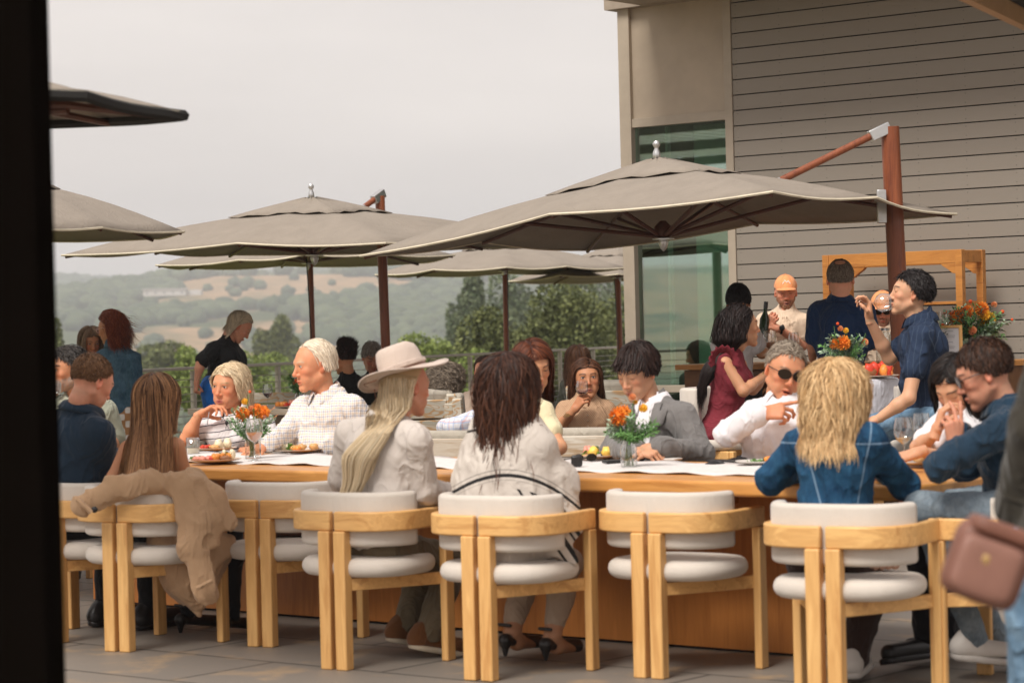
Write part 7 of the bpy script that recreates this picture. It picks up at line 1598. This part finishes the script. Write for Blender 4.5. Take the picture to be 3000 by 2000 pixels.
bouquet('orange and yellow flowers in a tall glass vase before the grey suit', b, (.036, .14, 'jar'), [('o', at(1812, 1220, Y), .040), ('o', at(1826, 1210, Y + .03), .034), ('y', at(1884, 1195, Y), .018), ('p', at(1853, 1162, Y), .014), ('y', at(1862, 1178, Y + .02), .009)],
    spray(1846, 1248, 84, 42, Y, 'fffgg', 46, 2, ls=.026) + [('f', at(1857, 1172, Y), 18, .014), ('g', at(1775, 1268, Y), 12, .03), ('f', at(1930, 1262, Y), 26, .028), ('f', at(1915, 1275, Y), 26, .028)], 2)
b = Vector((at(2478, 1100, 14.85).x, 14.85, 1.008)); Y = 14.85
bouquet('orange dahlia bouquet on the tall round table', b, (.04, .11, 'sq'), [('o', at(2470, 1004, Y - .03), .044), ('o', at(2444, 1008, Y), .030), ('r', at(2454, 948, Y), .010), ('p', at(2533, 1002, Y), .022), ('y', at(2478, 968, Y), .016), ('p', at(2462, 962, Y), .016)],
    spray(2468, 1020, 76, 52, Y, 'ffggg', 46, 3, ls=.032, nl=20) + [('f', at(2445, 955, Y), 18, .018), ('f', at(2535, 975, Y), 16, .02)], 3)
def barpt(px, n, z): Yq = ybar(px, n); p = at(px, 1000, Yq); return Vector((p.x, Yq, z))
b = barpt(2850, 1.78, 1.066); Y = b.y
bl = [('o', 2798, 928, .044), ('o', 2817, 925, .046), ('o', 2835, 912, .040), ('o', 2876, 905, .046), ('o', 2796, 942, .046), ('y', 2898, 934, .044), ('y', 2886, 922, .036), ('r', 2770, 915, .014), ('r', 2762, 953, .014), ('r', 2902, 921, .016), ('r', 2937, 913, .014), ('r', 2843, 883, .014), ('r', 2803, 966, .012), ('y', 2830, 948, .022), ('y', 2878, 946, .024), ('p', 2848, 968, .030), ('p', 2842, 978, .026), ('p', 2912, 892, .020), ('r', 2965, 936, .010)]
bouquet('large arrangement of orange dahlias and greenery on the bar beside the planked wall', b, (.09, .16, 'dark'), [(k, at(x, y, Y + random.uniform(-.08, .05)), r_) for k, x, y, r_ in bl],
    spray(2855, 950, 105, 62, Y, 'ffgdd', 150, 4, ls=.036, nl=20, dy=.16) + [('g', at(2975, 938, Y), 16, .03), ('g', at(2755, 940, Y), 14, .04), ('f', at(2945, 990, Y), 22, .03), ('q', at(2850, 1000, Y - .05), 40, .016), ('q', at(2847, 990, Y - .06), 40, .016)], 4)
b = Vector((at(880, 1180, 20.1).x, 20.1, .752)); bouquet('small vase with red tinged greenery on the far weathered table', b, (.045, .16, 'jar'), [('r', at(868, 1115, 20.1), .02), ('r', at(876, 1110, 20.1), .016), ('r', at(860, 1122, 20.1), .014)], spray(872, 1118, 40, 26, 20.1, 'ffd', 30, 5, ls=.04, nl=16) + [('d', at(846, 1098, 20.1), 14, .03)], 5)
wine_glass('glass of red wine on the far weathered table', Vector((at(785, 1185, 19.95).x, 19.95, .752)), .205, RED, .35, r=.043)
plate('plate of salad and tomato on the far weathered table', Vector((at(852, 1178, 20.0).x, 20.0, .752)), .14, [('org', -.08, 0, .05, .04, .04), ('tom', .02, 0, .06, .05, .03), ('green', .08, 0, .06, .05, .05), ('pink', .05, .03, .05, .04, .05)], 9)
plate('plate of tomato sandwiches on the round table, left', Vector((at(2356, 1100, 14.75).x, 14.75, 1.01)), .11, [('org', -.03, 0, .05, .05, .05), ('tom', .02, 0, .05, .04, .05), ('green', .05, 0, .03, .03, .02)], 10)
plate('plate of filled rolls on the round table, right', Vector((at(2562, 1100, 14.75).x, 14.75, 1.01)), .15, [('bread', -.08, 0, .07, .05, .06), ('brown', .03, -.02, .12, .06, .05), ('tom', .0, 0, .07, .05, .075), ('org', .07, 0, .05, .05, .06)], 11)
wine_glass('large glass of rose wine near the maroon top', barpt(2256, 2.0, 1.068), .235, ROSE, .35, r=.052, group='glasses on the bar'); wine_glass('empty wine glass right of the rose wine on the bar', barpt(2326, 1.95, 1.068), .22, None, group='glasses on the bar')
k = 0
for px in range(2688, 2800, 17): wine_glass('empty wine glass standing in the row on the display frame shelf', barpt(px, .47 + .07 * (k % 2), 1.200), .21, None, group='row of glasses on the shelf'); k += 1
for k, px in enumerate((2600, 2622, 2640)): wine_glass('empty wine glass by the glass jar on the bar', barpt(px, 1.62, 1.068), .21, None, group='glasses by the jar')
j = thing('glass_jar', 'clear lidded glass jar on the bar beside the brown mast', 'jar', barpt(2590, 1.8, 1.068)); MB().lathe([(.055, 0), (.058, .01), (.058, .17), (.035, .20), (.04, .215)], n=28).build('jar_body', GLASS, j, smooth='full'); MB().lathe([(.042, .216), (.042, .235), (.01, .24)], n=24).build('lid', STEEL, j, smooth=True)
# framed menu standing on the bar
fr_ = thing('framed_menu', 'small wooden framed menu leaning beside the large flowers', 'sign', barpt(2786, 2.0, 1.068), TROT + R(-10))
MB().box((0, 0, .125), (.155, .008, .215)).build('page', plain('menu_page', (.72, .70, .72), .6, var=.02), fr_); m = MB()
for c_, s2 in (((0, -.002, .013), (.19, .02, .018)), ((0, -.002, .236), (.19, .02, .018)), ((-.086, -.002, .125), (.018, .02, .205)), ((.086, -.002, .125), (.018, .02, .205))): m.box(c_, s2)
m.build('frame', ASH, fr_, bevel=.002)
m = MB(); 
for k, (w_, z_) in enumerate(((.05, .205), (.08, .175), (.07, .163), (.04, .13), (.08, .10), (.06, .088))): m.box((0, -.0048, z_), (w_, .001, .0035))
m.build('printed_lines', plain('grey_ink', (.35, .35, .37)), fr_)
# ---- things held in hands
def along(a, b): return Vector((0, 0, 1)).rotation_difference((b - a).normalized()).to_matrix()
a_, b_ = at(1703, 1194, 15.08), at(1706, 1114, 15.05); wine_glass('glass of red wine raised to the lips of the woman in the beige knit', a_, .172, RED, .30, along(a_, b_), r=.040, group='wine glasses held up')
a_, b_ = at(2519, 891, 13.36), at(2614, 884, 13.32); wine_glass('large wine glass held sideways by the man in the pinstriped shirt', a_, (b_ - a_).length, None, M=along(a_, b_), r=.052, group='wine glasses held up')
a_, b_ = at(150, 1200, p13['P']['wa'].y), at(162, 1122, p13['P']['wa'].y + .05); wine_glass('wine glass at the mouth of the bearded man, cut by the dark post', a_, .17, ROSE, .2, along(a_, b_), group='wine glasses held up')
bt = thing('wine_bottle', 'dark green wine bottle in the bartender hand', 'bottle', at(2235, 1000, ybar(2300, .98) - .27)); MB().lathe([(.036, 0), (.037, .01), (.037, .17), (.015, .225), (.0145, .29), (.016, .292), (.016, .30)], n=24).build('bottle_body', plain('bottle_green', (.008, .015, .006), .08, bump=0), bt, smooth=True)
MB().lathe([(.0165, .25), (.0165, .302), (.001, .303)], n=20).build('foil', plain('black_foil', (.01, .01, .01), .35), bt, smooth=True); bt.rotation_euler = (0, R(6), 0)
pk = p8['P']['wa']; fk = thing('fork', 'silver fork held up by the woman in stripes', 'fork', at(613, 1206, pk.y - .06)); m = MB(); a_ = at(613, 1206, pk.y - .06); q = at(606, 1246, pk.y - .08) - a_; m.tube([(0, 0, 0), q * .6, q], [.0022, .003, .006], 6); m.build('fork_body', STEEL, fk, smooth=True)
for k, (x_, y_) in enumerate(((653, 1216), (664, 1238))):
    mc = thing('clip_microphone', ('upper', 'lower')[k] + ' tiny black clip microphone on the striped shirt', 'microphone', at(x_, y_, p8['P']['nk'].y - .17)); MB().ball((0, 0, 0), (.009, .008, .014), 10).build('capsule', BSHOE, mc, smooth=True); MB().tube([(0, 0, -.01), (.01, -.002, -.03), (-.008, 0, -.035), (0, 0, -.012)], .0018, 5).build('cable', BSHOE, mc)
# things lying on the table
def small(name, label, cat, px, py, build, rz=0):
    r_ = thing(name, label, cat, ont(px, py), rz); build(r_); return r_
def sung(r_):
    m = MB()
    for x in (-1, 1): m.ball((x * .033, 0, .018), (.027, .006, .019), 14); m.tube([(x * .06, .004, .02), (x * .055, .12, .006)], .003, 6)
    m.build('lenses', SUNL, r_, smooth=True)
small('sunglasses', 'black sunglasses lying on the runner beside the corn plate', 'sunglasses', 1714, 1352, sung, R(25)); small('sunglasses', 'black sunglasses folded by the hands of the man in the suit', 'sunglasses', 1890, 1348, sung, R(-15))
small('camera_case', 'small black case on the runner edge by the poncho', 'case', 1690, 1366, lambda r_: MB().box((0, 0, .025), (.05, .04, .05)).build('case_body', BSHOE, r_, bevel=.01))
small('wallet', 'flat black wallet left of the centre vase', 'wallet', 1797, 1356, lambda r_: MB().box((0, 0, .008), (.09, .06, .014)).build('wallet_body', BSHOE, r_, bevel=.005), .4)
small('phone', 'pale phone lying flat right of the suit sleeve', 'phone', 1946, 1347, lambda r_: MB().box((0, 0, .005), (.15, .075, .009)).build('phone_body', WSHOE, r_, bevel=.004), -.6)
small('phone', 'dark phone by the raised hand of the man in sunglasses', 'phone', 2120, 1352, lambda r_: MB().box((0, 0, .005), (.14, .07, .009)).build('phone_body', BSHOE, r_, bevel=.004), -.5)
# ---- trench coat over the chair
TR = fabric('beige_trench', (.46, .295, .175), var=.08, fold=.2, weave=500); Y = ch[1].location.y - .26
def q3(px, py, d=0): return np.array(at(px, py, Y + d))
S_ = SDF(np.array(q3(180, 1900)) - (0, .25, 0), np.array(q3(760, 1350)) + (0, .35, 0), .008)
for a, b, r1, r2, d1, d2 in ((225, 240, .0, 0, 0, 0),): pass
seg = [((243, 1478, -.03), (330, 1432, -.03), .050, .052), ((330, 1432, -.03), (440, 1412, .02), .050, .055), ((440, 1412, .02), (560, 1412, .06), .050, .055), ((560, 1412, .05), (630, 1460, .0), .055, .06), ((630, 1460, 0), (668, 1530, 0), .055, .04),
       ((560, 1430, .0), (600, 1520, -.02), .065, .07), ((600, 1520, -.02), (560, 1610, -.04), .065, .05), ((640, 1500, 0), (620, 1585, -.02), .05, .03), ((562, 1600, -.04), (608, 1735, -.05), .048, .052), ((545, 1440, .03), (560, 1600, -.02), .05, .05)]
for a, b, r1, r2 in seg: S_.cone(q3(*a), q3(*b), r1, r2, k=.03)
S_.folds(.010, fr=(9, 9, 4), seed=4, crease=1.6); V, Q = S_.mesh(); V[:, 1] = Y + (V[:, 1] - Y) * .6 - .01; tr_ = thing('trench_coat', 'beige trench coat thrown over the back of a chair, sleeves hanging', 'coat', (float(V[:, 0].mean()), Y, 0)); inv = Matrix.Translation(-tr_.location)
o = npmesh('coat_body', V, Q, TR, tr_); o.matrix_parent_inverse = inv
S_ = SDF(q3(380, 1900) - (0, .1, 0), q3(760, 1480) + (0, .55, 0), .010)
for a, b, r1, r2 in (((470, 1590, .18), (540, 1700, .2), .07, .09), ((540, 1700, .2), (585, 1800, .2), .08, .02), ((640, 1600, .25), (590, 1740, .22), .07, .05)): S_.cone(q3(*a), q3(*b), r1, r2, k=.04)
S_.folds(.010, fr=(9, 9, 4), seed=8, crease=1.6); V, Q = S_.mesh(); o = npmesh('coat_skirt', V, Q, TR, tr_); o.matrix_parent_inverse = inv
m = MB(); m.tube([q3(226, 1462, -.085), q3(245, 1478, -.09), q3(268, 1500, -.085)], .012, 6); o = m.build('cuff_strap', TR, tr_, smooth=True); o.matrix_parent_inverse = inv
o = MB().ball(q3(277, 1492, -.085), (.014, .006, .014), 14).build('button', BSHOE, tr_, smooth=True); o.matrix_parent_inverse = inv
m = MB(); m.tube([q3(578, 1722, -.10), q3(598, 1712, -.105), q3(622, 1700, -.10)], .012, 6); o = m.build('cuff_strap', TR, tr_, smooth=True); o.matrix_parent_inverse = inv
# ---- bags
def pillow_box(m, c, size, M=None, e=4):
    n0 = len(m.v); m.ball((0, 0, 0), 1, 28)
    for i in range(n0, len(m.v)):
        v = Vector(m.v[i]); k = (abs(v.x) ** e + abs(v.y) ** e + abs(v.z) ** e) ** (-1 / e); w_ = Vector((v.x * k * size[0] / 2, v.y * k * size[1] / 2, v.z * k * size[2] / 2)); m.v[i] = tuple(Vector(c) + (M @ w_ if M else w_))
    return m
cb = thing('quilted_clutch', 'dusty pink quilted clutch lying on the seat of the blonde woman in denim', 'bag', at(2548, 1652, 8.78)); cb.location.z = .458
m = MB(); 
for k in range(9): pillow_box(m, (-.095 + k * .024, 0, .035), (.034, .07, .062), Matrix.Rotation(R(28), 3, 'Y'), 3)
m.build('bag_body', plain('dusty_pink', (.42, .24, .17), .5), cb, smooth='full')
sb_ = thing('strap_bag', 'dark brown bag with gold buckles on the seat of the empty chair', 'bag', (ch[2].location.x + .05, ch[2].location.y + .06, .455)); m = MB(); pillow_box(m, (0, 0, .035), (.30, .15, .06)); m.build('bag_body', plain('brown_leather', (.07, .025, .012), .4), sb_, smooth='full')
m = MB(); [m.tube([(x + .012 * math.cos(a), -.08, .05 + .014 * math.sin(a)) for a in np.linspace(0, 6.28, 12)[:-1]], .003, 5, closed=True) for x in (.03, .10)]; m.build('buckle', GOLD, sb_, smooth=True)
m = MB().tube([(-.16, -.08, .02), (-.05, -.10, .055), (.05, -.10, .03), (.15, -.09, .06)], .009, 6); m.build('strap', plain('tan_strap', (.30, .12, .03), .5), sb_, smooth=True)
pb_ = thing('shoulder_bag', 'blurred dusty pink shoulder bag at the right edge', 'bag', at(2890, 1652, 4.6)); Mx = Matrix.Rotation(R(21), 3, 'Y')
PINK = plain('pink_leather', (.20, .082, .054), .55, var=.15)
pillow_box(MB(), (0, 0, 0), (.148, .08, .148), Mx, 6).build('bag_body', PINK, pb_, smooth='full'); pillow_box(MB(), Mx @ Vector((-.006, -.042, -.008)), (.122, .027, .112), Mx, 7).build('front_pocket', plain('pink_leather_light', (.25, .12, .088), .55), pb_, smooth='full')
pillow_box(MB(), Mx @ Vector((.007, -.01, .070)), (.135, .09, .032), Mx, 5).build('flap', PINK, pb_, smooth='full'); MB().ball(Mx @ Vector((-.016, -.052, .010)), (.011, .005, .014), 14).build('clasp', GOLD, pb_, smooth=True)
MB().tube([Mx @ Vector((.06, 0, .08)), Mx @ Vector((.12, 0, .25)), (.20, .05, .55), (.25, .1, .8)], .010, 8).build('strap', plain('black_strap', (.012, .011, .010)), pb_, smooth=True)
# labels stay within sixteen words
for o in bpy.data.objects:
    if o.parent is None and 'label' in o.keys() and len(o['label'].replace('-', ' ').split()) > 16: print('LONG', o.name, o['label'])
